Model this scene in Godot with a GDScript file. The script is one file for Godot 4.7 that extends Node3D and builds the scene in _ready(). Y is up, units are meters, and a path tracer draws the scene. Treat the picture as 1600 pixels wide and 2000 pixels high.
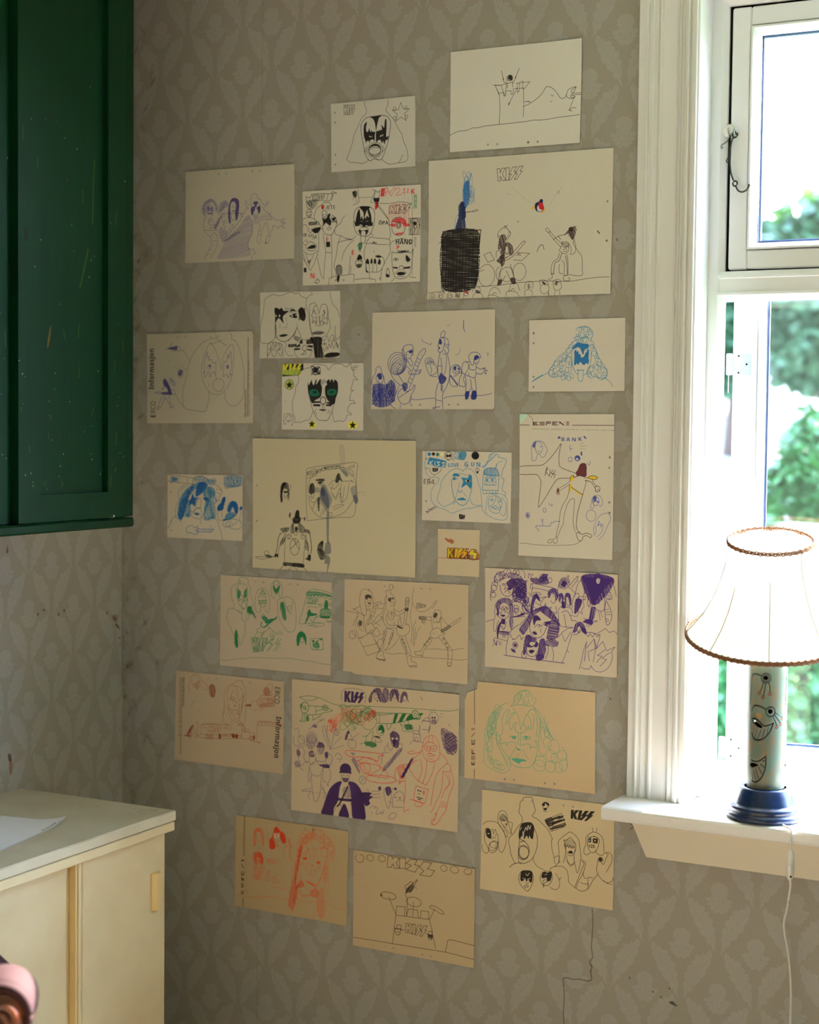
extends Node3D
# A wallpapered corner with children's drawings, a window with a lamp, a green wall cupboard and a cream sideboard.
# Axes: x along the drawing wall (0 = room corner), y up, z from the drawing wall into the room; metres.

# ---------------------------------------------------------------- ink on paper
class Pad:
	var w := 0
	var h := 0
	var s := 1.0
	var alpha := false
	var data := PackedByteArray()
	var inks := {}
	var op := 0.92
	var ox := 0.0
	var oy := 0.0
	var rng := RandomNumberGenerator.new()

	func _init(wu: float, hu: float, scale: float, bg: Color, clear := false) -> void:
		s = scale
		w = int(wu * s)
		h = int(hu * s)
		alpha = clear
		rng.seed = int(wu * 7 + hu * 13 + bg.r * 999)
		var im := Image.create(w, h, false, Image.FORMAT_RGBA8)
		im.fill(Color(bg.r, bg.g, bg.b, 0.0 if clear else 1.0))
		data = im.get_data()

	func col(c) -> Color:
		return c if c is Color else inks[c]

	func put(x: int, y: int, c: Color, a: float) -> void:
		var i := (y * w + x) * 4
		if alpha:
			var a0 := data[i + 3] / 255.0
			var a1 := a0 + a * (1.0 - a0)
			if a1 <= 0.0:
				return
			var k := a / a1
			data[i] = int(lerpf(data[i], c.r * 255.0, k))
			data[i + 1] = int(lerpf(data[i + 1], c.g * 255.0, k))
			data[i + 2] = int(lerpf(data[i + 2], c.b * 255.0, k))
			data[i + 3] = int(a1 * 255.0)
			return
		data[i] = int(lerpf(data[i], c.r * 255.0, a))
		data[i + 1] = int(lerpf(data[i + 1], c.g * 255.0, a))
		data[i + 2] = int(lerpf(data[i + 2], c.b * 255.0, a))

	func seg(ax: float, ay: float, bx: float, by: float, r: float, c: Color) -> void:
		var x0 := maxi(0, int(minf(ax, bx) - r - 1.0))
		var x1 := mini(w - 1, int(maxf(ax, bx) + r + 1.5))
		var y0 := maxi(0, int(minf(ay, by) - r - 1.0))
		var y1 := mini(h - 1, int(maxf(ay, by) + r + 1.5))
		var dx := bx - ax
		var dy := by - ay
		var n := dx * dx + dy * dy
		for y in range(y0, y1 + 1):
			for x in range(x0, x1 + 1):
				var px := x - ax
				var py := y - ay
				var t := clampf((px * dx + py * dy) / n, 0.0, 1.0) if n > 0.0 else 0.0
				px -= dx * t
				py -= dy * t
				var d := r + 0.5 - sqrt(px * px + py * py)
				if d > 0.0:
					put(x, y, c, minf(d, 1.0) * op)

	func path(pts: PackedVector2Array, width: float, ink) -> void:
		var c := col(ink)
		for i in pts.size() - 1:
			seg(pts[i].x, pts[i].y, pts[i + 1].x, pts[i + 1].y, width * 0.5 * s, c)

	func read(a: Array, smooth: bool, closed := false) -> PackedVector2Array:
		var p := PackedVector2Array()
		for i in range(0, a.size() - 1, 2):
			p.append(Vector2(a[i] + ox, a[i + 1] + oy) * s)
		if not smooth or p.size() < 3:
			return p
		var out := PackedVector2Array()
		var n := p.size()
		for i in (n if closed else n - 1):
			var p0 := p[(i - 1 + n) % n] if closed or i > 0 else p[i]
			var p1 := p[i]
			var p2 := p[(i + 1) % n]
			var p3 := p[(i + 2) % n] if closed or i + 2 < n else p2
			var k := maxi(2, int(p1.distance_to(p2) / 6.0))
			for j in k:
				out.append(p1.cubic_interpolate(p2, p0, p3, float(j) / k))
		out.append(p[0] if closed else p[n - 1])
		return out

	# l: smooth pen line, g: straight pen line, f: smooth filled shape, p: straight filled shape
	func l(ink, width: float, a: Array) -> void:
		path(read(a, true), width, ink)

	func g(ink, width: float, a: Array) -> void:
		path(read(a, false), width, ink)

	func f(ink, a: Array) -> void:
		area(read(a, true, true), col(ink))

	func p(ink, a: Array) -> void:
		area(read(a, false), col(ink))

	func area(q: PackedVector2Array, c: Color) -> void:
		var lo := INF
		var hi := -INF
		for v in q:
			lo = minf(lo, v.y)
			hi = maxf(hi, v.y)
		for y in range(maxi(0, int(lo)), mini(h - 1, int(hi) + 1) + 1):
			var xs: Array[float] = spans(q, y + 0.5)
			for i in range(0, xs.size() - 1, 2):
				for x in range(maxi(0, int(xs[i])), mini(w - 1, int(xs[i + 1])) + 1):
					var a := minf(1.0, minf(x + 1.0 - xs[i], xs[i + 1] - x))
					if a > 0.0:
						put(x, y, c, a * op)

	func spans(q: PackedVector2Array, y: float) -> Array[float]:
		var xs: Array[float] = []
		var n := q.size()
		for i in n:
			var a := q[i]
			var b := q[(i + 1) % n]
			if (a.y <= y) != (b.y <= y):
				xs.append(a.x + (y - a.y) / (b.y - a.y) * (b.x - a.x))
		xs.sort()
		return xs

	# e: ellipse outline, d: filled ellipse; [cx, cy, rx, ry]
	func oval(a: Array) -> PackedVector2Array:
		var o := PackedVector2Array()
		for i in 25:
			var t := TAU * i / 24.0
			o.append(Vector2(a[0] + ox + cos(t) * a[2], a[1] + oy + sin(t) * a[3]) * s)
		return o

	func e(ink, width: float, a: Array) -> void:
		path(oval(a), width, ink)

	func d(ink, a: Array) -> void:
		area(oval(a), col(ink))

	# h: zigzag pen shading inside a smooth outline, at an angle in degrees
	func h_(ink, width: float, angle: float, gap: float, a: Array) -> void:
		var q := read(a, true, true)
		var r := deg_to_rad(angle)
		var t := PackedVector2Array()
		var lo := INF
		var hi := -INF
		for v in q:
			var u := v.rotated(-r)
			t.append(u)
			lo = minf(lo, u.y)
			hi = maxf(hi, u.y)
		var y := lo + gap * s * 0.5
		var flip := false
		var last := Vector2.INF
		while y < hi:
			var xs: Array[float] = spans(t, y)
			for i in range(0, xs.size() - 1, 2):
				var u := Vector2(xs[i] + rng.randf_range(-1, 1), y).rotated(r)
				var v := Vector2(xs[i + 1] + rng.randf_range(-1, 1), y + rng.randf_range(-0.4, 0.4) * gap * s).rotated(r)
				if flip:
					var k := u
					u = v
					v = k
				path(PackedVector2Array([last, u, v] if last != Vector2.INF and last.distance_to(u) < gap * s * 4.0 else [u, v]), width, ink)
				last = v
			flip = not flip
			y += gap * s * rng.randf_range(0.7, 1.3)

	# k: curls of hair along a path; n: loops scribbled to fill a round area [cx, cy, rx, ry]
	func k(ink, width: float, radius: float, a: Array) -> void:
		var q := read(a, true)
		var o := PackedVector2Array()
		var t := rng.randf() * TAU
		for i in q.size() - 1:
			var steps := maxi(1, int(q[i].distance_to(q[i + 1]) / (radius * s) * 9.0))
			for j in steps:
				t += 0.62
				o.append(q[i].lerp(q[i + 1], float(j) / steps) + Vector2(cos(t), sin(t) * 1.2) * radius * s * (0.85 + 0.3 * sin(t * 0.37)))
		path(o, width, ink)

	func n(ink, width: float, turns: float, a: Array) -> void:
		var o := PackedVector2Array()
		var t := 0.0
		var ph := rng.randf() * TAU
		while t < turns * TAU:
			var r := 0.55 + 0.45 * sin(t * 0.381 + ph)
			o.append(Vector2(a[0] + ox + cos(t) * a[2] * r, a[1] + oy + sin(t * 1.07 + ph) * a[3] * r) * s)
			t += 0.35
		path(o, width, ink)

	# lettering from a font, laid along an angle; x, y is the left end of the base line, size the letters' height
	func text(ink, words: String, x: float, y: float, size: float, angle: float, bold := false, wide := 1.0) -> void:
		var m := TextMesh.new()
		var fnt := SystemFont.new()
		fnt.font_names = PackedStringArray(["Droid Sans"])
		fnt.font_weight = 700 if bold else 400
		m.font = fnt
		m.text = words
		m.font_size = 64
		m.pixel_size = 1.0 / 46.0
		m.depth = 0.0
		m.horizontal_alignment = HORIZONTAL_ALIGNMENT_LEFT
		m.vertical_alignment = VERTICAL_ALIGNMENT_BOTTOM
		var arr := m.get_mesh_arrays()
		var v: PackedVector3Array = arr[Mesh.ARRAY_VERTEX]
		var ix: PackedInt32Array = arr[Mesh.ARRAY_INDEX] if arr[Mesh.ARRAY_INDEX] != null else PackedInt32Array(range(v.size()))
		var lo := INF
		var left := INF
		for q in v:
			lo = minf(lo, q.y)
			left = minf(left, q.x)
		var r := deg_to_rad(angle)
		var c := col(ink)
		var keep := op
		op = 0.95
		for i in range(0, ix.size() - 2, 3):
			var t := PackedVector2Array()
			for j in 3:
				var q := v[ix[i + j]]
				t.append((Vector2((q.x - left) * size * wide, -(q.y - lo) * size).rotated(r) + Vector2(x + ox, y + oy)) * s)
			area(t, c)
		op = keep

	# the band's name in block letters between four corners; mode 0 outlined, 1 filled; z-shaped last letters
	func kiss(ink, width: float, fill, a: Array) -> void:
		var shapes := [
			[0, 0, 0.11, 0, 0.11, 0.36, 0.19, 0, 0.32, 0, 0.2, 0.46, 0.33, 1, 0.2, 1, 0.11, 0.62, 0.11, 1, 0, 1],
			[0.35, 0, 0.47, 0, 0.47, 1, 0.35, 1],
			[0.6, 0, 0.75, 0, 0.66, 0.38, 0.75, 0.38, 0.56, 1, 0.45, 1, 0.57, 0.56, 0.49, 0.56],
			[0.85, 0, 1, 0, 0.91, 0.38, 1, 0.38, 0.81, 1, 0.7, 1, 0.82, 0.56, 0.74, 0.56],
		]
		for sh: Array in shapes:
			var o := []
			for i in range(0, sh.size(), 2):
				var u: float = sh[i]
				var v: float = sh[i + 1]
				for j in 2:
					o.append(lerpf(lerpf(a[j], a[2 + j], u), lerpf(a[6 + j], a[4 + j], u), v))
			if fill != null:
				p(fill, o)
			if width > 0.0:
				o.append(o[0])
				o.append(o[1])
				g(ink, width, o)

	func star(ink, width: float, fill, a: Array) -> void:
		var o := []
		for i in 11:
			var r: float = a[2] if i % 2 == 0 else a[2] * 0.42
			var t: float = deg_to_rad(a[3]) + TAU * i / 10.0
			o.append(a[0] + sin(t) * r)
			o.append(a[1] - cos(t) * r)
		if fill != null:
			p(fill, o)
		if width > 0.0:
			g(ink, width, o)

	func texture() -> ImageTexture:
		return ImageTexture.create_from_image(Image.create_from_data(w, h, false, Image.FORMAT_RGBA8, data))


# ---------------------------------------------------------------- building helpers
var M := {}

func shape(smooth := false) -> SurfaceTool:
	var st := SurfaceTool.new()
	st.begin(Mesh.PRIMITIVE_TRIANGLES)
	st.set_smooth_group(0 if smooth else -1)
	return st

func tri(st: SurfaceTool, a: Vector3, b: Vector3, c: Vector3) -> void:
	for v in [a, c, b]:
		st.add_vertex(v)

func quad(st: SurfaceTool, a: Vector3, b: Vector3, c: Vector3, d: Vector3, uv := []) -> void:
	var v := [a, b, c, d]
	for i in [0, 2, 1, 0, 3, 2]:
		if uv:
			st.set_uv(uv[i])
		st.add_vertex(v[i])

func add_box(st: SurfaceTool, lo: Vector3, hi: Vector3, bevel := 0.002) -> void:
	var c := (lo + hi) * 0.5
	var e := (hi - lo) * 0.5
	var b := minf(bevel, minf(e.x, minf(e.y, e.z)) * 0.9)
	for ax in 3:
		var u := (ax + 1) % 3
		var w := (ax + 2) % 3
		for sg in [-1.0, 1.0]:
			var q: Array[Vector3] = []
			for k in [[-1, -1], [1, -1], [1, 1], [-1, 1]]:
				var v := Vector3.ZERO
				v[ax] = sg * e[ax]
				v[u] = k[0] * (e[u] - b)
				v[w] = k[1] * (e[w] - b)
				q.append(c + v)
			if sg > 0:
				quad(st, q[0], q[1], q[2], q[3])
			else:
				quad(st, q[3], q[2], q[1], q[0])
		for su in [-1.0, 1.0]:
			for sw in [-1.0, 1.0]:
				var q: Array[Vector3] = []
				for k in [[-1, 0], [1, 0], [1, 1], [-1, 1]]:
					var v := Vector3.ZERO
					v[ax] = k[0] * (e[ax] - b)
					v[u] = su * (e[u] if k[1] == 0 else e[u] - b)
					v[w] = sw * (e[w] - b if k[1] == 0 else e[w])
					q.append(c + v)
				if su * sw > 0:
					quad(st, q[3], q[2], q[1], q[0])
				else:
					quad(st, q[0], q[1], q[2], q[3])
	for sx in [-1.0, 1.0]:
		for sy in [-1.0, 1.0]:
			for sz in [-1.0, 1.0]:
				var p0 := c + Vector3(sx * e.x, sy * (e.y - b), sz * (e.z - b))
				var p1 := c + Vector3(sx * (e.x - b), sy * e.y, sz * (e.z - b))
				var p2 := c + Vector3(sx * (e.x - b), sy * (e.y - b), sz * e.z)
				if sx * sy * sz > 0:
					tri(st, p0, p1, p2)
				else:
					tri(st, p0, p2, p1)

# a flat outline (u, v) pushed along w: corner o, axes au, av, aw
func add_prism(st: SurfaceTool, outline: PackedVector2Array, o: Vector3, au: Vector3, av: Vector3, aw: Vector3) -> void:
	var pts := outline.duplicate()
	if Geometry2D.is_polygon_clockwise(pts) == (au.cross(av).dot(aw) > 0):
		pts.reverse()
	var n := pts.size()
	for i in n:
		var a := o + au * pts[i].x + av * pts[i].y
		var b := o + au * pts[(i + 1) % n].x + av * pts[(i + 1) % n].y
		quad(st, a, b, b + aw, a + aw)
	var ix := Geometry2D.triangulate_polygon(pts)
	for i in range(0, ix.size(), 3):
		var q: Array[Vector3] = []
		for j in 3:
			q.append(o + au * pts[ix[i + j]].x + av * pts[ix[i + j]].y)
		if (q[1] - q[0]).cross(q[2] - q[0]).dot(aw) > 0:
			q = [q[0], q[2], q[1]]
		tri(st, q[0], q[1], q[2])
		tri(st, q[0] + aw, q[2] + aw, q[1] + aw)

# profile of (radius, height) turned round a vertical axis
func add_lathe(st: SurfaceTool, prof: PackedVector2Array, at := Vector3.ZERO, n := 48) -> void:
	for i in prof.size() - 1:
		for j in n:
			var t0 := TAU * j / n
			var t1 := TAU * (j + 1) / n
			var a := at + Vector3(cos(t0) * prof[i].x, prof[i].y, sin(t0) * prof[i].x)
			var b := at + Vector3(cos(t1) * prof[i].x, prof[i].y, sin(t1) * prof[i].x)
			var c := at + Vector3(cos(t1) * prof[i + 1].x, prof[i + 1].y, sin(t1) * prof[i + 1].x)
			var d := at + Vector3(cos(t0) * prof[i + 1].x, prof[i + 1].y, sin(t0) * prof[i + 1].x)
			var u := [Vector2(float(j) / n, prof[i].y), Vector2(float(j + 1) / n, prof[i].y), Vector2(float(j + 1) / n, prof[i + 1].y), Vector2(float(j) / n, prof[i + 1].y)]
			quad(st, b, a, d, c, [u[1], u[0], u[3], u[2]])

func add_tube(st: SurfaceTool, path: Array, r, n := 10, squash := 1.0) -> void:
	var rings := []
	for i in path.size():
		var d: Vector3 = (path[mini(i + 1, path.size() - 1)] - path[maxi(i - 1, 0)]).normalized()
		var side := d.cross(Vector3.UP if absf(d.y) < 0.9 else Vector3.RIGHT).normalized()
		var up := side.cross(d)
		var ring := []
		var rad: float = r[i] if r is Array else r
		for j in n:
			var t := TAU * j / n
			ring.append(path[i] + side * cos(t) * rad + up * sin(t) * rad * squash)
		rings.append(ring)
	for i in rings.size() - 1:
		for j in n:
			quad(st, rings[i][j], rings[i][(j + 1) % n], rings[i + 1][(j + 1) % n], rings[i + 1][j])
	for j in range(1, n - 1):
		tri(st, rings[0][0], rings[0][j + 1], rings[0][j])
		var e: Array = rings[-1]
		tri(st, e[0], e[j], e[j + 1])

func curve(pts: Array, steps := 6) -> Array:
	var o := []
	for i in pts.size() - 1:
		var p0: Vector3 = pts[maxi(i - 1, 0)]
		var p3: Vector3 = pts[mini(i + 2, pts.size() - 1)]
		for j in steps:
			o.append(pts[i].cubic_interpolate(pts[i + 1], p0, p3, float(j) / steps))
	o.append(pts[-1])
	return o

func obj(called: String, st: SurfaceTool, mat: Material, parent: Node = self) -> MeshInstance3D:
	st.generate_normals()
	var o := MeshInstance3D.new()
	o.name = called
	o.mesh = st.commit()
	o.material_override = mat
	parent.add_child(o, true)
	return o

func tag(o: Node, label: String, category := "", group := "") -> Node:
	o.set_meta("label", label)
	if category:
		o.set_meta("category", category)
	if group:
		o.set_meta("group", group)
	return o

func thing(called: String, at: Vector3, label: String, category: String, group := "") -> Node3D:
	var o := Node3D.new()
	o.name = called
	o.position = at
	add_child(o, true)
	tag(o, label, category, group)
	return o

func struct(o: Node, label: String) -> Node:
	o.set_meta("kind", "structure")
	o.set_meta("label", label)
	return o

func mat(c: Color, rough := 0.6, metal := 0.0) -> StandardMaterial3D:
	var m := StandardMaterial3D.new()
	m.albedo_color = c
	m.roughness = rough
	m.metallic = metal
	return m

func grain(m: StandardMaterial3D, freq: float, dark: Color, seed_: int, scale := Vector3.ONE, octaves := 4, size := 256) -> StandardMaterial3D:
	var nz := FastNoiseLite.new()
	nz.seed = seed_
	nz.frequency = freq
	nz.fractal_octaves = octaves
	var t := NoiseTexture2D.new()
	t.width = size
	t.height = size
	t.seamless = true
	t.noise = nz
	var ramp := Gradient.new()
	ramp.set_color(0, dark)
	ramp.set_color(1, Color.WHITE)
	t.color_ramp = ramp
	m.albedo_texture = t
	m.uv1_triplanar = true
	m.uv1_scale = scale
	return m

func bump(m: StandardMaterial3D, freq: float, cm: float, seed_: int) -> StandardMaterial3D:
	var nz := FastNoiseLite.new()
	nz.seed = seed_
	nz.frequency = freq
	var t := NoiseTexture2D.new()
	t.width = 256
	t.height = 256
	t.seamless = true
	t.noise = nz
	m.heightmap_enabled = true
	m.heightmap_texture = t
	m.heightmap_scale = cm
	m.uv1_triplanar = true
	return m


# ---------------------------------------------------------------- the scene
func _ready() -> void:
	# camera, sky, sun, exposure
	var cam := Camera3D.new()
	cam.name = "camera"
	cam.transform = Transform3D(Basis(Vector3(0.8841, 0.0104, -0.4671), Vector3(-0.0331, 0.9986, -0.0405), Vector3(0.4660, 0.0513, 0.8833)).orthonormalized(), Vector3(2.4425, 1.62, 3.1697))
	var lens := CameraAttributesPhysical.new()
	lens.frustum_focal_length = 38.94
	lens.frustum_focus_distance = 3.35
	lens.exposure_aperture = 2.0
	lens.frustum_near = 0.05
	lens.frustum_far = 300.0
	cam.attributes = lens
	add_child(cam)
	cam.fov = 34.2564
	cam.current = true

	var env := Environment.new()
	env.tonemap_mode = Environment.TONE_MAPPER_LINEAR
	env.tonemap_exposure = 1.62
	env.sdfgi_enabled = true
	env.ssao_enabled = true
	env.ssil_enabled = true
	env.background_mode = Environment.BG_SKY
	var sky := ProceduralSkyMaterial.new()
	sky.sky_top_color = Color(0.62, 0.74, 0.92)
	sky.sky_horizon_color = Color(0.86, 0.91, 0.97)
	sky.ground_horizon_color = Color(0.62, 0.66, 0.6)
	sky.ground_bottom_color = Color(0.3, 0.34, 0.26)
	sky.sky_energy_multiplier = SKY_ENERGY
	sky.ground_energy_multiplier = 1.0
	env.sky = Sky.new()
	env.sky.sky_material = sky
	var we := WorldEnvironment.new()
	we.name = "environment"
	we.environment = env
	add_child(we)

	var sun := DirectionalLight3D.new()
	sun.name = "sun"
	sun.light_energy = SUN_ENERGY
	sun.light_color = Color(1.0, 0.97, 0.92)
	sun.light_angular_distance = 0.6
	sun.shadow_enabled = true
	sun.sky_mode = DirectionalLight3D.SKY_MODE_LIGHT_ONLY
	sun.basis = Basis.looking_at(Vector3(-0.52, -SUN_SLOPE, 1.0))
	add_child(sun)

	materials()
	shell()
	window()
	cupboard()
	sideboard()
	drawings()
	lamp()
	armchair()
	garden()

const SKY_ENERGY := 4.0
const SUN_ENERGY := 14.0
const SUN_SLOPE := 0.8

func materials() -> void:
	M.white = mat(Color(0.92, 0.915, 0.9), 0.42)
	M.white_pvc = mat(Color(0.93, 0.935, 0.93), 0.35)
	M.rubber = mat(Color(0.02, 0.02, 0.022), 0.7)
	M.ceiling = mat(Color(0.93, 0.91, 0.87), 0.9)
	M.floor = grain(mat(Color(0.83, 0.765, 0.67), 0.45), 0.02, Color(0.85, 0.82, 0.78), 5, Vector3(0.7, 0.7, 4.0))
	M.plain_paper = mat(Color(0.72, 0.68, 0.6), 0.85)
	M.green = green_paint()
	M.cream = bump(grain(mat(Color(0.9, 0.83, 0.66), 0.42), 0.008, Color(0.95, 0.93, 0.9), 9, Vector3(2, 2, 2)), 0.02, 0.02, 4)
	M.iron = mat(Color(0.24, 0.25, 0.2), 0.38, 0.85)
	M.nickel = mat(Color(0.62, 0.63, 0.6), 0.25, 1.0)
	M.steel = mat(Color(0.78, 0.8, 0.82), 0.4, 0.6)
	M.glass = mat(Color(1, 1, 1, 0.004), 0.02)
	M.glass.transparency = BaseMaterial3D.TRANSPARENCY_ALPHA
	M.spacer = mat(Color(0.12, 0.2, 0.34), 0.3, 0.4)
	M.black = mat(Color(0.015, 0.014, 0.013), 0.8)
	M.wallpaper = wallpaper()
	M.plastic = mat(Color(0.9, 0.89, 0.85), 0.35)
	M.cream_trim = bump(mat(Color(0.9, 0.86, 0.76), 0.45), 0.02, 0.02, 14)
	M.cream_top = bump(grain(mat(Color(0.86, 0.82, 0.71), 0.3), 0.01, Color(0.93, 0.92, 0.9), 19, Vector3(2, 2, 2)), 0.02, 0.015, 24)
	M.green_plain = grain(mat(Color(0.0, 0.18, 0.088), 0.42), 0.03, Color(0.8, 0.85, 0.8), 15, Vector3(3, 1, 3))
	M.green_plain.metallic_specular = 0.3
	M.blue_glaze = grain(mat(Color(0.09, 0.2, 0.34), 0.25), 0.03, Color(0.5, 0.6, 0.75), 16, Vector3(8, 8, 8))
	M.clay = mat(Color(0.3, 0.24, 0.18), 0.9)
	M.shade = shade_cloth()
	M.seam = mat(Color(0.6, 0.5, 0.38), 0.8)
	M.braid = grain(mat(Color(0.72, 0.52, 0.36), 0.85), 0.2, Color(0.5, 0.42, 0.38), 17, Vector3(20, 20, 20))
	M.velvet = mat(Color(0.17, 0.0, 0.03), 0.85)
	M.velvet.rim_enabled = true
	M.velvet.rim = 0.04
	M.velvet.rim_tint = 1.0
	M.walnut = grain(mat(Color(0.55, 0.27, 0.06), 0.16), 0.02, Color(0.45, 0.36, 0.3), 18, Vector3(6, 6, 1.5))
	M.walnut.clearcoat_enabled = true
	M.walnut.clearcoat = 0.6
	M.lawn = grain(mat(Color(0.42, 0.56, 0.25), 0.9), 0.03, Color(0.6, 0.7, 0.5), 20, Vector3(0.6, 0.6, 0.6))
	M.granite = grain(mat(Color(0.62, 0.6, 0.62), 0.9), 0.02, Color(0.55, 0.6, 0.45), 22, Vector3(0.25, 0.25, 0.25))
	M.cream_yellow = mat(Color(0.9, 0.78, 0.53), 0.45)  # yellower cream for the sliding door edge and the finger pull
	M.bark = mat(Color(0.3, 0.24, 0.2), 0.9)
	M.conifer = leaf_mat(Color(0.13, 0.31, 0.11), Color(0.02, 0.08, 0.02))
	M.leaf_a = leaf_mat(Color(0.16, 0.28, 0.16), Color(0.02, 0.06, 0.03))
	M.leaf_b = leaf_mat(Color(0.36, 0.5, 0.27), Color(0.34, 0.46, 0.18))
	M.bench = mat(Color(0.42, 0.5, 0.55), 0.6)

func leaf_mat(c: Color, through: Color) -> StandardMaterial3D:
	var m := mat(c, 0.6)
	m.backlight_enabled = true
	m.backlight = through
	return m

func shade_cloth() -> StandardMaterial3D:
	var pad := Pad.new(64, 64, 6.0, Color(0.955, 0.945, 0.92))
	pad.rng.seed = 31
	for i in 420:                      # slubs and fibres of the cloth
		pad.op = 0.12 + pad.rng.randf() * 0.25
		var x := pad.rng.randf() * 64.0
		var y := pad.rng.randf() * 64.0
		pad.l(Color(0.68, 0.58, 0.44) if i % 3 else Color(1, 0.98, 0.93), 0.25 + pad.rng.randf() * 0.3, [x, y, x + pad.rng.randf_range(-1, 1), y + pad.rng.randf_range(-1, 1), x + pad.rng.randf_range(-2, 2), y + pad.rng.randf_range(-2, 2)])
	var m := mat(Color.WHITE, 0.9)
	m.albedo_texture = pad.texture()
	m.backlight_enabled = true
	m.backlight = Color(0.8, 0.79, 0.76)
	return m

func green_paint() -> StandardMaterial3D:
	var pad := Pad.new(40, 110, 9.0, Color(0.0, 0.175, 0.085))
	pad.rng.seed = 77
	var r := pad.rng
	pad.op = 0.5
	for i in 260:                     # brush marks in the gloss paint
		var x := r.randf() * 40.0
		var y := r.randf() * 110.0
		pad.g(Color(0.0, 0.155, 0.075) if i % 2 else Color(0.005, 0.2, 0.1), 0.15 + r.randf() * 0.3, [x, y, x + r.randf_range(-0.3, 0.3), y + 4.0 + r.randf() * 14.0])
	pad.op = 0.85
	for i in 90:                      # flecks of white paint and scratches down to the old yellow coat
		var x := r.randf() * 40.0
		var y := 110.0 - 100.0 * r.randf() * r.randf()
		if i % 4 == 0:
			pad.g([Color(0.55, 0.5, 0.2), Color(0.6, 0.38, 0.12)][i % 2], 0.1, [x, y, x + r.randf_range(-0.2, 0.6), y + 0.5 + r.randf() * 2.5])
		else:
			pad.d(Color(0.72, 0.76, 0.68), [x, y, 0.06 + r.randf() * 0.08, 0.08 + r.randf() * 0.14])
	pad.f(Color(0.5, 0.33, 0.13), [22.4, 78.0, 22.9, 79.0, 23.6, 82.0, 23.3, 82.3, 22.7, 80.5])
	pad.g(Color(0.5, 0.5, 0.12), 0.16, [11.0, 62.0, 12.2, 66.0, 13.6, 70.0])
	pad.g(Color(0.42, 0.44, 0.1), 0.16, [9.0, 44.0, 9.4, 50.0, 9.6, 57.0])
	var m := mat(Color.WHITE, 0.42)
	m.metallic_specular = 0.3
	m.albedo_texture = pad.texture()
	return m

func wallpaper() -> StandardMaterial3D:
	# one repeat of the damask, 152 x 203 mm: two rows of leaf pairs and roses, half a step apart
	var ground := Color(0.655, 0.635, 0.58)
	var leaf := Color(0.698, 0.685, 0.647)
	var vein := Color(0.662, 0.645, 0.6)
	var pad := Pad.new(152, 203, 3.0, ground)
	pad.op = 1.0
	for i in 19:
		for j in 26:
			for k in 2:
				pad.d(Color(0.735, 0.708, 0.64), [i * 8.0 + k * 4.0 + 2.0, j * 7.81 + k * 3.9 + 2.0, 0.75, 0.6])
	for row in [[38, 170], [114, 68.5]]:
		for wx in [-152, 0, 152]:
			for wy in [-203, 0, 203]:
				for sd in [-1.0, 1.0]:
					pad.ox = 0.0
					pad.oy = 0.0
					motif_leaf(pad, row[0] + wx, row[1] + wy, sd, leaf, vein)
				motif_rose(pad, row[0] + wx, row[1] + wy - 111.0, leaf, vein)
	var m := mat(Color.WHITE, 0.8)
	m.albedo_texture = pad.texture()
	return m

func motif_leaf(pad: Pad, x: float, y: float, sd: float, leaf: Color, vein: Color) -> void:
	# an acanthus leaf that rises from the junction at (x, y) to the next junction, 76 mm aside and 101 mm up
	var o := []
	for q in [[-5, 3], [-9, -2], [-14, -6], [-15, -13], [-23, -14], [-27, -21], [-26, -26], [-36, -31], [-43, -38], [-42, -43], [-50, -48], [-56, -57], [-54, -61], [-60, -70], [-64, -79], [-62, -84], [-66, -93], [-61, -104],
			[-55, -101], [-49, -94], [-42, -97], [-41, -90], [-33, -91], [-25, -88], [-27, -80], [-19, -78], [-19, -69], [-11, -68], [-9, -60], [-12, -53], [-5, -50], [-4, -42], [-7, -36], [-4, -29], [-5, -18], [-6, -8]]:
		var spine: float = -5.0 - 52.0 * pow(clampf(-q[1] / 100.0, 0.0, 1.0), 1.25)
		o.append(x - lerpf(spine, q[0], 0.86) * sd)
		o.append(y + q[1])
	pad.f(leaf, o)
	var mid := []
	for q in [[-5, 0], [-10, -22], [-20, -42], [-36, -60], [-50, -78], [-57, -97]]:
		mid.append(x - q[0] * sd)
		mid.append(y + q[1])
	pad.l(vein, 0.9, mid)
	for q in [[-12, -26, -9, -44], [-18, -38, -16, -58], [-26, -49, -26, -70], [-36, -60, -34, -80], [-45, -71, -44, -88], [-14, -29, -24, -27], [-24, -46, -37, -44], [-36, -61, -49, -61], [-47, -74, -57, -82]]:
		pad.l(vein, 0.6, [x - q[0] * sd, y + q[1], x - (q[0] * 0.55 + q[2] * 0.45) * sd + 1.0, y + (q[1] * 0.45 + q[3] * 0.55), x - q[2] * sd, y + q[3]])
	for q in [[-8, -2, -8, -16], [-6, -3, -7, -22]]:
		pad.g(vein, 0.5, [x - q[0] * sd, y + q[1], x - q[2] * sd, y + q[3]])

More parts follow.
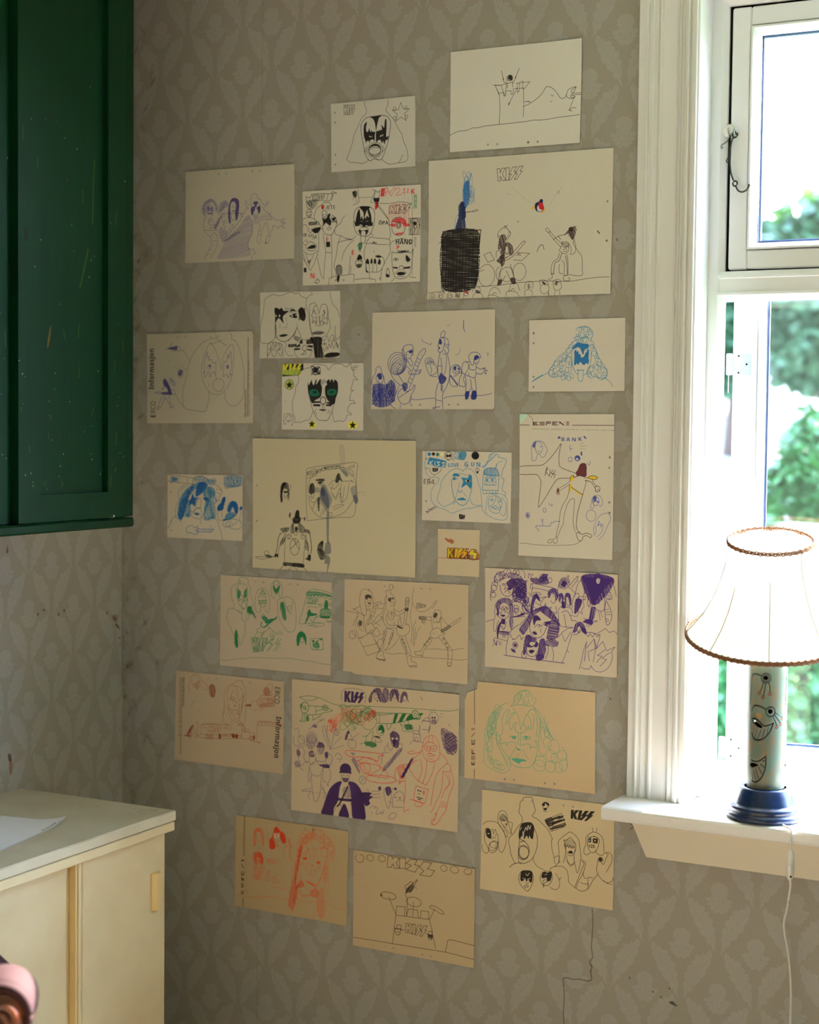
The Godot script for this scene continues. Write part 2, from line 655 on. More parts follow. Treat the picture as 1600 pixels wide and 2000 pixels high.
func motif_rose(pad: Pad, x: float, y: float, leaf: Color, vein: Color) -> void:
	for i in 11:
		var t := TAU * i / 11.0
		pad.d(leaf, [x + cos(t) * 13.0, y - 14.0 + sin(t) * 11.5, 5.6, 5.0])
	pad.d(leaf, [x, y - 14.0, 14, 12])
	for q in [[-19, 6, 9, 4.5], [19, 6, 9, 4.5], [-15, 15, 9, 4.5], [15, 15, 9, 4.5], [-9, 2, 8, 5], [9, 2, 8, 5], [0, 10, 9, 10], [-6, 25, 6.5, 7], [6, 25, 6.5, 7], [-13, 23, 5, 4], [13, 23, 5, 4]]:
		pad.d(leaf, [x + q[0], y + q[1], q[2], q[3]])
	for q in [[-8, -19, -2, -24, 5, -22], [-3, -16, 2, -19, 7, -15], [-10, -13, -5, -9, 1, -10], [3, -8, 9, -10, 11, -15], [-13, -8, -9, -4, -3, -3], [-12, -21, -8, -25, -3, -27]]:
		pad.l(vein, 0.55, [x + q[0], y + q[1], x + q[2], y + q[3], x + q[4], y + q[5]])
	for q in [[-12, -3, -20, 7], [12, -3, 20, 7], [-7, 6, -15, 17], [7, 6, 15, 17], [0, -1, 0, 20], [-3, 14, -7, 28], [3, 14, 7, 28]]:
		pad.g(vein, 0.6, [x + q[0], y + q[1], x + q[2], y + q[3]])

# marks on the drawing wall: cracks, nail holes, rust and damp specks; millimetres from the corner, downwards from 2.7 m
func wall_marks() -> ImageTexture:
	var pad := Pad.new(1700, 2700, 0.75, Color(0.3, 0.24, 0.15), true)
	pad.rng.seed = 5
	var r := pad.rng
	var crack := Color(0.19, 0.13, 0.07)
	pad.op = 0.8
	pad.l(crack, 1.7, [1205, 2068, 1207, 2100, 1205, 2150, 1208, 2170, 1201, 2180, 1206, 2190, 1204, 2205, 1207, 2214, 1200, 2221, 1180, 2220, 1165, 2223, 1150, 2222, 1143, 2226])
	pad.l(crack, 1.7, [1143, 2226, 1146, 2260, 1145, 2300, 1148, 2340, 1147, 2380])
	pad.l(Color(0.45, 0.25, 0.1), 1.5, [1204, 2184, 1207, 2190, 1203, 2200, 1206, 2208])
	pad.l(crack, 1.6, [1260, 1876, 1266, 1878, 1280, 1879, 1292, 1886, 1284, 1892])
	for q in [[1340, 2220], [1357, 2228], [1290, 2200], [1050, 1500], [1062, 1060], [1120, 1905], [1375, 2207], [960, 1640], [640, 880], [1210, 640], [1236, 700], [1238, 1630]]:
		pad.d(crack, [q[0], q[1], 1.6, 2.2])
	pad.f(Color(0.1, 0.07, 0.04), [1374, 2236, 1382, 2232, 1388, 2237, 1393, 2241, 1382, 2240])
	for i in 70:                          # damp specks near the corner
		var x := 4.0 + 130.0 * r.randf() * r.randf()
		var y := 150.0 + r.randf() * 1900.0
		pad.op = 0.015 + r.randf() * 0.03
		pad.n(Color(0.2, 0.15, 0.07), 5.0, 3.0, [x, y, 5.0 + r.randf() * 14.0, 6.0 + r.randf() * 22.0])
	pad.op = 0.25
	pad.g(Color(0.2, 0.16, 0.1), 1.3, [385, 0, 386, 900, 384, 1500, 386, 2700])    # a seam between two lengths
	pad.g(Color(0.2, 0.16, 0.1), 1.0, [0, 300, 1, 1300, 0, 2200])
	return pad.texture()

func wall_marks_side() -> ImageTexture:
	var pad := Pad.new(1000, 2700, 0.6, Color(0.35, 0.22, 0.1), true)
	var rust := Color(0.42, 0.24, 0.08)
	pad.op = 0.8
	pad.f(Color(0.3, 0.15, 0.05), [394, 1805, 402, 1800, 403, 1812, 396, 1822, 391, 1816])
	pad.f(Color(0.62, 0.42, 0.2), [391, 1818, 400, 1822, 398, 1842, 393, 1850, 390, 1836])
	pad.f(rust, [404, 1345, 406, 1352, 408, 1361, 401, 1362])
	for q in [[305, 1505], [285, 1497], [12, 1589], [60, 1525], [215, 1505], [235, 1512]]:
		pad.d(Color(0.16, 0.1, 0.05), [q[0], q[1], 3.0, 3.0])
	pad.op = 0.3
	for q in [[285, 1310], [30, 1540], [20, 1560]]:
		pad.n(rust, 3.0, 4.0, [q[0], q[1], 10, 8])
	pad.op = 0.6
	pad.g(Color(0.75, 0.66, 0.5), 5.0, [2, 1300, 4, 1500, 1, 1650, 3, 1900, 2, 2300])   # frayed edge of the paper in the corner
	pad.g(Color(0.12, 0.08, 0.04), 2.0, [0, 1300, 1, 1500, 0, 1700])
	return pad.texture()

func marked(base: StandardMaterial3D, t: Texture2D) -> StandardMaterial3D:
	var m: StandardMaterial3D = base.duplicate()
	m.detail_enabled = true
	m.detail_albedo = t
	m.detail_uv_layer = BaseMaterial3D.DETAIL_UV_2
	m.detail_blend_mode = BaseMaterial3D.BLEND_MODE_MIX
	return m

# a slab whose faces carry wallpaper uv in repeats and uv2 across the wall
func add_wall(st: SurfaceTool, o: Vector3, along: Vector3, thick: Vector3, u0: float, u1: float, v0: float, v1: float, span: Vector2) -> void:
	var f := func(u: float, v: float, k: float) -> void:
		st.set_uv(Vector2(u / 0.152 + 0.05, -v / 0.203 + 0.2))
		st.set_uv2(Vector2(u / span.x, 1.0 - v / span.y))
		st.add_vertex(o + along * u + Vector3.UP * v + thick * k)
	for q in [[[u0, v0, 0], [u1, v0, 0], [u1, v1, 0], [u0, v1, 0]], [[u0, v0, 1], [u0, v1, 1], [u1, v1, 1], [u1, v0, 1]], [[u0, v0, 0], [u0, v1, 0], [u0, v1, 1], [u0, v0, 1]], [[u1, v0, 0], [u1, v0, 1], [u1, v1, 1], [u1, v1, 0]], [[u0, v1, 0], [u1, v1, 0], [u1, v1, 1], [u0, v1, 1]], [[u0, v0, 0], [u0, v0, 1], [u1, v0, 1], [u1, v0, 0]]]:
		for i in [0, 2, 1, 0, 3, 2]:
			f.call(q[i][0], q[i][1], q[i][2])

const ROOM := Vector3(4.4, 2.7, 4.9)
const WIN := [1.408, 3.026, 0.86, 2.5]   # opening in the drawing wall: x from, to, y from, to

func shell() -> void:
	var st := shape()
	for q in [[-0.2, WIN[0], 0.0, 2.7], [WIN[1], ROOM.x + 0.2, 0.0, 2.7], [WIN[0], WIN[1], 0.0, WIN[2]], [WIN[0], WIN[1], WIN[3], 2.7]]:
		add_wall(st, Vector3.ZERO, Vector3.RIGHT, Vector3(0, 0, -0.16), q[0], q[1], q[2], q[3], Vector2(1.7, 2.7))
	var wm := marked(M.wallpaper, wall_marks())
	wm.texture_repeat = true
	struct(obj("wall_back", st, wm), "taupe damask wallpapered wall that carries the drawings and the window")
	st = shape()
	for q in [[0.0, 1.0], [1.0, ROOM.z]]:
		add_wall(st, Vector3.ZERO, Vector3(0, 0, 1), Vector3(-0.2, 0, 0), q[0], q[1], 0.0, 2.7, Vector2(1.0, 2.7))
	struct(obj("wall_left", st, marked(M.wallpaper, wall_marks_side())), "damask wallpapered side wall behind the green cupboard")
	# the two walls behind the camera
	st = shape()
	for q in [[0.0, ROOM.z, 0.0, 2.7]]:
		add_wall(st, Vector3(ROOM.x, 0, 0), Vector3(0, 0, 1), Vector3(0.2, 0, 0), q[0], q[1], q[2], q[3], Vector2(9, 9))
	struct(obj("wall_right", st, M.wallpaper), "wallpapered wall to the right of the camera")
	st = shape()
	for q in [[-0.2, ROOM.x + 0.2, 0.0, 2.7]]:
		add_wall(st, Vector3(0, 0, ROOM.z), Vector3.RIGHT, Vector3(0, 0, 0.2), q[0], q[1], q[2], q[3], Vector2(9, 9))
	struct(obj("wall_front", st, M.ceiling), "white painted wall behind the camera")
	st = shape()
	add_box(st, Vector3(-0.2, -0.2, -0.16), Vector3(ROOM.x + 0.2, 0, ROOM.z + 0.2), 0.0005)
	struct(obj("floor", st, M.floor), "pale pine floor")
	st = shape()
	add_box(st, Vector3(-0.2, 2.7, -0.16), Vector3(ROOM.x + 0.2, 2.85, ROOM.z + 0.2), 0.0005)
	struct(obj("ceiling", st, M.ceiling), "white painted ceiling")


# ---------------------------------------------------------------- drawings
# One sheet on the wall. corners: top left, top right, bottom right, bottom left in metres on the wall; holes: punched holes and
# edge: the sheet's outline, both in units of the sheet (wu x hu); lift: how far the sheet stands off the wall, in millimetres.
func sheet(pad: Pad, wu: float, hu: float, corners: Array, holes: Array, edge: Array, lift: Array, label: String, rough := 0.8) -> MeshInstance3D:
	var pts := PackedVector2Array()
	var outline := PackedVector2Array()
	if edge.is_empty():
		edge = [0, 0, wu, 0, wu, hu, 0, hu]
	for i in range(0, edge.size(), 2):
		outline.append(Vector2(edge[i], edge[i + 1]))
	var step := maxf(wu, hu) / 26.0
	for i in outline.size():
		var a := outline[i]
		var b := outline[(i + 1) % outline.size()]
		var n := maxi(1, int(a.distance_to(b) / step))
		for j in n:
			pts.append(a.lerp(b, float(j) / n))
	var hr := 5.0
	for i in range(0, holes.size(), 2):
		for j in 12:
			pts.append(Vector2(holes[i], holes[i + 1]) + Vector2.from_angle(TAU * j / 12.0) * hr)
	for i in range(1, int(wu / step) + 1):
		for j in range(1, int(hu / step) + 1):
			var p := Vector2(i * step, j * step)
			if not Geometry2D.is_point_in_polygon(p, outline):
				continue
			var clear := true
			for k in range(0, holes.size(), 2):
				if p.distance_to(Vector2(holes[k], holes[k + 1])) < hr * 1.7:
					clear = false
			for k in pts.size():
				if k < 400 and p.distance_to(pts[k]) < step * 0.4:
					clear = false
					break
			if clear:
				pts.append(p)
	var st := shape(true)
	var nz := FastNoiseLite.new()
	nz.seed = int(wu + hu + corners[0] * 1000.0 + corners[1] * 700.0)
	nz.frequency = 0.7
	var ix := Geometry2D.triangulate_delaunay(pts)
	for i in range(0, ix.size(), 3):
		var c := (pts[ix[i]] + pts[ix[i + 1]] + pts[ix[i + 2]]) / 3.0
		if not Geometry2D.is_point_in_polygon(c, outline):
			continue
		var open := false
		for k in range(0, holes.size(), 2):
			open = open or c.distance_to(Vector2(holes[k], holes[k + 1])) < hr * 0.9
		if open:
			continue
		var q := [ix[i], ix[i + 1], ix[i + 2]]
		if (pts[q[1]] - pts[q[0]]).cross(pts[q[2]] - pts[q[0]]) < 0:
			q = [q[0], q[2], q[1]]
		for k in q:
			var u: float = pts[k].x / wu
			var v: float = pts[k].y / hu
			var x := lerpf(lerpf(corners[0], corners[2], u), lerpf(corners[6], corners[4], u), v)
			var y := lerpf(lerpf(corners[1], corners[3], u), lerpf(corners[7], corners[5], u), v)
			# rises of the four edges (top, right, bottom, left) and a soft buckle
			var z: float = 1.1 + lift[0] * pow(1.0 - v, 4.0) + lift[1] * pow(u, 4.0) + lift[2] * pow(v, 4.0) + lift[3] * pow(1.0 - u, 4.0)
			z += 0.7 * nz.get_noise_2d(u * 2.6 + 5.0, v * 2.6)
			st.set_uv(Vector2(u, v))
			st.add_vertex(Vector3(x, y, maxf(z, 0.35) * 0.001))
	st.generate_normals()
	var o := MeshInstance3D.new()
	o.name = "drawing"
	o.mesh = st.commit()
	var m := mat(Color.WHITE, rough)
	m.albedo_texture = pad.texture()
	m.texture_repeat = false
	o.material_override = m
	add_child(o, true)
	tag(o, label, "drawing", "ink drawings on the papered wall")
	return o


func drawings() -> void:
	sheet_01()
	sheet_02()
	sheet_03()
	sheet_04()
	sheet_05()
	sheet_06()
	sheet_07()
	sheet_08()
	sheet_09()
	sheet_10()
	sheet_11()
	sheet_12()
	sheet_13()
	sheet_14()
	sheet_15()
	sheet_16()
	sheet_17()
	sheet_18()
	sheet_19()
	sheet_20()
	sheet_21()
	sheet_22()
	sheet_23()
	sheet_24()
	loose_sheet()

func sheet_01() -> void:
	var p := Pad.new(592, 418, 1.5, Color(0.925, 0.906, 0.859))
	p.inks = {"k": Color(0.149, 0.141, 0.133), "b": Color(0.201, 0.351, 0.602), "g": Color(0.588, 0.580, 0.569), "w": Color(0.941, 0.913, 0.860)}
	p.l("k", 1.7, [-1,347,21,338,42,332,79,331,102,323,126,324,162,319,198,318,229,317,275,316,315,315,346,314,381,311,411,313,446,312,495,308,539,307,587,304])
	p.g("k", 1.7, [227,318,229,254,226,195,206,155,231,157])
	p.g("k", 1.7, [335,294,337,257,334,176])
	p.l("k", 1.8, [335,252,364,242,394,225,419,205,436,181,455,183,471,193,486,210,498,228,511,234,521,229,528,218])
	p.g("k", 1.8, [197,153,234,157,262,151])
	p.g("k", 1.6, [206,155,224,194])
	p.g("k", 1.6, [234,158,246,191,252,203,257,155])
	p.g("k", 1.6, [224,189,242,186,246,202,253,200,255,182,278,182,280,199,288,196,289,176,308,174,308,196])
	p.g("k", 1.6, [262,152,260,171,263,160])
	p.g("k", 1.6, [307,155,308,189,316,189,318,151,334,147])
	p.g("k", 1.6, [323,154,363,153,337,180,331,177,332,152])
	p.g("k", 1.6, [282,152,292,151])
	p.g("k", 1.6, [286,153,286,169])
	p.g("k", 1.6, [302,154,318,155])
	p.g("k", 1.8, [313,176,333,176])
	p.g("k", 1.7, [307,173,291,199,271,232])
	p.g("k", 4.0, [272,232,268,239])
	p.g("k", 1.8, [234,97,242,128])
	p.g("k", 3.5, [242,128,244,135])
	p.l("k", 1.8, [243,134,246,144,259,150,280,149,295,141,299,130])
	p.g("k", 1.8, [315,95,300,126])
	p.g("k", 3.5, [300,126,298,134])
	p.e("k", 1.8, [272, 130, 12.7, 11.9])
	p.d("k", [273, 126, 8.2, 7.3])
	p.h_("k", 2.0, 65, 1.8, [264,133,275,120,284,130,282,140])
	p.l("k", 1.8, [259,125,261,137,256,143])
	p.g("b", 2.6, [340,233,357,233])
	p.g("k", 3.0, [357,233,364,235])
	p.l("k", 1.8, [527,220,529,228,543,236,565,236])
	p.l("k", 1.8, [527,222,532,205,544,196,569,192,557,214,550,215,552,202,569,192])
	p.g("k", 1.8, [551,216,590,217])
	p.g("k", 1.8, [546,222,590,224])
	p.l("k", 1.8, [544,226,553,234,567,230,550,225])
	p.g("k", 1.6, [559,239,541,283,554,288,539,281])
	p.l("k", 1.6, [541,282,553,275,571,276])
	p.op = 0.35
	p.h_("g", 3.0, 35, 2.7, [459,213,469,216,466,222,459,219])
	p.h_("g", 3.0, 35, 2.7, [454,239,463,241,460,245])
	sheet(p, 592, 418, [0.8582, 2.4078, 1.1553, 2.4072, 1.1539, 2.1983, 0.8587, 2.1990], [177,397,220,398,361,400,404,401], [], [1.5, 2.5, 1.2, 0.6], "black pen drawing of a drummer on a castle-like tower, highest sheet beside the window casing")

func sheet_02() -> void:
	var p := Pad.new(417, 297, 2.0, Color(0.886, 0.867, 0.824))
	p.inks = {"k": Color(0.086, 0.082, 0.086), "g": Color(0.471, 0.463, 0.451), "w": Color(0.933, 0.905, 0.853)}
	p.kiss("k", 1.6, null, [65,10,121,13,120,53,65,52])
	p.star("k", 1.6, null, [347, 65, 43.5, 0])
	p.e("k", 1.4, [317, 46, 6.9, 7.6])
	p.e("k", 1.4, [372, 47, 6.8, 7.0])
	p.e("k", 1.4, [317, 86, 7.5, 7.1])
	p.e("k", 1.4, [374, 84, 6.8, 7.0])
	p.l("k", 1.6, [169,4,169,17,176,32,178,48,172,59,156,71,147,82,137,103,124,127,114,146,108,170,98,197,85,227,78,241,83,251,98,260,123,262,149,268,171,265,186,255])
	p.l("k", 1.6, [286,5,283,30,274,48,292,71,308,86,320,106,336,135,351,157,360,188,373,216,379,244,379,262,366,274,332,277,301,280,285,278,263,266,254,256])
	p.l("k", 1.6, [334,277,346,263,351,250,359,245])
	p.l("k", 2.2, [150,104,158,88,179,73,207,71,236,69,264,70,283,79,294,93,296,110,292,142,287,169,279,196,270,217,262,238,251,255,241,259,218,252,200,258,191,258,178,244,168,221,162,193,154,154,150,126,150,104])
	p.f("k", [196,70,220,70,245,70,253,71,240,78,234,94,229,113,225,134,222,115,218,96,210,81])
	p.f("k", [179,92,166,102,163,122,164,149,167,160,172,172,174,184,178,175,188,173,192,184,196,172,210,169,217,178,218,153,220,137,207,136,202,127,199,137,194,129,191,118,186,132,178,134,175,117])
	p.f("k", [225,181,225,137,239,135,239,127,245,133,254,128,251,109,259,118,265,121,269,89,276,89,276,125,274,157,278,163,287,158,282,174,271,178,267,194,259,179,254,189,246,174,235,174])
	p.op = 1.0
	p.f("w", [189,152,197,154,208,155,201,159,193,157])
	p.f("w", [242,158,251,152,261,152,257,157,246,159])
	p.op = 0.92
	p.d("k", [201, 156, 2.5, 2.2])
	p.d("k", [253, 155, 2.5, 2.2])
	p.e("k", 3.2, [218, 215, 30.1, 26.1])
	p.e("k", 1.6, [218, 215, 39.6, 32.9])
	p.e("k", 1.8, [218, 218, 30.1, 15.1])
	p.l("k", 6.0, [191,203,204,195,223,193,245,204])
	p.h_("k", 1.5, 84, 2.2, [200,199,218,192,235,201,229,196])
	p.h_("k", 1.5, 94, 2.2, [200,234,218,242,235,237,218,240])
	p.l("k", 1.3, [178,197,175,211,181,225])
	p.l("k", 1.3, [172,202,168,213,172,223])
	p.l("k", 1.3, [260,200,265,214,259,224])
	p.l("k", 1.3, [253,202,257,213,252,227])
	p.l("k", 1.6, [206,255,218,252,229,257])
	sheet(p, 417, 297, [0.5662, 2.3233, 0.7744, 2.3241, 0.7767, 2.1753, 0.5683, 2.1754], [21,39,21,82,21,222,20,265], [], [1.2, 0.8, 0.4, 0.4], "small drawing of a long-haired face with black flame eye paint and roaring mouth, outlined star")

func sheet_03() -> void:
	var p := Pad.new(590, 417, 1.5, Color(0.839, 0.804, 0.729))
	p.inks = {"k": Color(0.275, 0.259, 0.275), "b": Color(0.311, 0.251, 0.602), "d": Color(0.201, 0.151, 0.477), "w": Color(0.924, 0.893, 0.834)}
	p.op = 0.75
	p.k("b", 1.3, 4.9, [98,179,107,150,139,136,167,160,169,187])
	p.l("b", 1.4, [112,208,96,194,89,175,98,157,118,143,139,132,162,141,171,160,174,187,181,199])
	p.h_("b", 1.2, -42, 2.6, [95,179,121,146,143,140,121,165,107,203])
	p.e("b", 2.0, [136, 177, 17.5, 18.1])
	p.h_("b", 1.4, 93, 1.9, [123,169,135,166,135,181,123,184])
	p.h_("b", 1.4, 93, 1.9, [139,170,151,171,151,186,139,185])
	p.l("d", 3.0, [120,194,132,193,139,198,151,193])
	p.l("d", 2.2, [123,200,139,194,151,205])
	p.l("b", 1.5, [119,205,105,218,101,236,102,270,122,290,140,304])
	p.g("b", 1.7, [102,270,177,273])
	p.g("b", 1.7, [139,208,163,250])
	p.g("b", 1.7, [135,219,126,237,140,249,163,250])
	p.e("b", 1.2, [135, 226, 8.3, 6.8])
	p.d("d", [138, 261, 2.8, 2.3])
	p.d("d", [149, 261, 2.8, 2.3])
	p.d("d", [160, 262, 3.2, 2.6])
	p.h_("d", 1.6, -57, 3.0, [163,250,194,207,199,214,176,259,167,269])
	p.l("b", 1.5, [158,282,140,302,143,325,141,344,125,369,109,395,105,401])
	p.l("b", 1.5, [158,282,177,300,177,330,168,360,150,385,139,400])
	p.d("d", [148, 320, 1.8, 1.5])
	p.d("d", [159, 322, 2.7, 2.3])
	p.d("d", [168, 321, 1.8, 1.5])
	p.d("d", [156, 339, 2.3, 1.9])
	p.d("d", [137, 360, 2.3, 1.9])
	p.d("d", [148, 362, 2.3, 1.9])
	p.d("d", [129, 375, 1.8, 1.5])
	p.d("d", [141, 379, 1.8, 1.5])
	p.d("d", [123, 386, 1.8, 1.5])
	p.l("b", 1.4, [183,206,180,183,187,157,208,145,221,142,235,156,237,175])
	p.h_("b", 1.3, -57, 2.6, [185,191,194,158,221,146,235,164,221,170,203,185])
	p.l("b", 1.5, [201,188,208,174,224,169])
	p.g("b", 1.4, [210,189,218,188])
	p.h_("d", 2.2, 88, 1.9, [240,243,234,201,242,157,253,138,271,133,291,144,294,174,287,219,278,233,274,196,278,162,262,146,248,161,247,202,249,239])
	p.l("b", 1.5, [249,194,253,221,265,233,274,222,278,196])
	p.h_("d", 1.4, 3, 1.9, [255,189,265,187,274,192,265,194])
	p.l("b", 1.3, [258,161,267,173,276,166])
	p.g("b", 1.3, [260,176,264,173,269,179])
	p.g("d", 1.8, [189,198,326,204])
	p.g("b", 1.8, [194,205,213,253,230,304])
	p.g("b", 1.8, [230,304,258,277,303,231,316,214])
	p.e("b", 1.4, [211, 209, 6.8, 6.8])
	p.e("b", 1.4, [219, 236, 5.9, 7.5])
	p.e("b", 1.4, [231, 287, 6.4, 6.7])
	p.e("b", 1.4, [244, 273, 6.3, 6.4])
	p.e("b", 1.4, [260, 258, 5.9, 6.4])
	p.e("b", 1.4, [308, 211, 5.4, 6.0])
	p.l("b", 1.5, [359,159,356,140,365,124,381,118,392,125,394,142,410,145,414,158])
	p.l("b", 1.5, [359,163,341,165,334,148,327,150,327,165,334,176,345,182,330,187,328,198])
	p.l("b", 1.5, [414,162,425,168,439,169,445,158,450,160,445,173,428,181,426,190,441,202,459,212,472,228,494,242,516,243,529,238,538,240,534,247,518,250,540,257,542,261,521,257,534,271,536,280,516,268,503,281,499,273,481,267,473,265])
	p.e("b", 1.6, [384, 186, 24.5, 27.9])
	p.f("d", [372,156,397,155,392,166,384,181,377,167])
	p.f("d", [361,181,379,175,381,188,372,204,363,215,359,196])
	p.f("d", [408,176,388,183,394,189,401,209,408,202])
	p.l("b", 1.4, [363,211,375,223,381,232,392,222,399,213])
	p.l("b", 1.3, [375,208,380,223,384,227,388,214])
	p.h_("b", 1.2, -16, 4.1, [187,402,196,372,231,317,294,264,343,214,366,252,364,297,344,340,358,386,318,399])
	p.h_("b", 1.2, -7, 6.0, [357,244,392,224,450,210,472,239,419,240])
	p.h_("d", 1.6, -26, 3.4, [213,328,258,296,308,281,268,307])
	p.h_("b", 1.2, -23, 3.8, [188,285,199,260,231,306,209,328])
	p.l("b", 1.4, [362,259,368,275,364,297,346,329,344,348,347,365,376,366,373,377,387,385,371,392,362,414])
	p.l("b", 1.4, [368,256,384,247,402,254,408,262,400,295,391,324,393,335,406,341,413,314,417,284,430,266,433,252,444,254,450,275,457,290,451,308,440,326,437,344,451,339,462,316,464,297,477,279,475,268])
	p.g("b", 1.3, [395,304,415,303])
	p.g("b", 1.3, [451,310,464,310])
	p.l("b", 1.3, [402,284,413,288])
	p.d("d", [439, 341, 3.5, 4.4])
	sheet(p, 590, 417, [0.1795, 2.1999, 0.4739, 2.1995, 0.4746, 1.9909, 0.1785, 1.9914], [184,20,225,20,367,19,409,20], [], [2.0, 0.8, 0.6, 0.4], "faint purple ballpoint drawing of four long-haired figures, highest sheet near the green cupboard")

func sheet_04() -> void:
	var p := Pad.new(589, 413, 1.5, Color(0.918, 0.894, 0.831))
	p.inks = {"k": Color(0.071, 0.067, 0.071), "r": Color(0.954, 0.151, 0.201), "g": Color(0.201, 0.552, 0.351), "q": Color(0.549, 0.541, 0.518), "w": Color(0.940, 0.911, 0.854)}
	p.kiss("k", 1.7, null, [54,13,112,13,112,43,54,44])
	p.g("k", 1.7, [112,16,129,15,127,29,121,45,106,46])
	p.g("k", 1.7, [131,17,152,15,148,31,139,46,125,47])
	p.l("k", 1.6, [154,18,147,13,152,8,168,12,172,16,158,15,152,27,146,46])
	p.l("k", 1.8, [17,22,35,29,48,13,52,40,67,39,75,43,71,59,56,74,38,78,23,70,19,52,17,22])
	p.h_("k", 1.4, 73, 3.2, [23,42,52,40,69,48,52,72,31,67])
	p.l("k", 4.0, [22,47,31,55,35,62])
	p.l("k", 3.0, [35,43,46,54,42,64])
	p.e("k", 1.6, [31, 94, 14.7, 15.0])
	p.l("k", 1.6, [21,102,31,114,44,107])
	p.d("k", [25, 92, 3.4, 2.9])
	p.d("k", [38, 91, 3.3, 2.8])
	p.g("k", 1.5, [27,103,44,102])
	p.f("r", [96,65,106,62,110,73,104,83,96,79])
	p.g("k", 2.0, [96,65,101,81])
	p.text("k", "ÆTE", 117, 84, 16.4, -0.7, false, 1.16)
	p.l("k", 1.6, [58,126,61,97,73,76,94,63,112,52,135,55,144,66])
	p.l("k", 1.6, [214,115,201,129,193,146,173,159,162,176,169,194,194,201,218,212,251,219])
	p.l("k", 1.8, [102,113,98,95,106,87,121,93,125,111])
	p.e("k", 1.4, [110, 110, 11.6, 5.0])
	p.f("k", [99,117,113,126,123,118,133,102,142,106,137,119,146,135,142,154,131,150,117,142,104,156,104,138])
	p.op = 1.0
	p.d("w", [113, 119, 9.1, 3.2])
	p.op = 0.92
	p.d("k", [113, 120, 3.3, 2.8])
	p.l("k", 1.8, [146,119,152,109,158,116,166,120,173,134,171,155,160,176,148,194,123,193,106,178,99,152])
	p.f("k", [146,124,156,121,168,120,166,130,156,135])
	p.h_("k", 1.6, 3, 2.1, [148,135,169,134,171,141,152,140])
	p.g("k", 1.5, [138,133,133,154,140,161])
	p.l("k", 1.6, [121,166,133,163,146,167,136,173,125,171])
	p.g("k", 1.5, [169,141,179,149])
	p.l("k", 1.6, [104,188,111,235,117,271,111,313,109,349,107,385,94,367,82,323,73,291])
	p.g("k", 1.6, [146,193,148,272,148,386])
	p.g("k", 1.6, [115,269,146,274])
	p.text("r", "i", 120, 221, 18.5, 2.3, true, 1.40)
	p.p("k", [119,224,139,225,140,247,120,248])
	p.kiss("k", 1.6, null, [30,137,71,134,73,148,32,148])
	p.text("k", "VEDU", 28, 147, 14.3, 2.5, false, 1.17)
	p.l("k", 1.6, [0,121,19,115,48,118,73,133,90,152,98,170])
	p.l("k", 1.7, [-2,148,15,145,27,163,36,167])
	p.e("k", 1.6, [10, 190, 8.4, 6.4])
	p.d("k", [12, 190, 3.4, 3.2])
	p.g("k", 1.5, [8,213,15,220])
	p.g("k", 1.5, [18,210,23,221])
	p.f("k", [52,172,88,161,90,170,73,183,59,184])
	p.h_("k", 2.0, -18, 2.1, [44,168,88,159,77,183])
	p.g("k", 1.6, [27,199,31,187,38,201,44,187,50,211])
	p.g("k", 2.4, [50,189,59,209,65,194,71,208])
	p.g("k", 1.5, [23,169,38,182,52,172])
	p.l("k", 1.7, [0,223,15,235,31,221,52,225,69,240,63,258,36,260,17,249,15,238])
	p.f("k", [23,249,44,236,65,238,63,249,44,252])
	p.l("k", 1.6, [2,259,23,274,52,275,80,260])
	p.l("k", 1.6, [79,166,82,223,80,259,75,280])
	p.g("k", 1.6, [0,273,15,314,38,347,59,315,75,276])
	p.g("k", 1.6, [15,274,31,321,54,279])
	p.g("k", 1.6, [0,291,38,347])
	p.n("k", 1.5, 3.0, [31, 307, 7.6, 7.2])
	p.g("k", 1.4, [31,314,35,330])
	p.p("k", [4,335,17,333,19,353,5,355])
	p.text("r", "N", 39, 381, 20.9, 1.9, true, 1.17)
	p.l("k", 1.8, [57,396,69,405,84,399,82,390,67,391,71,404])
	p.g("k", 1.6, [67,380,84,391])
	p.l("k", 1.6, [194,203,179,238,169,291,161,319,161,340,169,351])
	p.l("k", 1.6, [177,232,202,224,235,220,251,219,268,206])
	p.l("k", 1.6, [259,223,235,240,210,271,198,308])
	p.g("k", 1.6, [220,218,231,215,243,222])
	p.l("k", 2.0, [259,138,261,107,275,86,304,80,332,82,354,92,363,111,361,150,353,178,339,202,317,209,292,203,272,192,259,159,259,138])
	p.f("k", [289,80,332,80,342,85,324,99,314,123,310,125,306,102])
	p.f("k", [287,90,277,104,270,132,267,146,261,138,265,156,269,163,284,160,296,157,312,169,320,162,341,165,353,164,353,144,349,153,346,121,340,103,334,89,328,99,336,128,324,120,320,134,313,123,306,137,300,119,294,133,291,108])
	p.op = 1.0
	p.l("w", 1.6, [294,142,304,144])
	p.l("w", 1.6, [320,145,332,143])
	p.op = 0.92
	p.l("k", 2.0, [267,163,288,161,312,168,337,165,351,160])
	p.l("k", 1.6, [286,178,296,170,320,169,333,178])
	p.f("k", [284,179,304,183,331,181,329,194,321,203,318,187,296,186,294,200,286,192])
	p.l("k", 2.0, [296,186,294,224,300,237,311,237,317,225,318,187])
	p.l("k", 1.7, [343,211,329,226,319,247,311,278,313,307])
	p.l("k", 1.6, [341,195,357,206])
	p.l("k", 1.6, [345,212,382,219,434,227,438,251,439,283,415,324,399,359,395,405])
	p.l("k", 1.5, [319,240,349,241,382,246,430,248])
	p.l("k", 1.5, [349,239,359,234,374,240,359,243,349,239])
	p.d("k", [361, 238, 4.1, 2.8])
	p.l("k", 1.8, [317,307,321,335,326,360,334,362])
	p.f("k", [329,305,336,316,336,329,321,325,321,316])
	p.f("k", [349,304,354,315,352,329,344,325,344,315])
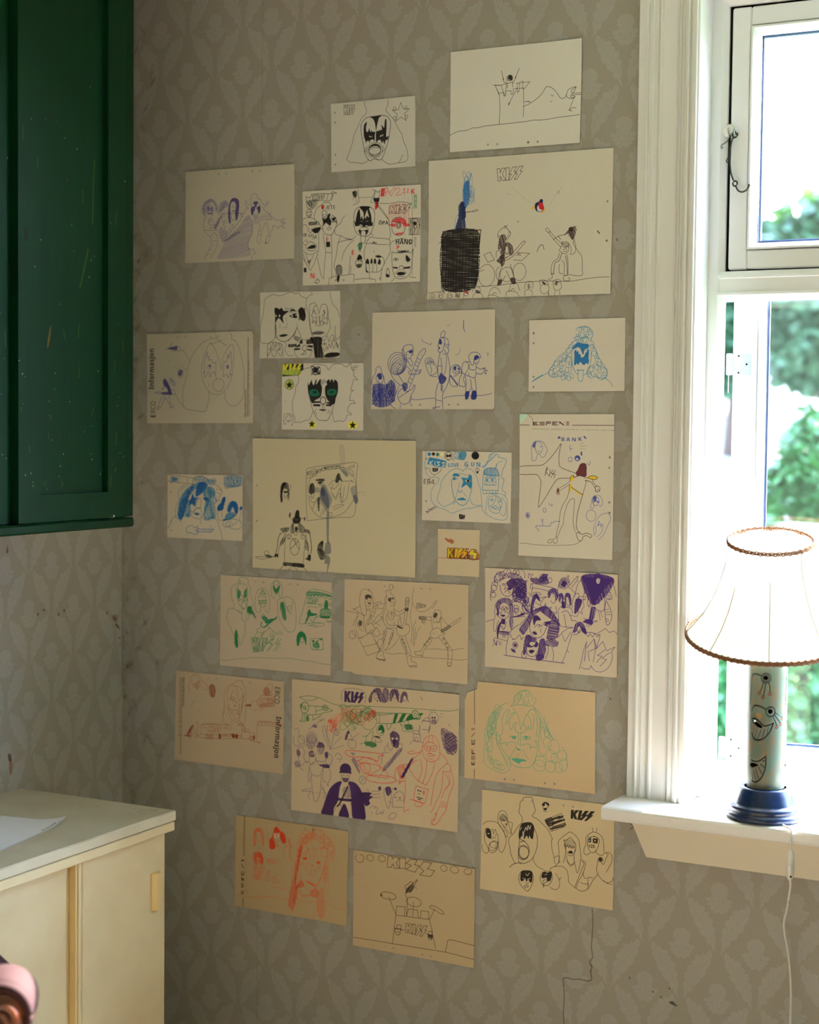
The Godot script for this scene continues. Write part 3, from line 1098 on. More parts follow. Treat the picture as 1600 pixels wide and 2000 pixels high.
	p.f("k", [365,305,372,316,370,330,360,326,360,315])
	p.f("k", [387,308,395,320,391,334,380,330,382,318])
	p.l("k", 1.6, [337,329,338,361])
	p.l("k", 1.6, [356,329,354,363])
	p.l("k", 1.6, [374,330,375,362])
	p.l("k", 1.6, [321,325,328,364,346,364,362,365,383,364,399,352,411,328,407,306,394,297,374,295])
	p.f("k", [319,339,324,357,336,362,322,364])
	p.f("k", [366,296,386,293,398,301,382,304])
	p.g("k", 1.4, [360,271,362,278])
	p.text("r", "E", 249, 286, 19.9, 2.2, true, 1.04)
	p.h_("g", 2.2, 42, 2.1, [282,242,296,235,300,253,286,267])
	p.l("k", 1.6, [278,249,288,238,300,242,296,260,284,274])
	p.l("k", 1.6, [288,256,297,274])
	p.f("k", [288,286,301,297,299,308,276,309,280,295])
	p.l("k", 2.0, [272,309,268,323,276,341,293,341,301,327,301,308])
	p.d("k", [282, 314, 3.3, 2.8])
	p.d("k", [295, 315, 3.3, 2.8])
	p.h_("k", 2.0, 22, 2.1, [274,330,297,327,293,340,281,341])
	p.l("k", 1.6, [235,368,239,329,243,290])
	p.g("k", 1.5, [246,333,244,365])
	p.f("q", [171,332,184,327,196,331,200,349,198,370,173,369,170,351])
	p.l("k", 2.0, [171,373,170,344,177,330,192,329,200,345,198,370])
	p.f("k", [178,373,186,370,189,384,182,404,174,391])
	p.g("k", 1.6, [132,413,136,384,153,378,252,370,262,372,260,404])
	p.g("k", 1.6, [266,394,322,390,369,397,371,408])
	p.g("k", 1.6, [339,368,339,393])
	p.l("k", 1.5, [281,4,283,37,285,58,255,71])
	p.l("k", 1.5, [352,6,362,17,354,41,344,61,356,65])
	p.g("k", 1.2, [281,41,354,41])
	p.h_("k", 2.0, 63, 2.1, [254,15,273,12,273,33,258,36])
	p.l("k", 1.5, [254,46,267,36,273,58])
	p.l("k", 1.5, [250,11,258,19,264,10])
	p.l("k", 1.7, [368,21,366,12,376,21,384,20,388,15,386,39,382,60,370,63,360,55,362,34,368,21])
	p.f("k", [358,45,372,47,386,46,384,63,370,66,360,59])
	p.f("r", [368,63,380,65,381,84,366,97,366,73])
	p.text("r", "K", 542, 38, 20.9, -0.6, true, 1.14)
	p.kiss("r", 1.8, null, [396,8,414,7,412,39,394,39])
	p.g("r", 1.8, [396,40,398,8,410,16,424,3,440,28,458,3,466,8,445,42,424,17,416,39,396,40])
	p.g("r", 1.8, [406,16,420,32])
	p.l("r", 1.8, [464,17,478,9,488,18,468,38,498,36])
	p.g("r", 2.4, [498,29,508,28])
	p.g("r", 2.2, [510,38,510,11,502,19])
	p.e("r", 1.8, [526, 18, 3.2, 2.8])
	p.e("r", 1.8, [525, 29, 3.6, 3.1])
	p.kiss("k", 2.0, null, [439,82,543,80,529,119,435,115])
	p.h_("r", 1.2, 93, 7.7, [437,83,521,84,522,171,438,164])
	p.text("g", "NORDAS", 553, 42, 16.7, 89.4, true, 0.65)
	p.text("q", "Mandal", 556, 223, 13.5, 89.3, false, 0.70)
	p.l("k", 1.5, [360,67,433,73,485,68,541,76])
	p.g("k", 1.0, [546,33,550,385])
	p.op = 0.5
	p.g("q", 1.0, [506,45,510,226])
	p.g("q", 1.0, [528,46,530,157])
	p.op = 0.92
	p.l("k", 1.6, [374,70,405,103,433,143])
	p.g("k", 1.6, [374,77,429,139])
	p.l("k", 1.8, [448,154,457,140,481,134,505,142,514,160,512,188,498,208,478,211,458,203,448,182,448,154])
	p.h_("r", 2.2, 3, 3.1, [449,149,477,136,509,143,514,162,454,154])
	p.h_("r", 2.4, 5, 2.8, [434,164,462,161,462,172,438,167])
	p.h_("r", 2.4, 5, 2.8, [502,156,534,168,532,173,506,170])
	p.h_("r", 2.6, -3, 2.5, [468,202,502,200,498,207,470,207])
	p.e("k", 2.2, [481, 167, 11.2, 14.0])
	p.e("k", 2.0, [481, 167, 6.4, 7.7])
	p.text("k", "ÖPA", 383, 161, 15.4, 2.5, true, 1.15)
	p.l("k", 1.6, [433,146,438,181,442,209,434,227])
	p.kiss("k", 1.5, null, [533,140,583,142,584,212,533,210])
	p.g("k", 1.6, [533,140,585,142,584,212,533,211,533,140])
	p.l("k", 1.6, [542,203,540,165,549,146,565,143,577,153,581,181,574,205])
	p.f("k", [551,158,569,159,567,170,558,173])
	p.l("k", 1.5, [551,158,554,179,564,188,571,173])
	p.text("k", "HÅND", 468, 249, 21.0, 2.3, true, 1.03)
	p.text("r", "P", 473, 272, 18.2, 2.2, true, 1.03)
	p.l("k", 1.6, [438,251,454,235,486,227,518,230,542,249])
	p.l("k", 1.8, [449,280,459,284,479,286,503,282,543,287,553,272,549,312,544,364,528,388,496,398,468,390,455,361,449,308,449,280])
	p.n("k", 1.5, 4.0, [503, 282, 30.0, 4.9])
	p.e("k", 1.6, [469, 314, 12.1, 5.6])
	p.d("k", [469, 314, 4.0, 3.5])
	p.f("k", [519,297,529,304,537,313,541,318,529,327,519,318])
	p.p("k", [455,345,479,348,479,355,457,352])
	p.p("k", [510,349,540,346,539,355,508,356])
	p.l("k", 2.2, [486,353,489,343,499,342,508,349,504,356])
	p.f("k", [474,376,490,368,518,374,508,382,486,383])
	p.l("k", 1.5, [466,376,484,360,504,361,522,374])
	p.l("k", 1.5, [476,386,500,389,512,386])
	p.l("k", 2.0, [421,385,423,364,429,350,437,364,438,387])
	p.f("k", [421,376,435,378,436,389,423,388])
	p.l("k", 1.5, [448,410,464,393])
	p.l("k", 1.5, [536,390,552,394,568,395])
	sheet(p, 589, 413, [0.4957, 2.1373, 0.7908, 2.1358, 0.7909, 1.9303, 0.4974, 1.9302], [169,394,209,395,348,394,392,394], [], [1.4, 1.0, 0.5, 0.5], "crowded black and red collage of painted faces, long tongue, fists and lettering")

func sheet_05() -> void:
	var p := Pad.new(832, 584, 1.3, Color(0.894, 0.863, 0.796))
	p.inks = {"k": Color(0.204, 0.125, 0.141), "x": Color(0.094, 0.078, 0.094), "b": Color(0.141, 0.442, 0.803), "n": Color(0.110, 0.171, 0.402), "r": Color(0.929, 0.125, 0.176), "y": Color(1.000, 0.753, 0.301), "w2": Color(0.941, 0.933, 0.910), "g": Color(0.647, 0.620, 0.580), "w": Color(0.935, 0.905, 0.847)}
	p.kiss("k", 1.8, null, [317,52,435,47,427,99,322,102])
	p.op = 0.45
	p.n("b", 2.0, 7.0, [182, 103, 22.1, 51.9])
	p.n("b", 2.0, 5.0, [197, 156, 20.3, 41.5])
	p.l("b", 2.0, [160,185,151,216,129,246,123,293])
	p.op = 0.8
	p.h_("b", 3.0, 88, 3.1, [160,185,162,117,182,93,191,129,189,176,175,206,163,201])
	p.h_("n", 3.2, 83, 2.6, [140,246,145,195,160,180,172,217,172,243,170,295,129,298])
	p.h_("n", 3.0, 91, 2.6, [151,195,163,180,175,227,169,248,155,247])
	p.l("k", 1.8, [140,215,141,194,148,192,143,226])
	p.l("k", 1.8, [178,225,198,222,221,222,232,219,224,214,204,221,181,222])
	p.h_("x", 4.5, 5, 5.8, [74,303,228,305,233,407,220,537,77,540,71,400])
	p.h_("x", 4.0, 91, 6.8, [74,303,228,305,233,407,220,537,77,540,71,400])
	p.h_("x", 4.0, -0, 7.4, [74,327,226,328,220,526,77,522])
	p.g("x", 3.4, [68,299,246,300,241,350,233,433,225,490,223,545])
	p.g("x", 3.4, [68,299,67,400,67,537,80,559])
	p.g("x", 2.6, [51,346,83,343])
	p.l("k", 1.8, [3,556,50,553,109,545,156,540,214,537,267,536,324,534,370,530,427,525,483,524,544,522,595,526,650,528,705,522,770,516,824,516])
	p.e("k", 1.7, [276, 491, 37.5, 45.8])
	p.l("k", 1.7, [248,475,254,470,265,468])
	p.l("k", 1.8, [334,457,320,473,324,504,335,515])
	p.e("k", 1.7, [369, 490, 31.4, 30.0])
	p.e("k", 1.7, [426, 481, 29.5, 36.1])
	p.g("k", 1.8, [262,405,290,394,311,428,281,436,262,405])
	p.g("k", 1.8, [319,418,319,392,339,390])
	p.g("k", 1.8, [413,401,470,407,436,435,397,431])
	p.l("k", 1.8, [344,329,324,328,332,307,360,288])
	p.l("k", 1.8, [324,328,332,344])
	p.g("k", 1.8, [354,288,369,301])
	p.g("k", 1.8, [368,286,352,301])
	p.l("k", 1.8, [360,293,380,315,383,325,367,348])
	p.l("k", 1.8, [375,309,375,325,361,345])
	p.h_("k", 2.4, 73, 3.1, [332,344,343,326,361,329,361,350,344,375,327,385])
	p.h_("k", 2.6, 77, 3.1, [339,401,344,380,361,360,378,361,393,377,396,403,379,407,367,371,359,391,357,443,340,452])
	p.l("k", 1.8, [362,396,368,404,376,397])
	p.l("k", 1.7, [356,376,359,401,371,407,382,397,387,377])
	p.h_("k", 2.6, 22, 3.1, [322,431,351,406,345,442,328,437])
	p.l("k", 1.8, [348,409,362,420,390,408])
	p.l("k", 2.0, [337,437,368,430,391,418,413,399,446,364,451,359,440,356,407,388,379,413,351,427])
	p.h_("k", 1.8, -43, 4.1, [402,419,424,404,430,415,413,409])
	p.l("k", 2.0, [346,458,335,483,332,514])
	p.l("k", 2.0, [363,495,350,515])
	p.l("k", 2.0, [385,449,392,475,404,506])
	p.l("k", 2.0, [366,474,384,508])
	p.f("k", [332,512,348,512,344,530,327,535])
	p.f("k", [385,508,404,506,412,528,395,531])
	p.h_("k", 2.4, 63, 3.0, [624,341,640,322,662,307,676,318,660,358,640,332])
	p.f("k", [643,312,654,307,665,323,646,324])
	p.g("k", 2.0, [659,317,675,303])
	p.l("k", 1.7, [641,344,649,337,654,335])
	p.l("k", 1.8, [543,307,541,317,552,324,560,322,554,313,546,304])
	p.g("k", 1.8, [552,324,577,354,608,386])
	p.g("k", 1.8, [560,320,588,352,617,376])
	p.l("k", 2.0, [576,355,597,342,624,336])
	p.l("k", 1.8, [597,342,608,356])
	p.l("k", 1.8, [609,391,603,401,626,415,642,405,642,385,620,387,616,364,611,381,609,391])
	p.e("k", 1.6, [628, 400, 7.7, 6.1])
	p.l("k", 1.7, [641,372,655,393,653,413])
	p.h_("k", 1.5, 52, 4.1, [619,369,641,367,644,388,625,387])
	p.l("k", 1.7, [666,353,675,389,670,414,648,418])
	p.l("k", 1.7, [668,358,663,373,683,404,703,431,706,476,707,504,682,506,649,500])
	p.l("k", 1.8, [603,411,598,432,576,446,569,471,569,494])
	p.l("k", 2.2, [614,412,604,442,585,451,580,492])
	p.l("k", 1.8, [615,442,626,453,627,499])
	p.l("k", 1.8, [637,418,643,454,644,499])
	p.l("k", 2.2, [631,423,638,458,641,497])
	p.l("k", 1.8, [604,457,605,490,622,496])
	p.g("k", 3.0, [569,494,582,495])
	p.g("k", 3.0, [627,503,645,502])
	p.l("k", 1.8, [571,496,575,510,556,517])
	p.l("k", 1.8, [627,504,625,522,653,524,647,512])
	p.l("k", 1.6, [9,583,12,567,24,560,36,568,38,581])
	p.h_("k", 1.4, 82, 4.2, [16,581,21,568,30,570,30,584])
	p.l("k", 1.6, [54,579,55,561,65,556,77,567])
	p.e("k", 1.6, [64, 573, 8.3, 7.4])
	p.l("k", 1.6, [95,583,95,564,106,557,118,568,120,584])
	p.e("k", 1.6, [107, 574, 8.3, 7.4])
	p.l("k", 1.6, [133,579,136,553,148,550,155,569])
	p.n("k", 1.4, 4.0, [145, 571, 10.6, 9.5])
	p.l("k", 1.6, [171,583,174,556,180,543,194,549,192,567])
	p.e("k", 1.6, [183, 565, 9.3, 9.4])
	p.n("r", 1.6, 4.0, [183, 558, 7.0, 6.3])
	p.l("k", 1.6, [215,581,218,568,238,561,256,569,262,583])
	p.l("k", 1.6, [212,558,220,539,238,537,249,548,250,561])
	p.n("k", 2.4, 5.0, [237, 558, 10.4, 6.3])
	p.l("k", 1.6, [285,583,296,552,313,542,330,548,342,567])
	p.l("k", 1.6, [287,575,313,574,336,585])
	p.l("k", 1.6, [305,573,313,563,325,569])
	p.l("k", 1.6, [368,580,370,562,393,560,416,566,428,582])
	p.l("k", 1.6, [379,563,392,527,415,528,430,559])
	p.l("k", 1.6, [390,560,396,548,407,556])
	p.l("k", 1.6, [453,580,455,560,472,555,487,566,487,581])
	p.l("k", 1.6, [452,552,455,529,474,522,489,530,486,553])
	p.h_("k", 1.5, 82, 3.6, [464,550,465,534,476,535,477,548])
	p.e("k", 1.6, [542, 555, 20.1, 20.5])
	p.l("k", 1.6, [523,541,519,521,539,519,556,530,556,542])
	p.n("k", 2.0, 5.0, [538, 532, 7.8, 7.2])
	p.g("k", 2.2, [557,565,563,581,557,578])
	p.e("k", 1.6, [599, 546, 17.8, 17.4])
	p.l("k", 1.6, [578,538,581,523,603,518,617,529])
	p.h_("k", 2.4, 82, 3.1, [588,541,590,526,599,527,598,539])
	p.g("k", 1.6, [590,564,586,582])
	p.g("k", 1.6, [609,565,611,585])
	p.op = 1.0
	p.f("n", [508,198,517,187,527,192,526,204,532,225,525,239,500,236,491,220,494,203])
	p.f("w2", [502,216,513,209,525,219,522,237,504,234])
	p.f("r", [510,202,524,204,529,225,519,232,508,219])
	p.f("y", [472,222,486,215,489,224,476,227])
	p.f("y", [522,242,533,227,536,235,528,244])
	p.op = 0.5
	p.g("g", 2.0, [363,155,383,163])
	p.g("g", 1.5, [386,135,471,201])
	p.l("g", 1.5, [555,216,582,177,614,138])
	p.g("g", 2.5, [587,154,590,170])
	p.g("k", 2.0, [598,157,597,170])
	p.op = 0.9
	p.g("k", 3.0, [415,275,418,274])
	p.g("k", 4.0, [769,329,777,339])
	p.l("k", 2.0, [504,403,508,390,517,377,528,374,535,393])
	sheet(p, 832, 584, [0.8096, 2.1839, 1.2265, 2.1833, 1.2250, 1.8922, 0.8096, 1.8913], [810,212,810,370], [], [1.6, 1.4, 2.2, 0.6], "large drawing of a concert stage with a huge black speaker, blue flame and guitarists")

func sheet_06() -> void:
	var p := Pad.new(418, 294, 2.0, Color(0.886, 0.859, 0.796))
	p.inks = {"k": Color(0.086, 0.078, 0.082), "q": Color(0.452, 0.301, 0.201), "w": Color(0.933, 0.904, 0.847)}
	p.l("k", 1.5, [3,217,2,185,2,154,11,117,17,93,22,43,28,29,51,15,79,10,85,15,113,15,138,7,162,2,181,8,206,7,212,17,231,26,245,34,240,52,246,70,254,97,259,126,263,162,271,186,273,202,248,212,223,212,214,193,201,167,195,140])
	p.l("k", 1.5, [3,220,22,227,52,227])
	p.l("k", 2.2, [81,134,85,165,87,192,96,208,115,218,134,220,158,208,180,188,192,167,196,159])
	p.g("k", 3.0, [81,131,81,184,81,202])
	p.l("k", 1.5, [195,159,183,188,162,206,149,219])
	p.f("k", [82,68,101,76,114,70,126,84,152,85,122,108,124,138,100,116,82,134,80,102,76,81])
	p.op = 1.0
	p.f("w", [101,100,109,105,100,111])
	p.f("w", [84,99,89,107,84,110])
	p.op = 0.92
	p.n("k", 2.0, 6.0, [87, 80, 9.9, 10.5])
	p.l("k", 1.6, [132,83,138,71,151,78,163,73,182,80,193,88])
	p.f("k", [159,83,169,77,185,81,186,85,169,85,159,89])
	p.l("k", 1.5, [154,93,173,88,194,87])
	p.f("k", [156,107,167,101,182,96,194,97,195,116,176,115,164,112])
	p.op = 1.0
	p.f("w", [164,106,171,101,174,109,170,111])
	p.f("w", [187,101,193,100,193,109])
	p.op = 0.92
	p.h_("k", 2.2, 61, 1.6, [202,83,222,70,238,94,238,120,226,129,210,109])
	p.n("k", 1.8, 8.0, [221, 99, 17.0, 27.6])
	p.g("k", 1.3, [107,142,104,159])
	p.g("k", 1.3, [140,113,139,127])
	p.g("k", 1.3, [144,135,141,158,127,158])
	p.g("k", 1.3, [115,159,121,158])
	p.f("k", [102,193,121,188,130,187,149,190,134,197,112,199])
	p.l("k", 1.4, [267,4,274,13,258,18,245,34])
	p.l("k", 1.4, [367,2,366,17,372,38,381,59,400,78,409,94,414,115])
	p.l("k", 1.6, [260,60,277,50,292,55,303,77,310,98,314,79,323,61,335,57,349,64,355,90,357,111,365,143,367,161,352,187,331,202,306,207,282,197,272,178,264,147,261,105,260,60])
	p.l("k", 2.0, [293,61,279,76,276,100,270,107,278,115,276,139,286,129,293,144,299,131])
	p.l("k", 2.0, [281,94,285,81,290,97,299,100])
	p.l("k", 2.0, [351,72,354,98,348,122,354,119,349,145,336,135,333,145,324,127,312,147])
	p.l("k", 2.4, [324,106,336,103,340,88,333,85,336,98])
	p.g("k", 3.0, [313,108,312,129,315,145])
	p.e("k", 1.4, [296, 116, 7.7, 5.8])
	p.e("k", 1.4, [332, 118, 7.7, 5.8])
	p.l("k", 1.6, [298,126,295,144,300,152,315,151,330,148,329,134])
	p.l("k", 1.8, [271,186,294,177,318,177,337,183,318,189,294,189,271,186])
	p.h_("k", 1.3, 81, 1.8, [279,185,297,180,318,180,331,183,312,188,291,188])
	p.h_("k", 2.2, 86, 2.1, [276,207,322,205,325,242,335,291,295,292,288,241])
	p.f("k", [271,202,282,207,291,241,301,292,292,294,285,262,279,231,263,212])
	p.l("k", 1.8, [41,291,41,239,50,225,69,222,97,226,118,234,122,255,122,292])
	p.l("k", 1.6, [52,226,60,245,69,224,75,247,86,226,84,244,100,229,108,247,115,234])
	p.e("k", 1.5, [58, 253, 10.9, 4.2])
	p.e("k", 1.5, [103, 254, 9.3, 3.7])
	p.d("k", [58, 253, 2.5, 2.1])
	p.d("k", [103, 254, 2.5, 2.1])
	p.l("k", 1.6, [41,265,44,282,60,260,69,284,85,282,91,260,110,284,122,260])
	p.l("k", 1.4, [72,260,78,252,86,261])
	p.l("k", 1.5, [50,225,69,213,81,203,93,200])
	p.l("k", 1.5, [137,224,140,237,134,253,141,271,153,283,165,283,178,282])
	p.kiss("k", 1.6, "k", [151,233,194,231,196,243,153,245])
	p.kiss("k", 1.6, null, [183,195,214,204,205,225,180,206])
	p.p("k", [208,230,214,214,223,212,227,230])
	p.p("k", [245,215,276,212,279,231,245,233])
	p.p("k", [190,243,211,230,214,243,190,248])
	p.p("k", [181,251,213,250,213,257,184,260])
	p.p("k", [251,237,279,239,279,249,253,246])
	p.p("k", [248,254,276,257,273,263,252,260])
	p.d("q", [257, 223, 4.9, 4.7])
	p.d("q", [267, 223, 4.3, 4.7])
	p.e("k", 2.0, [236, 250, 12.3, 11.8])
	p.l("k", 1.6, [236,262,230,275,218,276,230,279,244,276,238,262])
	p.l("k", 1.5, [181,260,190,280,204,294])
	p.l("k", 1.5, [276,262,269,280,255,293])
	p.l("k", 1.6, [331,210,337,221,343,210,352,196,359,216,362,224,371,198,383,195,386,216,392,198])
	p.l("k", 1.6, [393,154,393,185,398,206,411,211,415,198])
	p.e("k", 1.5, [339, 233, 10.7, 4.7])
	p.d("k", [339, 233, 3.1, 2.6])
	p.e("k", 1.5, [382, 221, 9.2, 4.2])
	p.l("k", 1.7, [331,247,341,265,350,244,356,258,362,232,371,250,377,229,387,253,398,229,405,248,414,232])
	p.f("k", [338,289,353,276,378,271,414,273,416,284,393,291,359,293])
	p.g("k", 2.4, [395,211,402,232,411,256])
	sheet(p, 418, 294, [0.3849, 1.9184, 0.5938, 1.9161, 0.5936, 1.7702, 0.3842, 1.7704], [], [], [0.8, 0.6, 0.5, 0.4], "small black drawing of a half face with a filled star round one eye")

func sheet_07() -> void:
	var p := Pad.new(591, 417, 1.5, Color(0.847, 0.808, 0.729))
	p.inks = {"k": Color(0.314, 0.290, 0.322), "b": Color(0.261, 0.221, 0.562), "t": Color(0.102, 0.098, 0.102), "w": Color(0.925, 0.894, 0.834)}
	p.text("t", "Informasjon", 48, 258, 28.6, -89.7, true, 0.81)
	p.text("t", "E", 47, 389, 28.6, -89.7, true, 0.77)
	p.text("t", "RCO", 47, 368, 28.6, -89.7, false, 0.77)
	p.text("t", "PEMA TEKNISKE ARTIKLER A.S", 552, 388, 6.9, -89.8, true, 0.92)
	p.g("t", 1.6, [558,386,565,27])
	p.g("t", 1.0, [561,386,568,29])
	p.text("t", "Hovedkontor: 02 Postboks 4, Oslo 6 - Tlf. 02 68 59 50 - Telex 11861 - Bergen 05 29 20 11", 572, 386, 4.5, -89.8, false, 1.05)
	p.op = 0.75
	p.l("k", 1.6, [201,270,209,239,220,211,237,142,254,108,275,81,301,57,334,37,368,29,393,29])
	p.l("k", 1.6, [201,270,203,323,211,343,236,354,279,359,325,362,337,341,346,310,348,279,346,268])
	p.l("k", 1.6, [388,4,391,18,397,33,426,51,448,64])
	p.l("k", 1.6, [465,4,477,20,475,34,495,43,512,65,524,103,540,175,542,223,536,291,515,325,482,338,454,328,437,300,436,273])
	p.l("k", 1.6, [417,37,372,53,355,50])
	p.l("k", 1.6, [307,164,317,116,338,72,355,51,368,57,388,86,405,128,417,169,425,122,446,84,473,58,485,71,487,113,483,160,474,205,458,242,437,266,412,283,388,285,354,275,325,244,309,199,307,164])
	p.l("b", 1.8, [342,89,328,116,323,151,325,185,319,178,325,206,346,179,355,206,363,186,375,183,386,200,388,214])
	p.l("b", 1.8, [342,89,338,116,351,110,346,127,363,124,367,138,382,141,388,135,386,172,384,196])
	p.l("b", 1.8, [469,90,475,126,473,167,466,187,477,201,466,191,456,211,446,192,429,204,429,173,434,135,446,136,454,102,458,122,469,90])
	p.d("b", [353, 155, 5.4, 6.2])
	p.e("b", 1.6, [351, 158, 10.4, 11.0])
	p.d("b", [452, 160, 4.9, 6.8])
	p.e("b", 1.5, [452, 160, 6.6, 10.3])
	p.l("k", 1.6, [371,234,384,217,413,214,431,228,427,255,404,272,379,262,369,244,371,234])
	p.g("b", 2.0, [343,227,344,230])
	p.g("b", 2.4, [348,241,352,246])
	p.l("k", 1.5, [191,75,212,86,225,107,237,121,239,132])
	p.l("k", 1.5, [158,277,177,308,194,329,205,340])
	p.e("b", 1.5, [178, 71, 12.8, 11.8])
	p.h_("b", 2.0, -9, 2.1, [123,67,170,59,167,78,127,72])
	p.g("b", 1.6, [110,72,125,65,148,43])
	p.g("b", 1.6, [148,88,170,75])
	p.g("b", 1.8, [108,70,170,70])
	p.e("b", 1.5, [188, 187, 15.3, 18.1])
	p.h_("b", 2.0, 41, 2.1, [176,190,188,169,201,176,190,197])
	p.g("k", 1.0, [180,169,152,153])
	p.g("k", 1.0, [186,164,172,120])
	p.g("k", 1.0, [193,164,195,138])
	p.g("k", 1.0, [199,169,214,128])
	p.l("b", 1.6, [205,176,220,165,224,159])
	p.g("k", 1.6, [127,133,130,123])
	p.h_("b", 2.6, -69, 1.8, [92,217,101,210,111,220,135,263,130,284,113,252,96,238])
	p.h_("b", 2.2, 1, 2.1, [83,273,135,270,135,284,87,281])
	p.l("b", 1.8, [96,241,85,262,96,252,105,238])
	p.g("b", 2.0, [42,274,66,269,83,276,70,280,42,274])
	p.g("b", 2.0, [74,278,143,280])
	p.e("b", 1.5, [147, 272, 12.0, 12.2])
	p.l("b", 2.0, [92,283,76,308,65,336,72,343])
	p.l("b", 2.0, [104,294,87,322,76,346])
	p.l("b", 2.0, [104,294,122,322,132,340])
	p.l("b", 2.0, [124,284,128,305,134,326,149,340,143,343,126,343])
	p.l("b", 1.8, [65,336,55,351,74,348])
	p.g("b", 1.6, [122,217,135,203,163,232,156,245,122,224])
	p.h_("b", 1.6, 41, 2.8, [135,210,152,228,156,238,131,217])
	sheet(p, 591, 417, [0.0705, 1.8300, 0.3661, 1.8327, 0.3680, 1.6244, 0.0721, 1.6216], [177,19,220,19,361,21,404,21], [0,0,585,1,594,20,591,417,0,417], [1.8, 0.8, 0.8, 0.4], "sheet with printed heading down its left side and a ballpoint masked face")

func sheet_08() -> void:
	var p := Pad.new(421, 295, 2.0, Color(0.910, 0.886, 0.831))
	p.inks = {"k": Color(0.086, 0.078, 0.086), "y": Color(1.000, 0.979, 0.301), "l": Color(0.753, 0.828, 0.351), "t": Color(0.090, 0.462, 0.361), "g": Color(0.471, 0.463, 0.455), "w": Color(0.938, 0.909, 0.854)}
	p.p("k", [2,2,113,2,113,28,94,36,86,54,2,59])
	p.kiss("y", 0.5, "y", [5,4,105,2,97,47,3,49])
	p.h_("l", 2.2, -60, 1.9, [5,32,91,30,91,50,5,49])
	p.l("k", 1.6, [113,27,125,23,147,19,160,10,176,4,195,7,220,8,232,14,243,30,260,9,285,3,307,3,318,10,335,17,347,6,355,1,358,17,366,33,373,41,369,54,383,63,390,74,372,71,363,96,357,118,369,119,358,128,351,163,366,162,380,176,363,175,348,187,340,211,359,220,359,227,340,227,329,249,314,257,301,253,273,257,269,246,262,214])
	p.l("k", 1.6, [113,28,94,38,86,57,88,73,81,94,73,102,70,129,62,151,54,175,56,208,61,227,69,246,67,263,85,260,97,263,123,253,142,250,154,231,162,212])
	p.l("k", 1.6, [362,22,372,14,395,13])
	p.l("k", 1.6, [366,30,375,19,390,21])
	p.l("k", 1.6, [369,34,375,27,381,30])
	p.l("k", 2.0, [138,129,145,153,154,188,164,212,176,234,192,250,211,252,236,251,251,231,261,209,270,179,278,153,289,123])
	p.f("k", [135,83,141,97,155,73,157,83,166,97,177,73,182,75,179,94,201,69,203,91,209,107,207,129,200,150,173,164,160,175,151,167,145,145,137,124])
	p.f("k", [225,105,235,94,232,81,246,71,249,83,257,71,265,75,267,86,274,73,288,83,291,107,289,129,279,155,273,179,254,174,239,164,226,140])
	p.op = 1.0
	p.f("t", [144,124,157,116,179,116,193,129,196,140,179,146,154,145,144,137])
	p.f("t", [236,123,248,115,273,114,284,123,279,137,261,143,239,139])
	p.op = 0.92
	p.f("k", [160,129,173,122,184,130,173,134])
	p.f("k", [246,129,257,123,268,127,257,131])
	p.d("g", [165, 130, 1.9, 1.3])
	p.d("g", [181, 130, 1.9, 1.3])
	p.h_("g", 1.0, 30, 2.1, [204,78,213,73,226,75,231,91,223,86,210,94])
	p.p("k", [157,168,200,168,200,175,156,177])
	p.p("k", [162,181,200,181,200,191,164,190])
	p.p("k", [228,172,270,171,264,184,233,177])
	p.p("k", [229,181,259,181,258,190,229,189])
	p.op = 1.0
	p.e("k", 3.4, [214, 165, 14.1, 16.1])
	p.op = 0.92
	p.l("k", 1.6, [211,181,211,201])
	p.l("k", 1.6, [217,181,220,201])
	p.f("k", [192,205,208,203,220,204,233,205,217,211,204,209])
	p.l("k", 1.3, [179,202,173,215,182,227])
	p.g("k", 1.2, [244,206,237,223])
	p.g("k", 1.2, [250,206,244,223])
	p.n("k", 2.0, 12.0, [177, 32, 25.1, 20.1])
	p.h_("k", 2.0, 80, 1.6, [168,30,176,19,187,30,182,38,173,37])
	p.e("k", 2.0, [179, 43, 12.6, 8.0])
	p.d("l", [39, 94, 22.9, 22.7])
	p.e("k", 1.4, [39, 94, 22.9, 22.7])
	p.star("k", 1.5, "k", [39, 96, 16.5, 0])
	p.d("y", [161, 272, 19.6, 16.2])
	p.star("k", 1.5, "k", [157, 269, 15.8, 0])
	p.d("y", [367, 271, 27.2, 16.6])
	p.star("k", 1.5, "k", [367, 272, 16.7, 0])
	p.l("k", 1.6, [11,265,10,238,14,227,34,223,50,227,59,243,54,276,50,273])
	p.l("k", 1.6, [10,249,14,273,22,265])
	p.l("k", 1.5, [21,238,34,230,48,235,48,251,35,261,22,251,21,238])
	p.d("k", [35, 255, 4.5, 1.6])
	p.l("k", 1.3, [26,238,30,241])
	p.l("k", 1.3, [37,239,43,238])
	p.g("k", 1.4, [19,165,20,173])
	sheet(p, 421, 295, [0.4437, 1.7590, 0.6542, 1.7577, 0.6549, 1.6105, 0.4448, 1.6108], [], [], [0.8, 0.8, 0.6, 0.4], "small drawing of a masked face with green eyes, yellow letter panel and yellow stars")

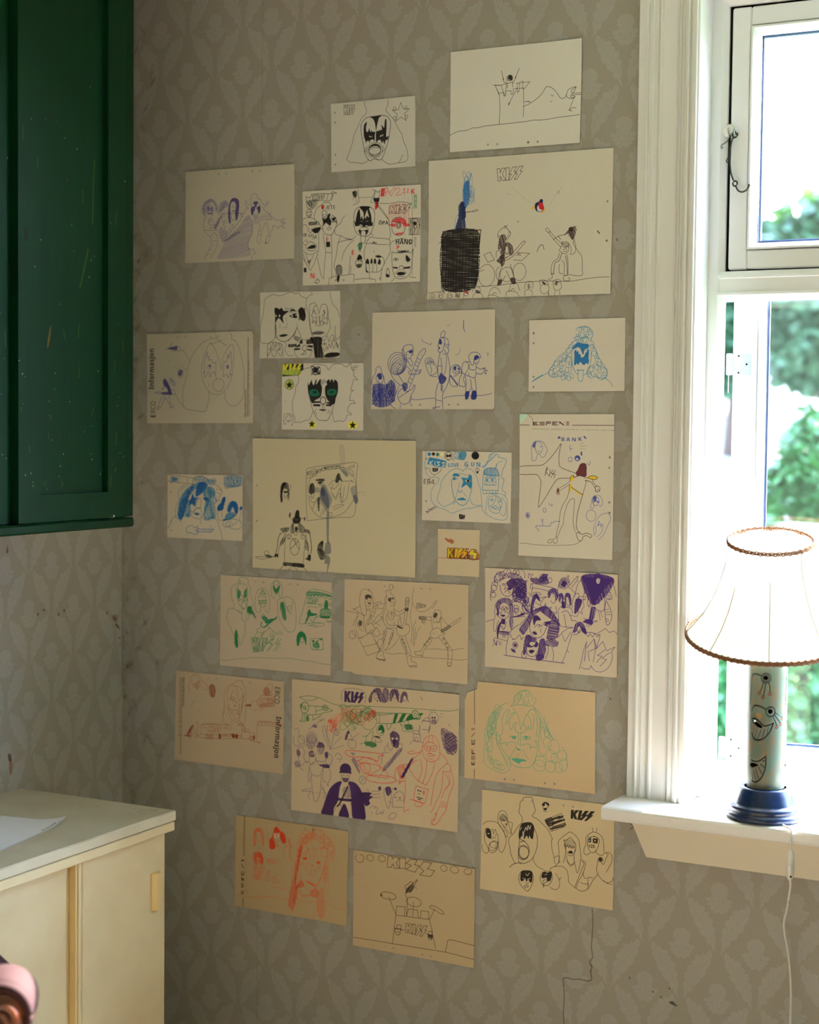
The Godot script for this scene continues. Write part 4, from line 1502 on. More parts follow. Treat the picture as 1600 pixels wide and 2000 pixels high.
func sheet_09() -> void:
	var p := Pad.new(590, 418, 1.5, Color(0.886, 0.847, 0.769))
	p.inks = {"b": Color(0.171, 0.211, 0.602), "c": Color(0.301, 0.331, 0.552), "w": Color(0.933, 0.901, 0.842)}
	p.g("b", 2.6, [442,43,442,75])
	p.l("b", 2.2, [442,75,446,86,449,90])
	p.g("b", 1.6, [244,115,247,128,287,143,291,133])
	p.l("b", 1.2, [364,62,376,61])
	p.l("b", 1.2, [404,188,421,181,429,161])
	p.l("b", 1.6, [552,181,559,183,554,193])
	p.l("b", 2.0, [0,308,4,284,19,261,22,239,35,232,46,243,48,258,59,277,66,310])
	p.l("b", 2.0, [0,308,13,314])
	p.e("b", 2.0, [40, 284, 18.0, 21.7])
	p.f("b", [27,269,40,262,51,273,49,288,36,288])
	p.l("b", 2.0, [32,291,41,310,54,303])
	p.h_("b", 2.2, 85, 3.0, [7,317,58,310,71,314,96,292,118,318,116,366,85,403,17,399])
	p.n("b", 2.0, 9.0, [37, 358, 34.2, 41.0])
	p.n("b", 2.0, 8.0, [93, 344, 23.3, 40.8])
	p.g("b", 2.0, [4,380,110,383])
	p.l("b", 2.2, [149,181,148,166,157,147,178,140,195,142,203,159,199,178,202,183,195,185])
	p.l("b", 2.0, [149,181,153,196,162,211,171,214,166,181,174,170,187,165,201,159])
	p.f("b", [180,170,189,166,199,165,199,174,189,178,183,176])
	p.l("b", 2.0, [195,181,191,196,187,202,175,196])
	p.l("b", 2.0, [170,181,168,196,179,214,192,233,200,218,191,204])
	p.g("b", 3.0, [153,158,157,181,162,207])
	p.e("b", 2.2, [124, 221, 45.7, 48.4])
	p.e("b", 2.0, [127, 225, 38.9, 41.7])
	p.e("b", 2.0, [130, 229, 32.1, 34.2])
	p.e("b", 2.0, [133, 232, 25.4, 27.5])
	p.e("b", 2.0, [136, 234, 18.6, 20.1])
	p.e("b", 2.0, [139, 236, 11.8, 12.6])
	p.l("b", 2.2, [120,214,103,225,93,255,104,281,126,303,151,318])
	p.l("b", 2.2, [133,218,141,233,125,247,129,266,142,285,155,303])
	p.l("b", 2.0, [171,233,192,252,180,255,184,266,201,270])
	p.g("b", 2.2, [225,189,172,314])
	p.g("b", 2.2, [242,200,185,329])
	p.g("b", 2.0, [222,197,235,207])
	p.g("b", 2.0, [216,211,230,221])
	p.g("b", 2.0, [209,226,225,235])
	p.g("b", 2.0, [203,242,217,254])
	p.g("b", 2.0, [195,263,210,273])
	p.g("b", 2.0, [186,281,201,292])
	p.g("b", 2.0, [180,298,193,309])
	p.l("b", 2.2, [225,187,237,171,253,158,262,162,258,178,242,200])
	p.d("b", [237, 186, 1.3, 1.1])
	p.d("b", [245, 178, 1.3, 1.1])
	p.d("b", [252, 169, 1.2, 1.1])
	p.d("b", [244, 188, 1.3, 1.1])
	p.l("b", 2.0, [209,252,226,252,242,248,234,259,226,261,240,258,230,267,213,267,203,261])
	p.h_("b", 2.4, 50, 2.6, [151,311,168,303,177,322,164,340,156,329])
	p.l("b", 2.2, [160,329,143,333,131,351,133,373,148,392,165,396,186,385,194,359,210,333,214,318,208,313,202,329,185,337,169,344])
	p.g("b", 2.0, [135,368,194,333])
	p.l("b", 2.0, [194,359,196,373,188,394])
	p.l("b", 2.0, [136,314,122,348,110,377,96,392,100,403,121,416])
	p.l("b", 2.0, [144,396,142,416])
	p.l("b", 1.9, [196,373,219,377,269,372,310,370])
	p.l("b", 2.0, [334,110,335,95,350,84,354,95,350,110])
	p.l("b", 2.2, [330,115,348,111,367,121,371,136,369,154,373,169,367,180,357,176,353,163])
	p.l("b", 2.2, [330,115,324,135,320,150,326,152,322,172,341,172,351,143,352,121,340,113])
	p.f("b", [328,119,336,121,340,135,336,143,326,139])
	p.f("b", [324,154,331,154,328,163,324,161])
	p.g("b", 2.0, [351,139,375,145])
	p.g("b", 2.0, [351,143,367,158])
	p.l("b", 2.2, [332,174,325,205,321,242,324,275,330,300,322,315,314,348,313,414])
	p.l("b", 2.2, [365,180,374,213,379,242,375,293,363,323,347,352,346,385,348,417])
	p.l("b", 2.0, [345,183,359,184,362,213,358,249,352,271])
	p.l("b", 2.0, [335,198,339,227,342,242,338,268])
	p.h_("b", 2.4, 80, 2.2, [328,282,338,264,350,275,363,286,347,308,332,304])
	p.h_("b", 1.6, 80, 2.9, [338,311,347,315,345,344,337,333])
	p.l("b", 2.0, [323,234,329,231,339,235])
	p.g("b", 2.0, [313,377,344,383])
	p.l("b", 2.4, [299,412,315,409,334,407])
	p.l("b", 2.0, [299,412,311,417])
	p.l("b", 2.0, [263,223,260,208,271,199,287,199,300,212,300,218])
	p.l("b", 2.0, [263,223,300,216,319,256,284,271,263,226])
	p.l("b", 2.0, [284,271,297,278,317,278])
	p.e("b", 1.6, [281, 216, 11.6, 11.0])
	p.e("b", 1.6, [283, 216, 5.8, 6.6])
	p.g("b", 2.0, [286,232,292,249,288,265])
	p.g("b", 2.0, [296,219,304,231])
	p.l("b", 1.9, [352,372,368,365,413,360,465,359,526,359,550,356,578,350])
	p.l("b", 2.0, [379,268,381,250,391,233,407,228,423,235,434,254,432,268])
	p.e("b", 2.0, [410, 250, 17.1, 17.5])
	p.f("b", [397,239,409,237,407,254,399,250])
	p.f("b", [415,241,425,245,422,254])
	p.l("b", 2.0, [403,261,415,257,428,261,420,268])
	p.l("b", 2.0, [381,272,379,301,392,319,416,319,416,308])
	p.g("b", 5.0, [383,275,416,314])
	p.g("b", 2.0, [416,272,395,279])
	p.l("b", 2.2, [468,203,469,189,483,178,504,178,520,187,524,200,516,200,512,193])
	p.l("b", 2.2, [468,203,480,229,490,229,494,203,504,193])
	p.f("b", [494,196,506,189,516,195,512,204,500,211,494,211])
	p.l("b", 2.0, [516,200,516,211,512,222,502,229,494,218])
	p.l("b", 2.0, [508,218,502,222])
	p.l("b", 2.2, [472,218,447,217,436,236,436,268,426,286,424,316,437,319,449,323,453,312])
	p.l("b", 2.0, [456,218,468,229,464,250,452,268,444,290,453,312])
	p.l("b", 2.2, [470,229,472,247,500,251,502,233])
	p.l("b", 2.2, [502,238,525,249,536,244,541,255,527,269,503,265])
	p.l("b", 2.0, [537,247,546,242,545,249,555,255,545,258,551,269,541,264])
	p.l("b", 2.2, [436,261,464,276,497,283,503,258])
	p.l("b", 2.0, [468,265,470,279])
	p.l("b", 2.2, [452,276,457,308,455,345])
	p.l("b", 2.2, [477,290,481,323,471,345])
	p.l("b", 2.2, [485,327,487,348])
	p.l("b", 2.2, [497,283,503,316,504,348])
	p.h_("b", 2.8, 85, 1.8, [455,345,471,343,469,359,463,374,453,372])
	p.h_("b", 2.8, 85, 1.8, [487,343,505,343,504,372,482,372])
	sheet(p, 590, 418, [0.6753, 1.8662, 0.9691, 1.8668, 0.9701, 1.6579, 0.6735, 1.6573], [197,400,238,399,377,398,420,397], [0,0,590,0,590,408,582,417,0,418], [1.0, 1.4, 0.5, 0.5], "blue pen drawing of a guitarist with a coiled shoulder and three band members")

func sheet_10() -> void:
	var p := Pad.new(421, 294, 2.0, Color(0.902, 0.871, 0.816))
	p.inks = {"b": Color(0.151, 0.552, 0.753), "d": Color(0.110, 0.462, 0.753), "w": Color(0.936, 0.906, 0.851)}
	p.k("b", 1.6, 9.7, [218,44,242,39,267,51,267,68,239,67,218,64,212,78,234,87,258,79])
	p.k("b", 1.5, 11.1, [206,87,182,115,164,149,139,166,114,189,99,211,109,226,140,218,145,189,170,158,186,184,171,207,146,229,177,238,196,224])
	p.k("b", 1.5, 10.6, [267,94,283,117,290,145,305,174,321,197,337,220,331,237,306,231,282,225,270,231,263,219,281,197,297,191,312,214])
	p.l("b", 1.8, [212,81,188,98,169,126,145,143,126,157,108,186,93,203,90,220,96,232,118,235,134,229])
	p.l("b", 1.8, [277,100,295,126,308,157,327,183,339,203,346,226,340,240,325,244,300,234])
	p.l("b", 1.8, [207,44,214,35,233,32,257,34,273,42,281,57,276,80,271,97])
	p.l("b", 1.8, [91,214,65,226,33,243,15,253])
	p.l("b", 2.4, [62,225,33,240,15,253])
	p.l("b", 1.8, [337,241,352,252,365,263,366,269,372,275])
	p.l("b", 2.0, [190,132,190,161,195,190,208,216,220,226])
	p.l("b", 2.0, [274,128,275,157,269,191,257,219,242,228])
	p.f("d", [191,121,200,107,215,95,237,99,263,104,262,118,246,125,241,145,233,133,228,121,216,114,200,121])
	p.f("d", [202,130,210,124,211,133,219,130,221,144,228,141,232,156,244,152,250,139,256,133,259,126,265,128,264,159,266,171,261,185,253,179,249,186,238,185,233,177,226,176,220,186,213,180,207,187,201,184,202,155])
	p.l("b", 2.0, [190,132,197,121,212,115])
	p.l("b", 2.0, [247,128,259,122,271,128])
	p.g("b", 2.6, [215,207,245,208])
	p.l("b", 2.0, [219,209,219,242,227,253,235,253,240,242,241,209])
	p.g("b", 1.6, [214,207,220,214])
	sheet(p, 421, 294, [1.0468, 1.8423, 1.2576, 1.8432, 1.2576, 1.6964, 1.0471, 1.6950], [20,53,20,94,21,233,22,275], [], [0.8, 0.8, 0.4, 0.4], "small blue drawing of a head with a mountain of looped hair and its tongue out")

func sheet_11() -> void:
	var p := Pad.new(417, 590, 1.5, Color(0.910, 0.878, 0.808))
	p.inks = {"k": Color(0.275, 0.188, 0.180), "n": Color(0.462, 0.211, 0.251), "b": Color(0.251, 0.311, 0.703), "y": Color(1.000, 0.853, 0.151), "t": Color(0.301, 0.151, 0.171), "g": Color(0.803, 1.000, 0.893), "q": Color(0.588, 0.569, 0.549), "w": Color(0.938, 0.908, 0.850)}
	p.p("t", [58,32,83,32,83,34,58,35])
	p.p("t", [59,37,78,37,78,40,59,41])
	p.p("t", [58,43,83,43,83,47,58,47])
	p.p("t", [59,32,63,32,63,47,59,47])
	p.p("n", [88,32,112,31,112,35,88,35])
	p.p("t", [88,37,112,37,112,40,88,40])
	p.p("n", [88,43,112,43,112,47,88,47])
	p.p("t", [117,31,140,31,140,34,117,35])
	p.p("t", [117,37,140,37,140,40,117,40])
	p.p("t", [117,40,121,40,121,47,117,47])
	p.p("t", [146,31,169,31,169,34,146,34])
	p.p("t", [147,37,164,37,164,40,147,40])
	p.p("t", [146,43,169,43,169,46,146,46])
	p.p("t", [146,31,150,31,150,46,146,46])
	p.p("t", [175,31,181,31,198,44,197,47,191,44,175,34])
	p.g("t", 1.0, [175,32,175,46])
	p.g("t", 1.0, [198,32,198,46])
	p.p("n", [207,31,220,31,220,34,207,34])
	p.p("n", [207,37,220,37,220,40,207,40])
	p.p("n", [207,43,220,43,220,46,207,46])
	p.g("t", 2.2, [1,45,43,45])
	p.g("t", 2.2, [234,45,418,45])
	p.text("q", "INNREDNINGER - BARKÅKER - POSTBOKS 84 - TLF. (033) 59 055 - TELEX 21 499 - BANKGIRO 2480 05 06027", 57, 65, 5.1, 0.6, false, 1.47)
	p.op = 0.8
	p.f("g", [0,1,31,2,29,13,15,29,0,36])
	p.op = 0.92
	p.l("k", 1.2, [36,4,50,12,58,23,58,32])
	p.l("b", 2.6, [176,92,173,100,181,96,171,95])
	p.n("b", 2.4, 3.0, [176, 96, 4.8, 4.4])
	p.n("b", 2.4, 3.0, [290, 94, 5.4, 5.0])
	p.text("b", "B A", 187, 111, 15.1, -0.5, true, 1.24)
	p.text("b", "N", 234, 111, 15.1, -0.5, true, 1.24)
	p.text("b", "K", 262, 109, 15.0, -0.5, true, 1.24)
	p.l("k", 2.0, [2,219,21,215,62,213,97,211,114,203,138,180,162,152,185,121,179,148,176,177,178,208,186,219,214,230,254,242])
	p.l("k", 2.0, [2,250,28,251,70,249,85,256,95,273,97,286,94,315,90,347,87,385,106,362,133,320,160,278,177,265,200,263,227,262])
	p.g("k", 2.6, [115,254,123,217])
	p.g("k", 2.2, [128,222,118,238,135,256])
	p.g("k", 2.2, [138,228,135,256])
	p.g("k", 2.0, [152,229,140,244,151,244,142,261])
	p.g("k", 2.0, [161,232,151,247,161,247,154,263])
	p.l("b", 1.5, [69,140,65,121,79,115,96,119,103,137,98,156,86,165,76,159,69,140])
	p.l("b", 1.5, [82,110,65,115,55,131,53,153,56,178,55,188,62,194,73,189,79,169])
	p.l("b", 1.5, [82,110,103,114,117,133,124,149,114,171,102,179,90,167])
	p.h_("b", 1.6, 59, 1.6, [58,131,72,113,69,134,62,137])
	p.d("b", [95, 134, 2.8, 2.5])
	p.l("b", 1.5, [79,154,84,153,91,155])
	p.g("b", 1.4, [70,134,67,143])
	p.g("b", 1.6, [225,126,225,145,228,152])
	p.g("b", 1.6, [225,142,236,140])
	p.l("b", 1.6, [218,178,218,192,232,193,233,178,221,176])
	p.d("b", [258, 180, 12.8, 11.9])
	p.op = 1.0
	p.f("w", [250,182,257,179,264,187,255,188])
	p.op = 0.92
	p.h_("b", 2.4, 89, 1.6, [272,155,277,155,278,166,273,166])
	p.l("b", 1.6, [302,197,304,206,312,205,312,190])
	p.text("q", "Deres", 270, 121, 3.8, -0.6, false, 1.29)
	p.text("q", "Deres ref.", 270, 132, 3.8, -0.6, false, 1.29)
	p.text("q", "Vår ref.", 270, 143, 3.8, -0.7, false, 1.29)
	p.f("n", [253,245,261,226,272,204,281,199,292,202,298,213,298,231,293,253,286,257,283,232,275,241,268,251,258,254])
	p.h_("n", 2.4, 79, 1.6, [253,245,261,226,272,204,294,203,298,231,293,253])
	p.f("y", [227,259,238,250,243,252,241,264,249,261,238,272,226,275])
	p.f("y", [300,258,318,250,338,252,347,257,340,263,325,265,308,263])
	p.l("k", 2.0, [226,274,229,258,238,250,243,253,241,259])
	p.l("k", 2.0, [292,260,302,258,318,251,338,252,346,258,338,265,322,264,305,260])
	p.l("k", 2.2, [241,259,258,254,275,249,290,257])
	p.l("k", 1.5, [226,275,207,288,187,300,177,306,170,313])
	p.l("k", 1.5, [226,286,208,298,191,309,179,314])
	p.f("n", [168,310,177,306,179,319,174,321])
	p.g("n", 2.4, [174,313,164,322])
	p.g("n", 2.4, [174,313,168,330])
	p.g("n", 2.4, [174,314,174,332])
	p.g("n", 2.4, [175,313,181,330])
	p.g("n", 2.4, [174,310,172,303])
	p.l("k", 2.0, [293,272,308,272,322,279,332,293,339,306])
	p.l("k", 1.8, [322,265,332,281,346,296])
	p.g("k", 2.0, [293,269,308,273])
	p.l("k", 1.8, [336,296,345,291,357,296,356,312,341,315,336,296])
	p.g("n", 1.8, [342,306,339,315])
	p.g("n", 1.8, [349,305,347,316])
	p.g("n", 1.8, [352,302,356,313])
	p.f("y", [229,288,236,289,235,300,230,310,223,323,220,326,222,305])
	p.l("y", 5.0, [236,303,252,314,269,326,282,329])
	p.l("k", 2.2, [233,299,252,311,272,323,284,327])
	p.l("k", 1.8, [297,275,292,297,286,316,282,329])
	p.l("k", 1.8, [224,289,223,312,220,326])
	p.l("k", 1.6, [220,327,212,347,198,369,188,392,182,423,179,452,172,478,167,503])
	p.l("k", 1.6, [212,377,222,359,235,346,247,349,246,377,243,415,243,447,252,481])
	p.l("k", 1.5, [212,378,202,416,199,448,189,468,179,493,174,506])
	p.l("k", 2.2, [282,329,273,361,263,396,258,430,257,459,264,478,274,484])
	p.g("k", 1.8, [164,505,174,508])
	p.l("k", 1.5, [167,510,155,516,138,517,131,527,135,532,147,529,149,523,157,524,157,531,171,530,173,509])
	p.l("k", 2.0, [256,487,267,484,281,491,298,486,315,487,326,496,318,503,305,495,288,500,283,515,271,518,263,509,256,487])
	p.l("k", 1.2, [5,538,31,537,66,541,108,542,149,541,210,538,251,533,278,518])
	p.l("b", 1.4, [333,331,346,328,359,333,370,352,366,371,355,373])
	p.l("b", 1.4, [333,332,324,344,321,363,318,381,327,384,333,376,331,365])
	p.e("b", 1.8, [340, 353, 14.0, 18.2])
	p.h_("b", 2.2, 49, 1.9, [329,340,339,332,343,346,331,351])
	p.g("b", 2.4, [330,353,355,355])
	p.g("b", 2.4, [328,361,340,351,353,360])
	p.e("b", 1.5, [321, 413, 21.8, 23.2])
	p.l("b", 1.4, [392,400,370,405,354,418,341,440,333,466,335,488])
	p.l("b", 1.4, [393,400,405,413,404,432,391,457,378,486,355,510])
	p.l("b", 1.4, [335,494,345,475,341,462,351,449,357,433,354,452,364,443,363,458,372,446,371,467,365,483,348,498])
	p.l("b", 1.6, [93,485,83,474,76,464,107,462,141,461,143,448,156,447,158,442,184,441])
	p.g("b", 1.6, [107,462,105,445,99,432])
	p.g("b", 1.4, [105,445,110,432])
	p.e("b", 1.5, [114, 397, 6.9, 8.9])
	p.l("b", 1.5, [133,365,138,375,149,377,145,369])
	p.e("b", 1.6, [39, 420, 9.1, 12.8])
	p.h_("b", 1.6, 58, 1.9, [33,418,40,412,44,425,37,428])
	sheet(p, 417, 590, [1.0284, 1.6487, 1.2373, 1.6496, 1.2384, 1.3542, 1.0299, 1.3537], [400,175,398,217,400,357,402,399], [], [0.8, 1.2, 1.6, 0.5], "tall letterhead sheet with a figure in yellow epaulettes standing before a big star")

func sheet_12() -> void:
	var p := Pad.new(420, 298, 2.0, Color(0.886, 0.839, 0.745))
	p.inks = {"b": Color(0.141, 0.522, 0.743), "d": Color(0.090, 0.381, 0.703), "k": Color(0.301, 0.402, 0.502), "w": Color(0.933, 0.900, 0.837)}
	p.g("k", 1.8, [1,2,29,4,65,8,95,10,144,18])
	p.g("k", 1.8, [1,32,15,34,65,39,105,42,143,45])
	p.g("k", 1.8, [15,6,16,33,62,39,65,9])
	p.g("k", 1.6, [113,14,111,41])
	p.g("k", 1.6, [144,18,144,45])
	p.kiss("b", 1.5, "d", [24,11,57,15,55,35,24,30])
	p.l("k", 2.0, [317,2,319,27,322,55,330,60,365,53,415,44])
	p.g("k", 1.8, [327,4,414,3])
	p.kiss("d", 2.4, null, [329,11,413,9,412,48,329,52])
	p.h_("b", 1.4, 59, 3.7, [328,7,413,6,412,47,326,53])
	p.k("b", 1.8, 7.3, [147,24,167,16,193,14,215,21,241,31,264,25,257,39,225,34,193,32,160,29])
	p.l("k", 1.8, [143,43,147,19,173,9,199,10,225,22,254,24,268,30,264,44])
	p.h_("b", 3.0, -63, 3.5, [73,112,95,79,128,54,167,40,193,45,148,73,122,111,106,154,83,203,60,193])
	p.h_("d", 3.2, -72, 4.0, [63,177,83,122,122,68,148,56,119,111,103,165,77,214])
	p.k("b", 1.8, 7.3, [193,50,167,75,148,94])
	p.h_("d", 3.0, -51, 2.4, [170,48,199,34,225,47,213,66,187,88,161,99])
	p.h_("b", 2.2, 84, 3.2, [200,72,225,55,261,65,267,97,232,108,206,98])
	p.k("b", 1.7, 6.3, [219,71,238,76,258,86,245,92,225,79])
	p.l("k", 1.6, [95,49,75,60,62,80,59,101,66,112])
	p.l("k", 1.6, [115,49,89,60,76,79])
	p.l("k", 1.6, [267,44,292,57,305,72,302,85,293,99,283,118])
	p.l("k", 1.5, [273,65,296,67,304,75])
	p.l("k", 1.5, [270,81,289,83,296,91])
	p.l("b", 1.8, [69,112,50,145,43,177,47,196,57,209,70,193])
	p.l("b", 1.8, [73,112,60,150,57,185,70,217,77,222])
	p.k("b", 1.8, 5.9, [83,198,93,189,106,192,119,189,129,191])
	p.h_("b", 2.0, -76, 3.2, [102,149,122,121,129,191,106,192])
	p.f("d", [122,121,132,113,141,89,151,105,172,107,161,120,155,147,138,137,122,146,125,132])
	p.l("k", 2.0, [161,131,168,118,181,109,190,120,190,136,181,155,165,152,158,142,168,120])
	p.l("k", 1.8, [125,148,129,164,142,175,158,158,187,157])
	p.l("k", 1.8, [132,172,136,191,149,201,181,205,191,195,191,168,187,155])
	p.l("k", 1.8, [144,180,158,161])
	p.f("d", [150,180,165,177,181,181,175,188,158,187])
	p.f("d", [200,106,216,105,229,106,226,124,210,119])
	p.h_("b", 2.6, -76, 2.7, [213,130,229,108,235,124,213,173,200,192,204,173])
	p.k("b", 1.7, 6.7, [235,108,242,140,249,172,258,198,268,187])
	p.k("b", 1.7, 5.8, [201,200,213,204,233,204,246,198,255,193])
	p.l("b", 1.8, [258,108,255,129,264,145,271,166,274,187,265,198])
	p.h_("b", 1.8, 69, 3.7, [219,130,255,113,268,187,213,204])
	p.k("b", 1.6, 4.8, [264,102,274,118,267,129])
	p.l("k", 1.8, [47,196,27,208,17,227,10,246,3,256])
	p.l("k", 1.8, [186,208,187,221,185,229])
	p.l("k", 1.8, [242,198,271,201,284,215,290,234,294,247,302,260,306,281,314,299])
	p.h_("d", 3.0, -61, 1.9, [282,144,299,128,309,106,321,101,324,114,315,143,312,157,284,163])
	p.l("b", 1.8, [271,123,286,118,296,123])
	p.l("k", 1.7, [282,160,284,186,290,205,309,209])
	p.l("k", 1.7, [306,159,304,178,309,196])
	p.h_("d", 3.0, -72, 2.1, [337,158,347,132,365,118,387,131,394,162,384,176,365,142,350,169])
	p.e("b", 2.0, [369, 160, 10.9, 11.0])
	p.l("b", 2.0, [336,169,340,137,359,120,384,123,395,146,394,165])
	p.h_("b", 2.2, -37, 2.4, [325,201,331,180,353,171,384,181,350,203])
	p.f("d", [309,204,322,201,338,203,319,210])
	p.l("k", 1.8, [309,223,319,209,347,203,372,200,391,202,409,214,416,227,407,240,382,246,357,242,347,237])
	p.l("k", 1.8, [309,223,319,235,338,237,363,229,385,217,388,207])
	p.e("k", 1.6, [338, 224, 12.6, 9.5])
	p.g("k", 1.6, [353,208,366,223])
	p.f("d", [406,144,412,141,419,148,411,159,403,154])
	p.l("k", 1.6, [406,159,409,177,403,199,413,209])
	p.l("d", 2.2, [162,245,152,247,142,239,129,238,113,245,107,259,113,272,130,271,143,274,162,278,174,270,172,262])
	p.l("d", 2.2, [162,245,172,239,170,251])
	p.g("d", 2.2, [159,257,175,252,246,251])
	p.g("d", 2.2, [172,265,246,264])
	p.g("d", 2.2, [162,256,159,262,175,266,175,252])
	p.l("d", 2.2, [246,251,252,248,262,251,259,255,249,259,248,264])
	p.g("d", 2.0, [195,265,199,253])
	p.g("d", 2.0, [209,265,212,252])
	p.g("d", 2.0, [220,265,223,253])
	p.g("d", 2.0, [232,264,236,252])
	p.g("d", 2.0, [243,265,246,253])
	p.g("k", 1.5, [246,247,245,233])
	sheet(p, 420, 298, [0.1311, 1.5034, 0.3405, 1.5056, 0.3406, 1.3556, 0.1304, 1.3555], [22,40,20,83,21,223,21,264], [], [0.8, 0.6, 0.4, 0.4], "small blue drawing of a star-eyed face in stringy hair above a little guitar")

func sheet_13() -> void:
	var p := Pad.new(836, 589, 1.3, Color(0.871, 0.824, 0.698))
	p.inks = {"k": Color(0.102, 0.094, 0.102), "g": Color(0.361, 0.384, 0.439), "s": Color(0.261, 0.301, 0.442), "y": Color(0.954, 0.803, 0.552), "w": Color(0.930, 0.897, 0.828)}
	p.op = 0.10
	p.f("g", [452,32,477,26,483,105,461,116])
	p.op = 0.9
	p.h_("k", 2.4, 83, 3.0, [146,234,155,203,170,196,186,202,193,242,190,273,183,263,183,227,158,228,158,274,148,284])
	p.f("k", [147,249,151,213,161,198,170,198,164,223,158,243,155,279,149,284])
	p.l("k", 1.5, [164,233,173,243,187,237])
	p.f("k", [164,237,185,235,181,243,167,243])
	p.g("k", 1.4, [167,248,170,268])
	p.g("k", 1.4, [170,263,189,247])
	p.l("k", 1.4, [191,202,202,212,197,232])
	p.f("k", [224,337,232,319,244,321,247,341,241,356,224,354])
	p.l("k", 2.4, [193,351,195,335,200,330])
	p.f("k", [191,348,197,333,201,338,197,352])
	p.f("k", [271,360,274,348,278,352,276,365])
	p.l("k", 1.6, [200,353,212,362,218,352])
	p.l("k", 1.6, [247,351,265,355,277,350])
	p.h_("k", 2.4, 58, 2.5, [212,362,224,347,247,346,253,361,242,376,218,377])
	p.f("k", [212,362,230,367,247,361,242,374,221,375])
	p.l("k", 1.6, [215,377,217,403,227,417,239,412,244,381])
	p.f("k", [223,397,230,392,239,397,236,409,229,415,224,407])
	p.h_("k", 1.6, 78, 3.0, [200,403,215,372,218,413,206,423])
	p.h_("k", 1.6, 98, 3.0, [244,376,271,395,277,415,248,416])
	p.l("k", 1.6, [194,398,177,404,165,417,147,431])
	p.l("k", 1.6, [271,390,277,405,289,410,300,419])
	p.h_("k", 2.0, 68, 4.0, [147,405,183,399,194,403,177,419,153,415])
	p.h_("k", 2.0, 108, 3.5, [271,405,294,404,303,419,283,417])
	p.l("k", 2.6, [148,423,135,451,131,487,123,518,119,531])
	p.l("k", 1.6, [171,425,159,450,141,492,137,522])
	p.h_("k", 1.6, -63, 3.0, [144,481,153,456,174,440,171,460,150,481])
	p.l("k", 3.0, [300,419,306,449,311,484,307,509])
	p.l("k", 1.6, [280,425,286,460,295,490,295,515])
	p.h_("k", 1.6, 58, 3.5, [277,450,289,455,295,495,280,490])
	p.f("k", [117,523,135,520,135,537,126,530,122,538])
	p.f("k", [292,520,307,514,307,542,295,540,277,533,292,530])
	p.l("k", 1.6, [174,424,172,465,170,505,171,556])
	p.l("k", 1.6, [280,423,277,460,273,501,269,556])
	p.e("k", 1.6, [193, 438, 11.9, 12.1])
	p.d("k", [189, 435, 2.4, 2.0])
	p.d("k", [197, 435, 2.4, 2.0])
	p.l("k", 1.4, [187,443,193,446,199,442])
	p.e("k", 1.6, [264, 435, 9.4, 10.0])
	p.d("k", [261, 432, 1.8, 2.0])
	p.d("k", [268, 432, 1.8, 2.0])
	p.e("k", 1.6, [223, 483, 24.8, 37.3])
	p.g("k", 2.2, [199,495,242,457])
	p.g("k", 2.2, [247,494,212,446])
	p.g("k", 1.6, [223,445,229,462])
	p.e("k", 1.5, [228, 422, 10.6, 8.0])
	p.h_("k", 3.0, 2, 3.5, [168,555,207,557,269,559,269,572,207,570,168,569])
	p.h_("k", 3.0, 77, 4.0, [213,558,269,559,269,572,213,570])
	p.l("k", 1.6, [170,564,154,582,145,588])
	p.l("k", 1.5, [210,572,195,585,183,592])
	p.l("k", 1.5, [219,571,236,583,245,590])
	p.l("k", 1.6, [269,569,281,581,289,588])
	p.l("k", 1.5, [119,533,99,532,69,536,39,536,15,541,51,547,82,540,114,533])
	p.e("k", 1.4, [75, 519, 12.0, 11.2])
	p.h_("k", 1.8, 37, 2.5, [66,526,99,529,94,540,69,531])
	p.l("k", 1.4, [282,175,285,140,293,129,375,115,461,106,540,101,540,153,538,232,537,281,524,334,462,342,376,351,294,362,288,355,282,285,282,175])
	p.l("k", 1.3, [294,239,291,209,305,174,340,143,398,120,455,118,501,139,529,168,538,212])
	p.l("k", 1.3, [294,249,300,289,317,319,347,342,387,348,433,339,479,318,518,272,538,232])
	p.l("k", 1.3, [285,150,317,134,334,133,334,158,285,175])
	p.text("k", "KISS", 288, 163, 17.0, -8.2, false, 0.93)
	p.text("k", "ROCK", 335, 154, 17.2, -20.4, false, 1.02)
	p.text("k", "HEROES", 378, 138, 16.9, -8.2, false, 1.04)
	p.l("k", 1.3, [421,129,466,128,501,147,518,159,523,139,489,125,449,118])
	p.l("k", 1.3, [498,120,529,110,526,119,501,124])
	p.h_("k", 2.2, 68, 2.5, [298,239,302,204,317,196,326,213,322,238])
	p.l("k", 1.5, [300,232,326,228])
	p.l("k", 1.5, [305,239,310,259,317,261,326,243])
	p.l("k", 1.4, [300,254,311,279,329,278,340,258])
	p.h_("k", 2.2, 9, 2.5, [334,178,372,175,372,185,337,186])
	p.l("k", 1.5, [343,193,355,203,369,190])
	p.f("k", [340,191,366,187,355,198])
	p.h_("k", 2.4, 73, 2.5, [432,186,441,156,452,148,464,175,468,186,455,175,444,188])
	p.g("k", 1.4, [467,182,518,181])
	p.g("k", 2.0, [512,176,524,186])
	p.l("k", 1.2, [398,201,421,181,450,190,427,216,404,211])
	p.l("k", 1.2, [421,196,410,231,433,255,455,215,467,274,478,204])
	p.l("k", 1.2, [461,195,459,274,490,253,501,194])
	p.l("k", 1.2, [421,236,433,265,450,235,461,254])
	p.g("k", 1.4, [340,258,312,314])
	p.g("k", 1.4, [375,302,355,340])
	p.g("k", 1.4, [384,306,370,332])
	p.h_("k", 2.6, 83, 2.5, [340,268,352,258,349,315,344,313])
	p.l("k", 1.3, [416,300,450,287,476,286,450,299,422,310])
	p.e("k", 1.4, [409, 331, 9.2, 8.9])
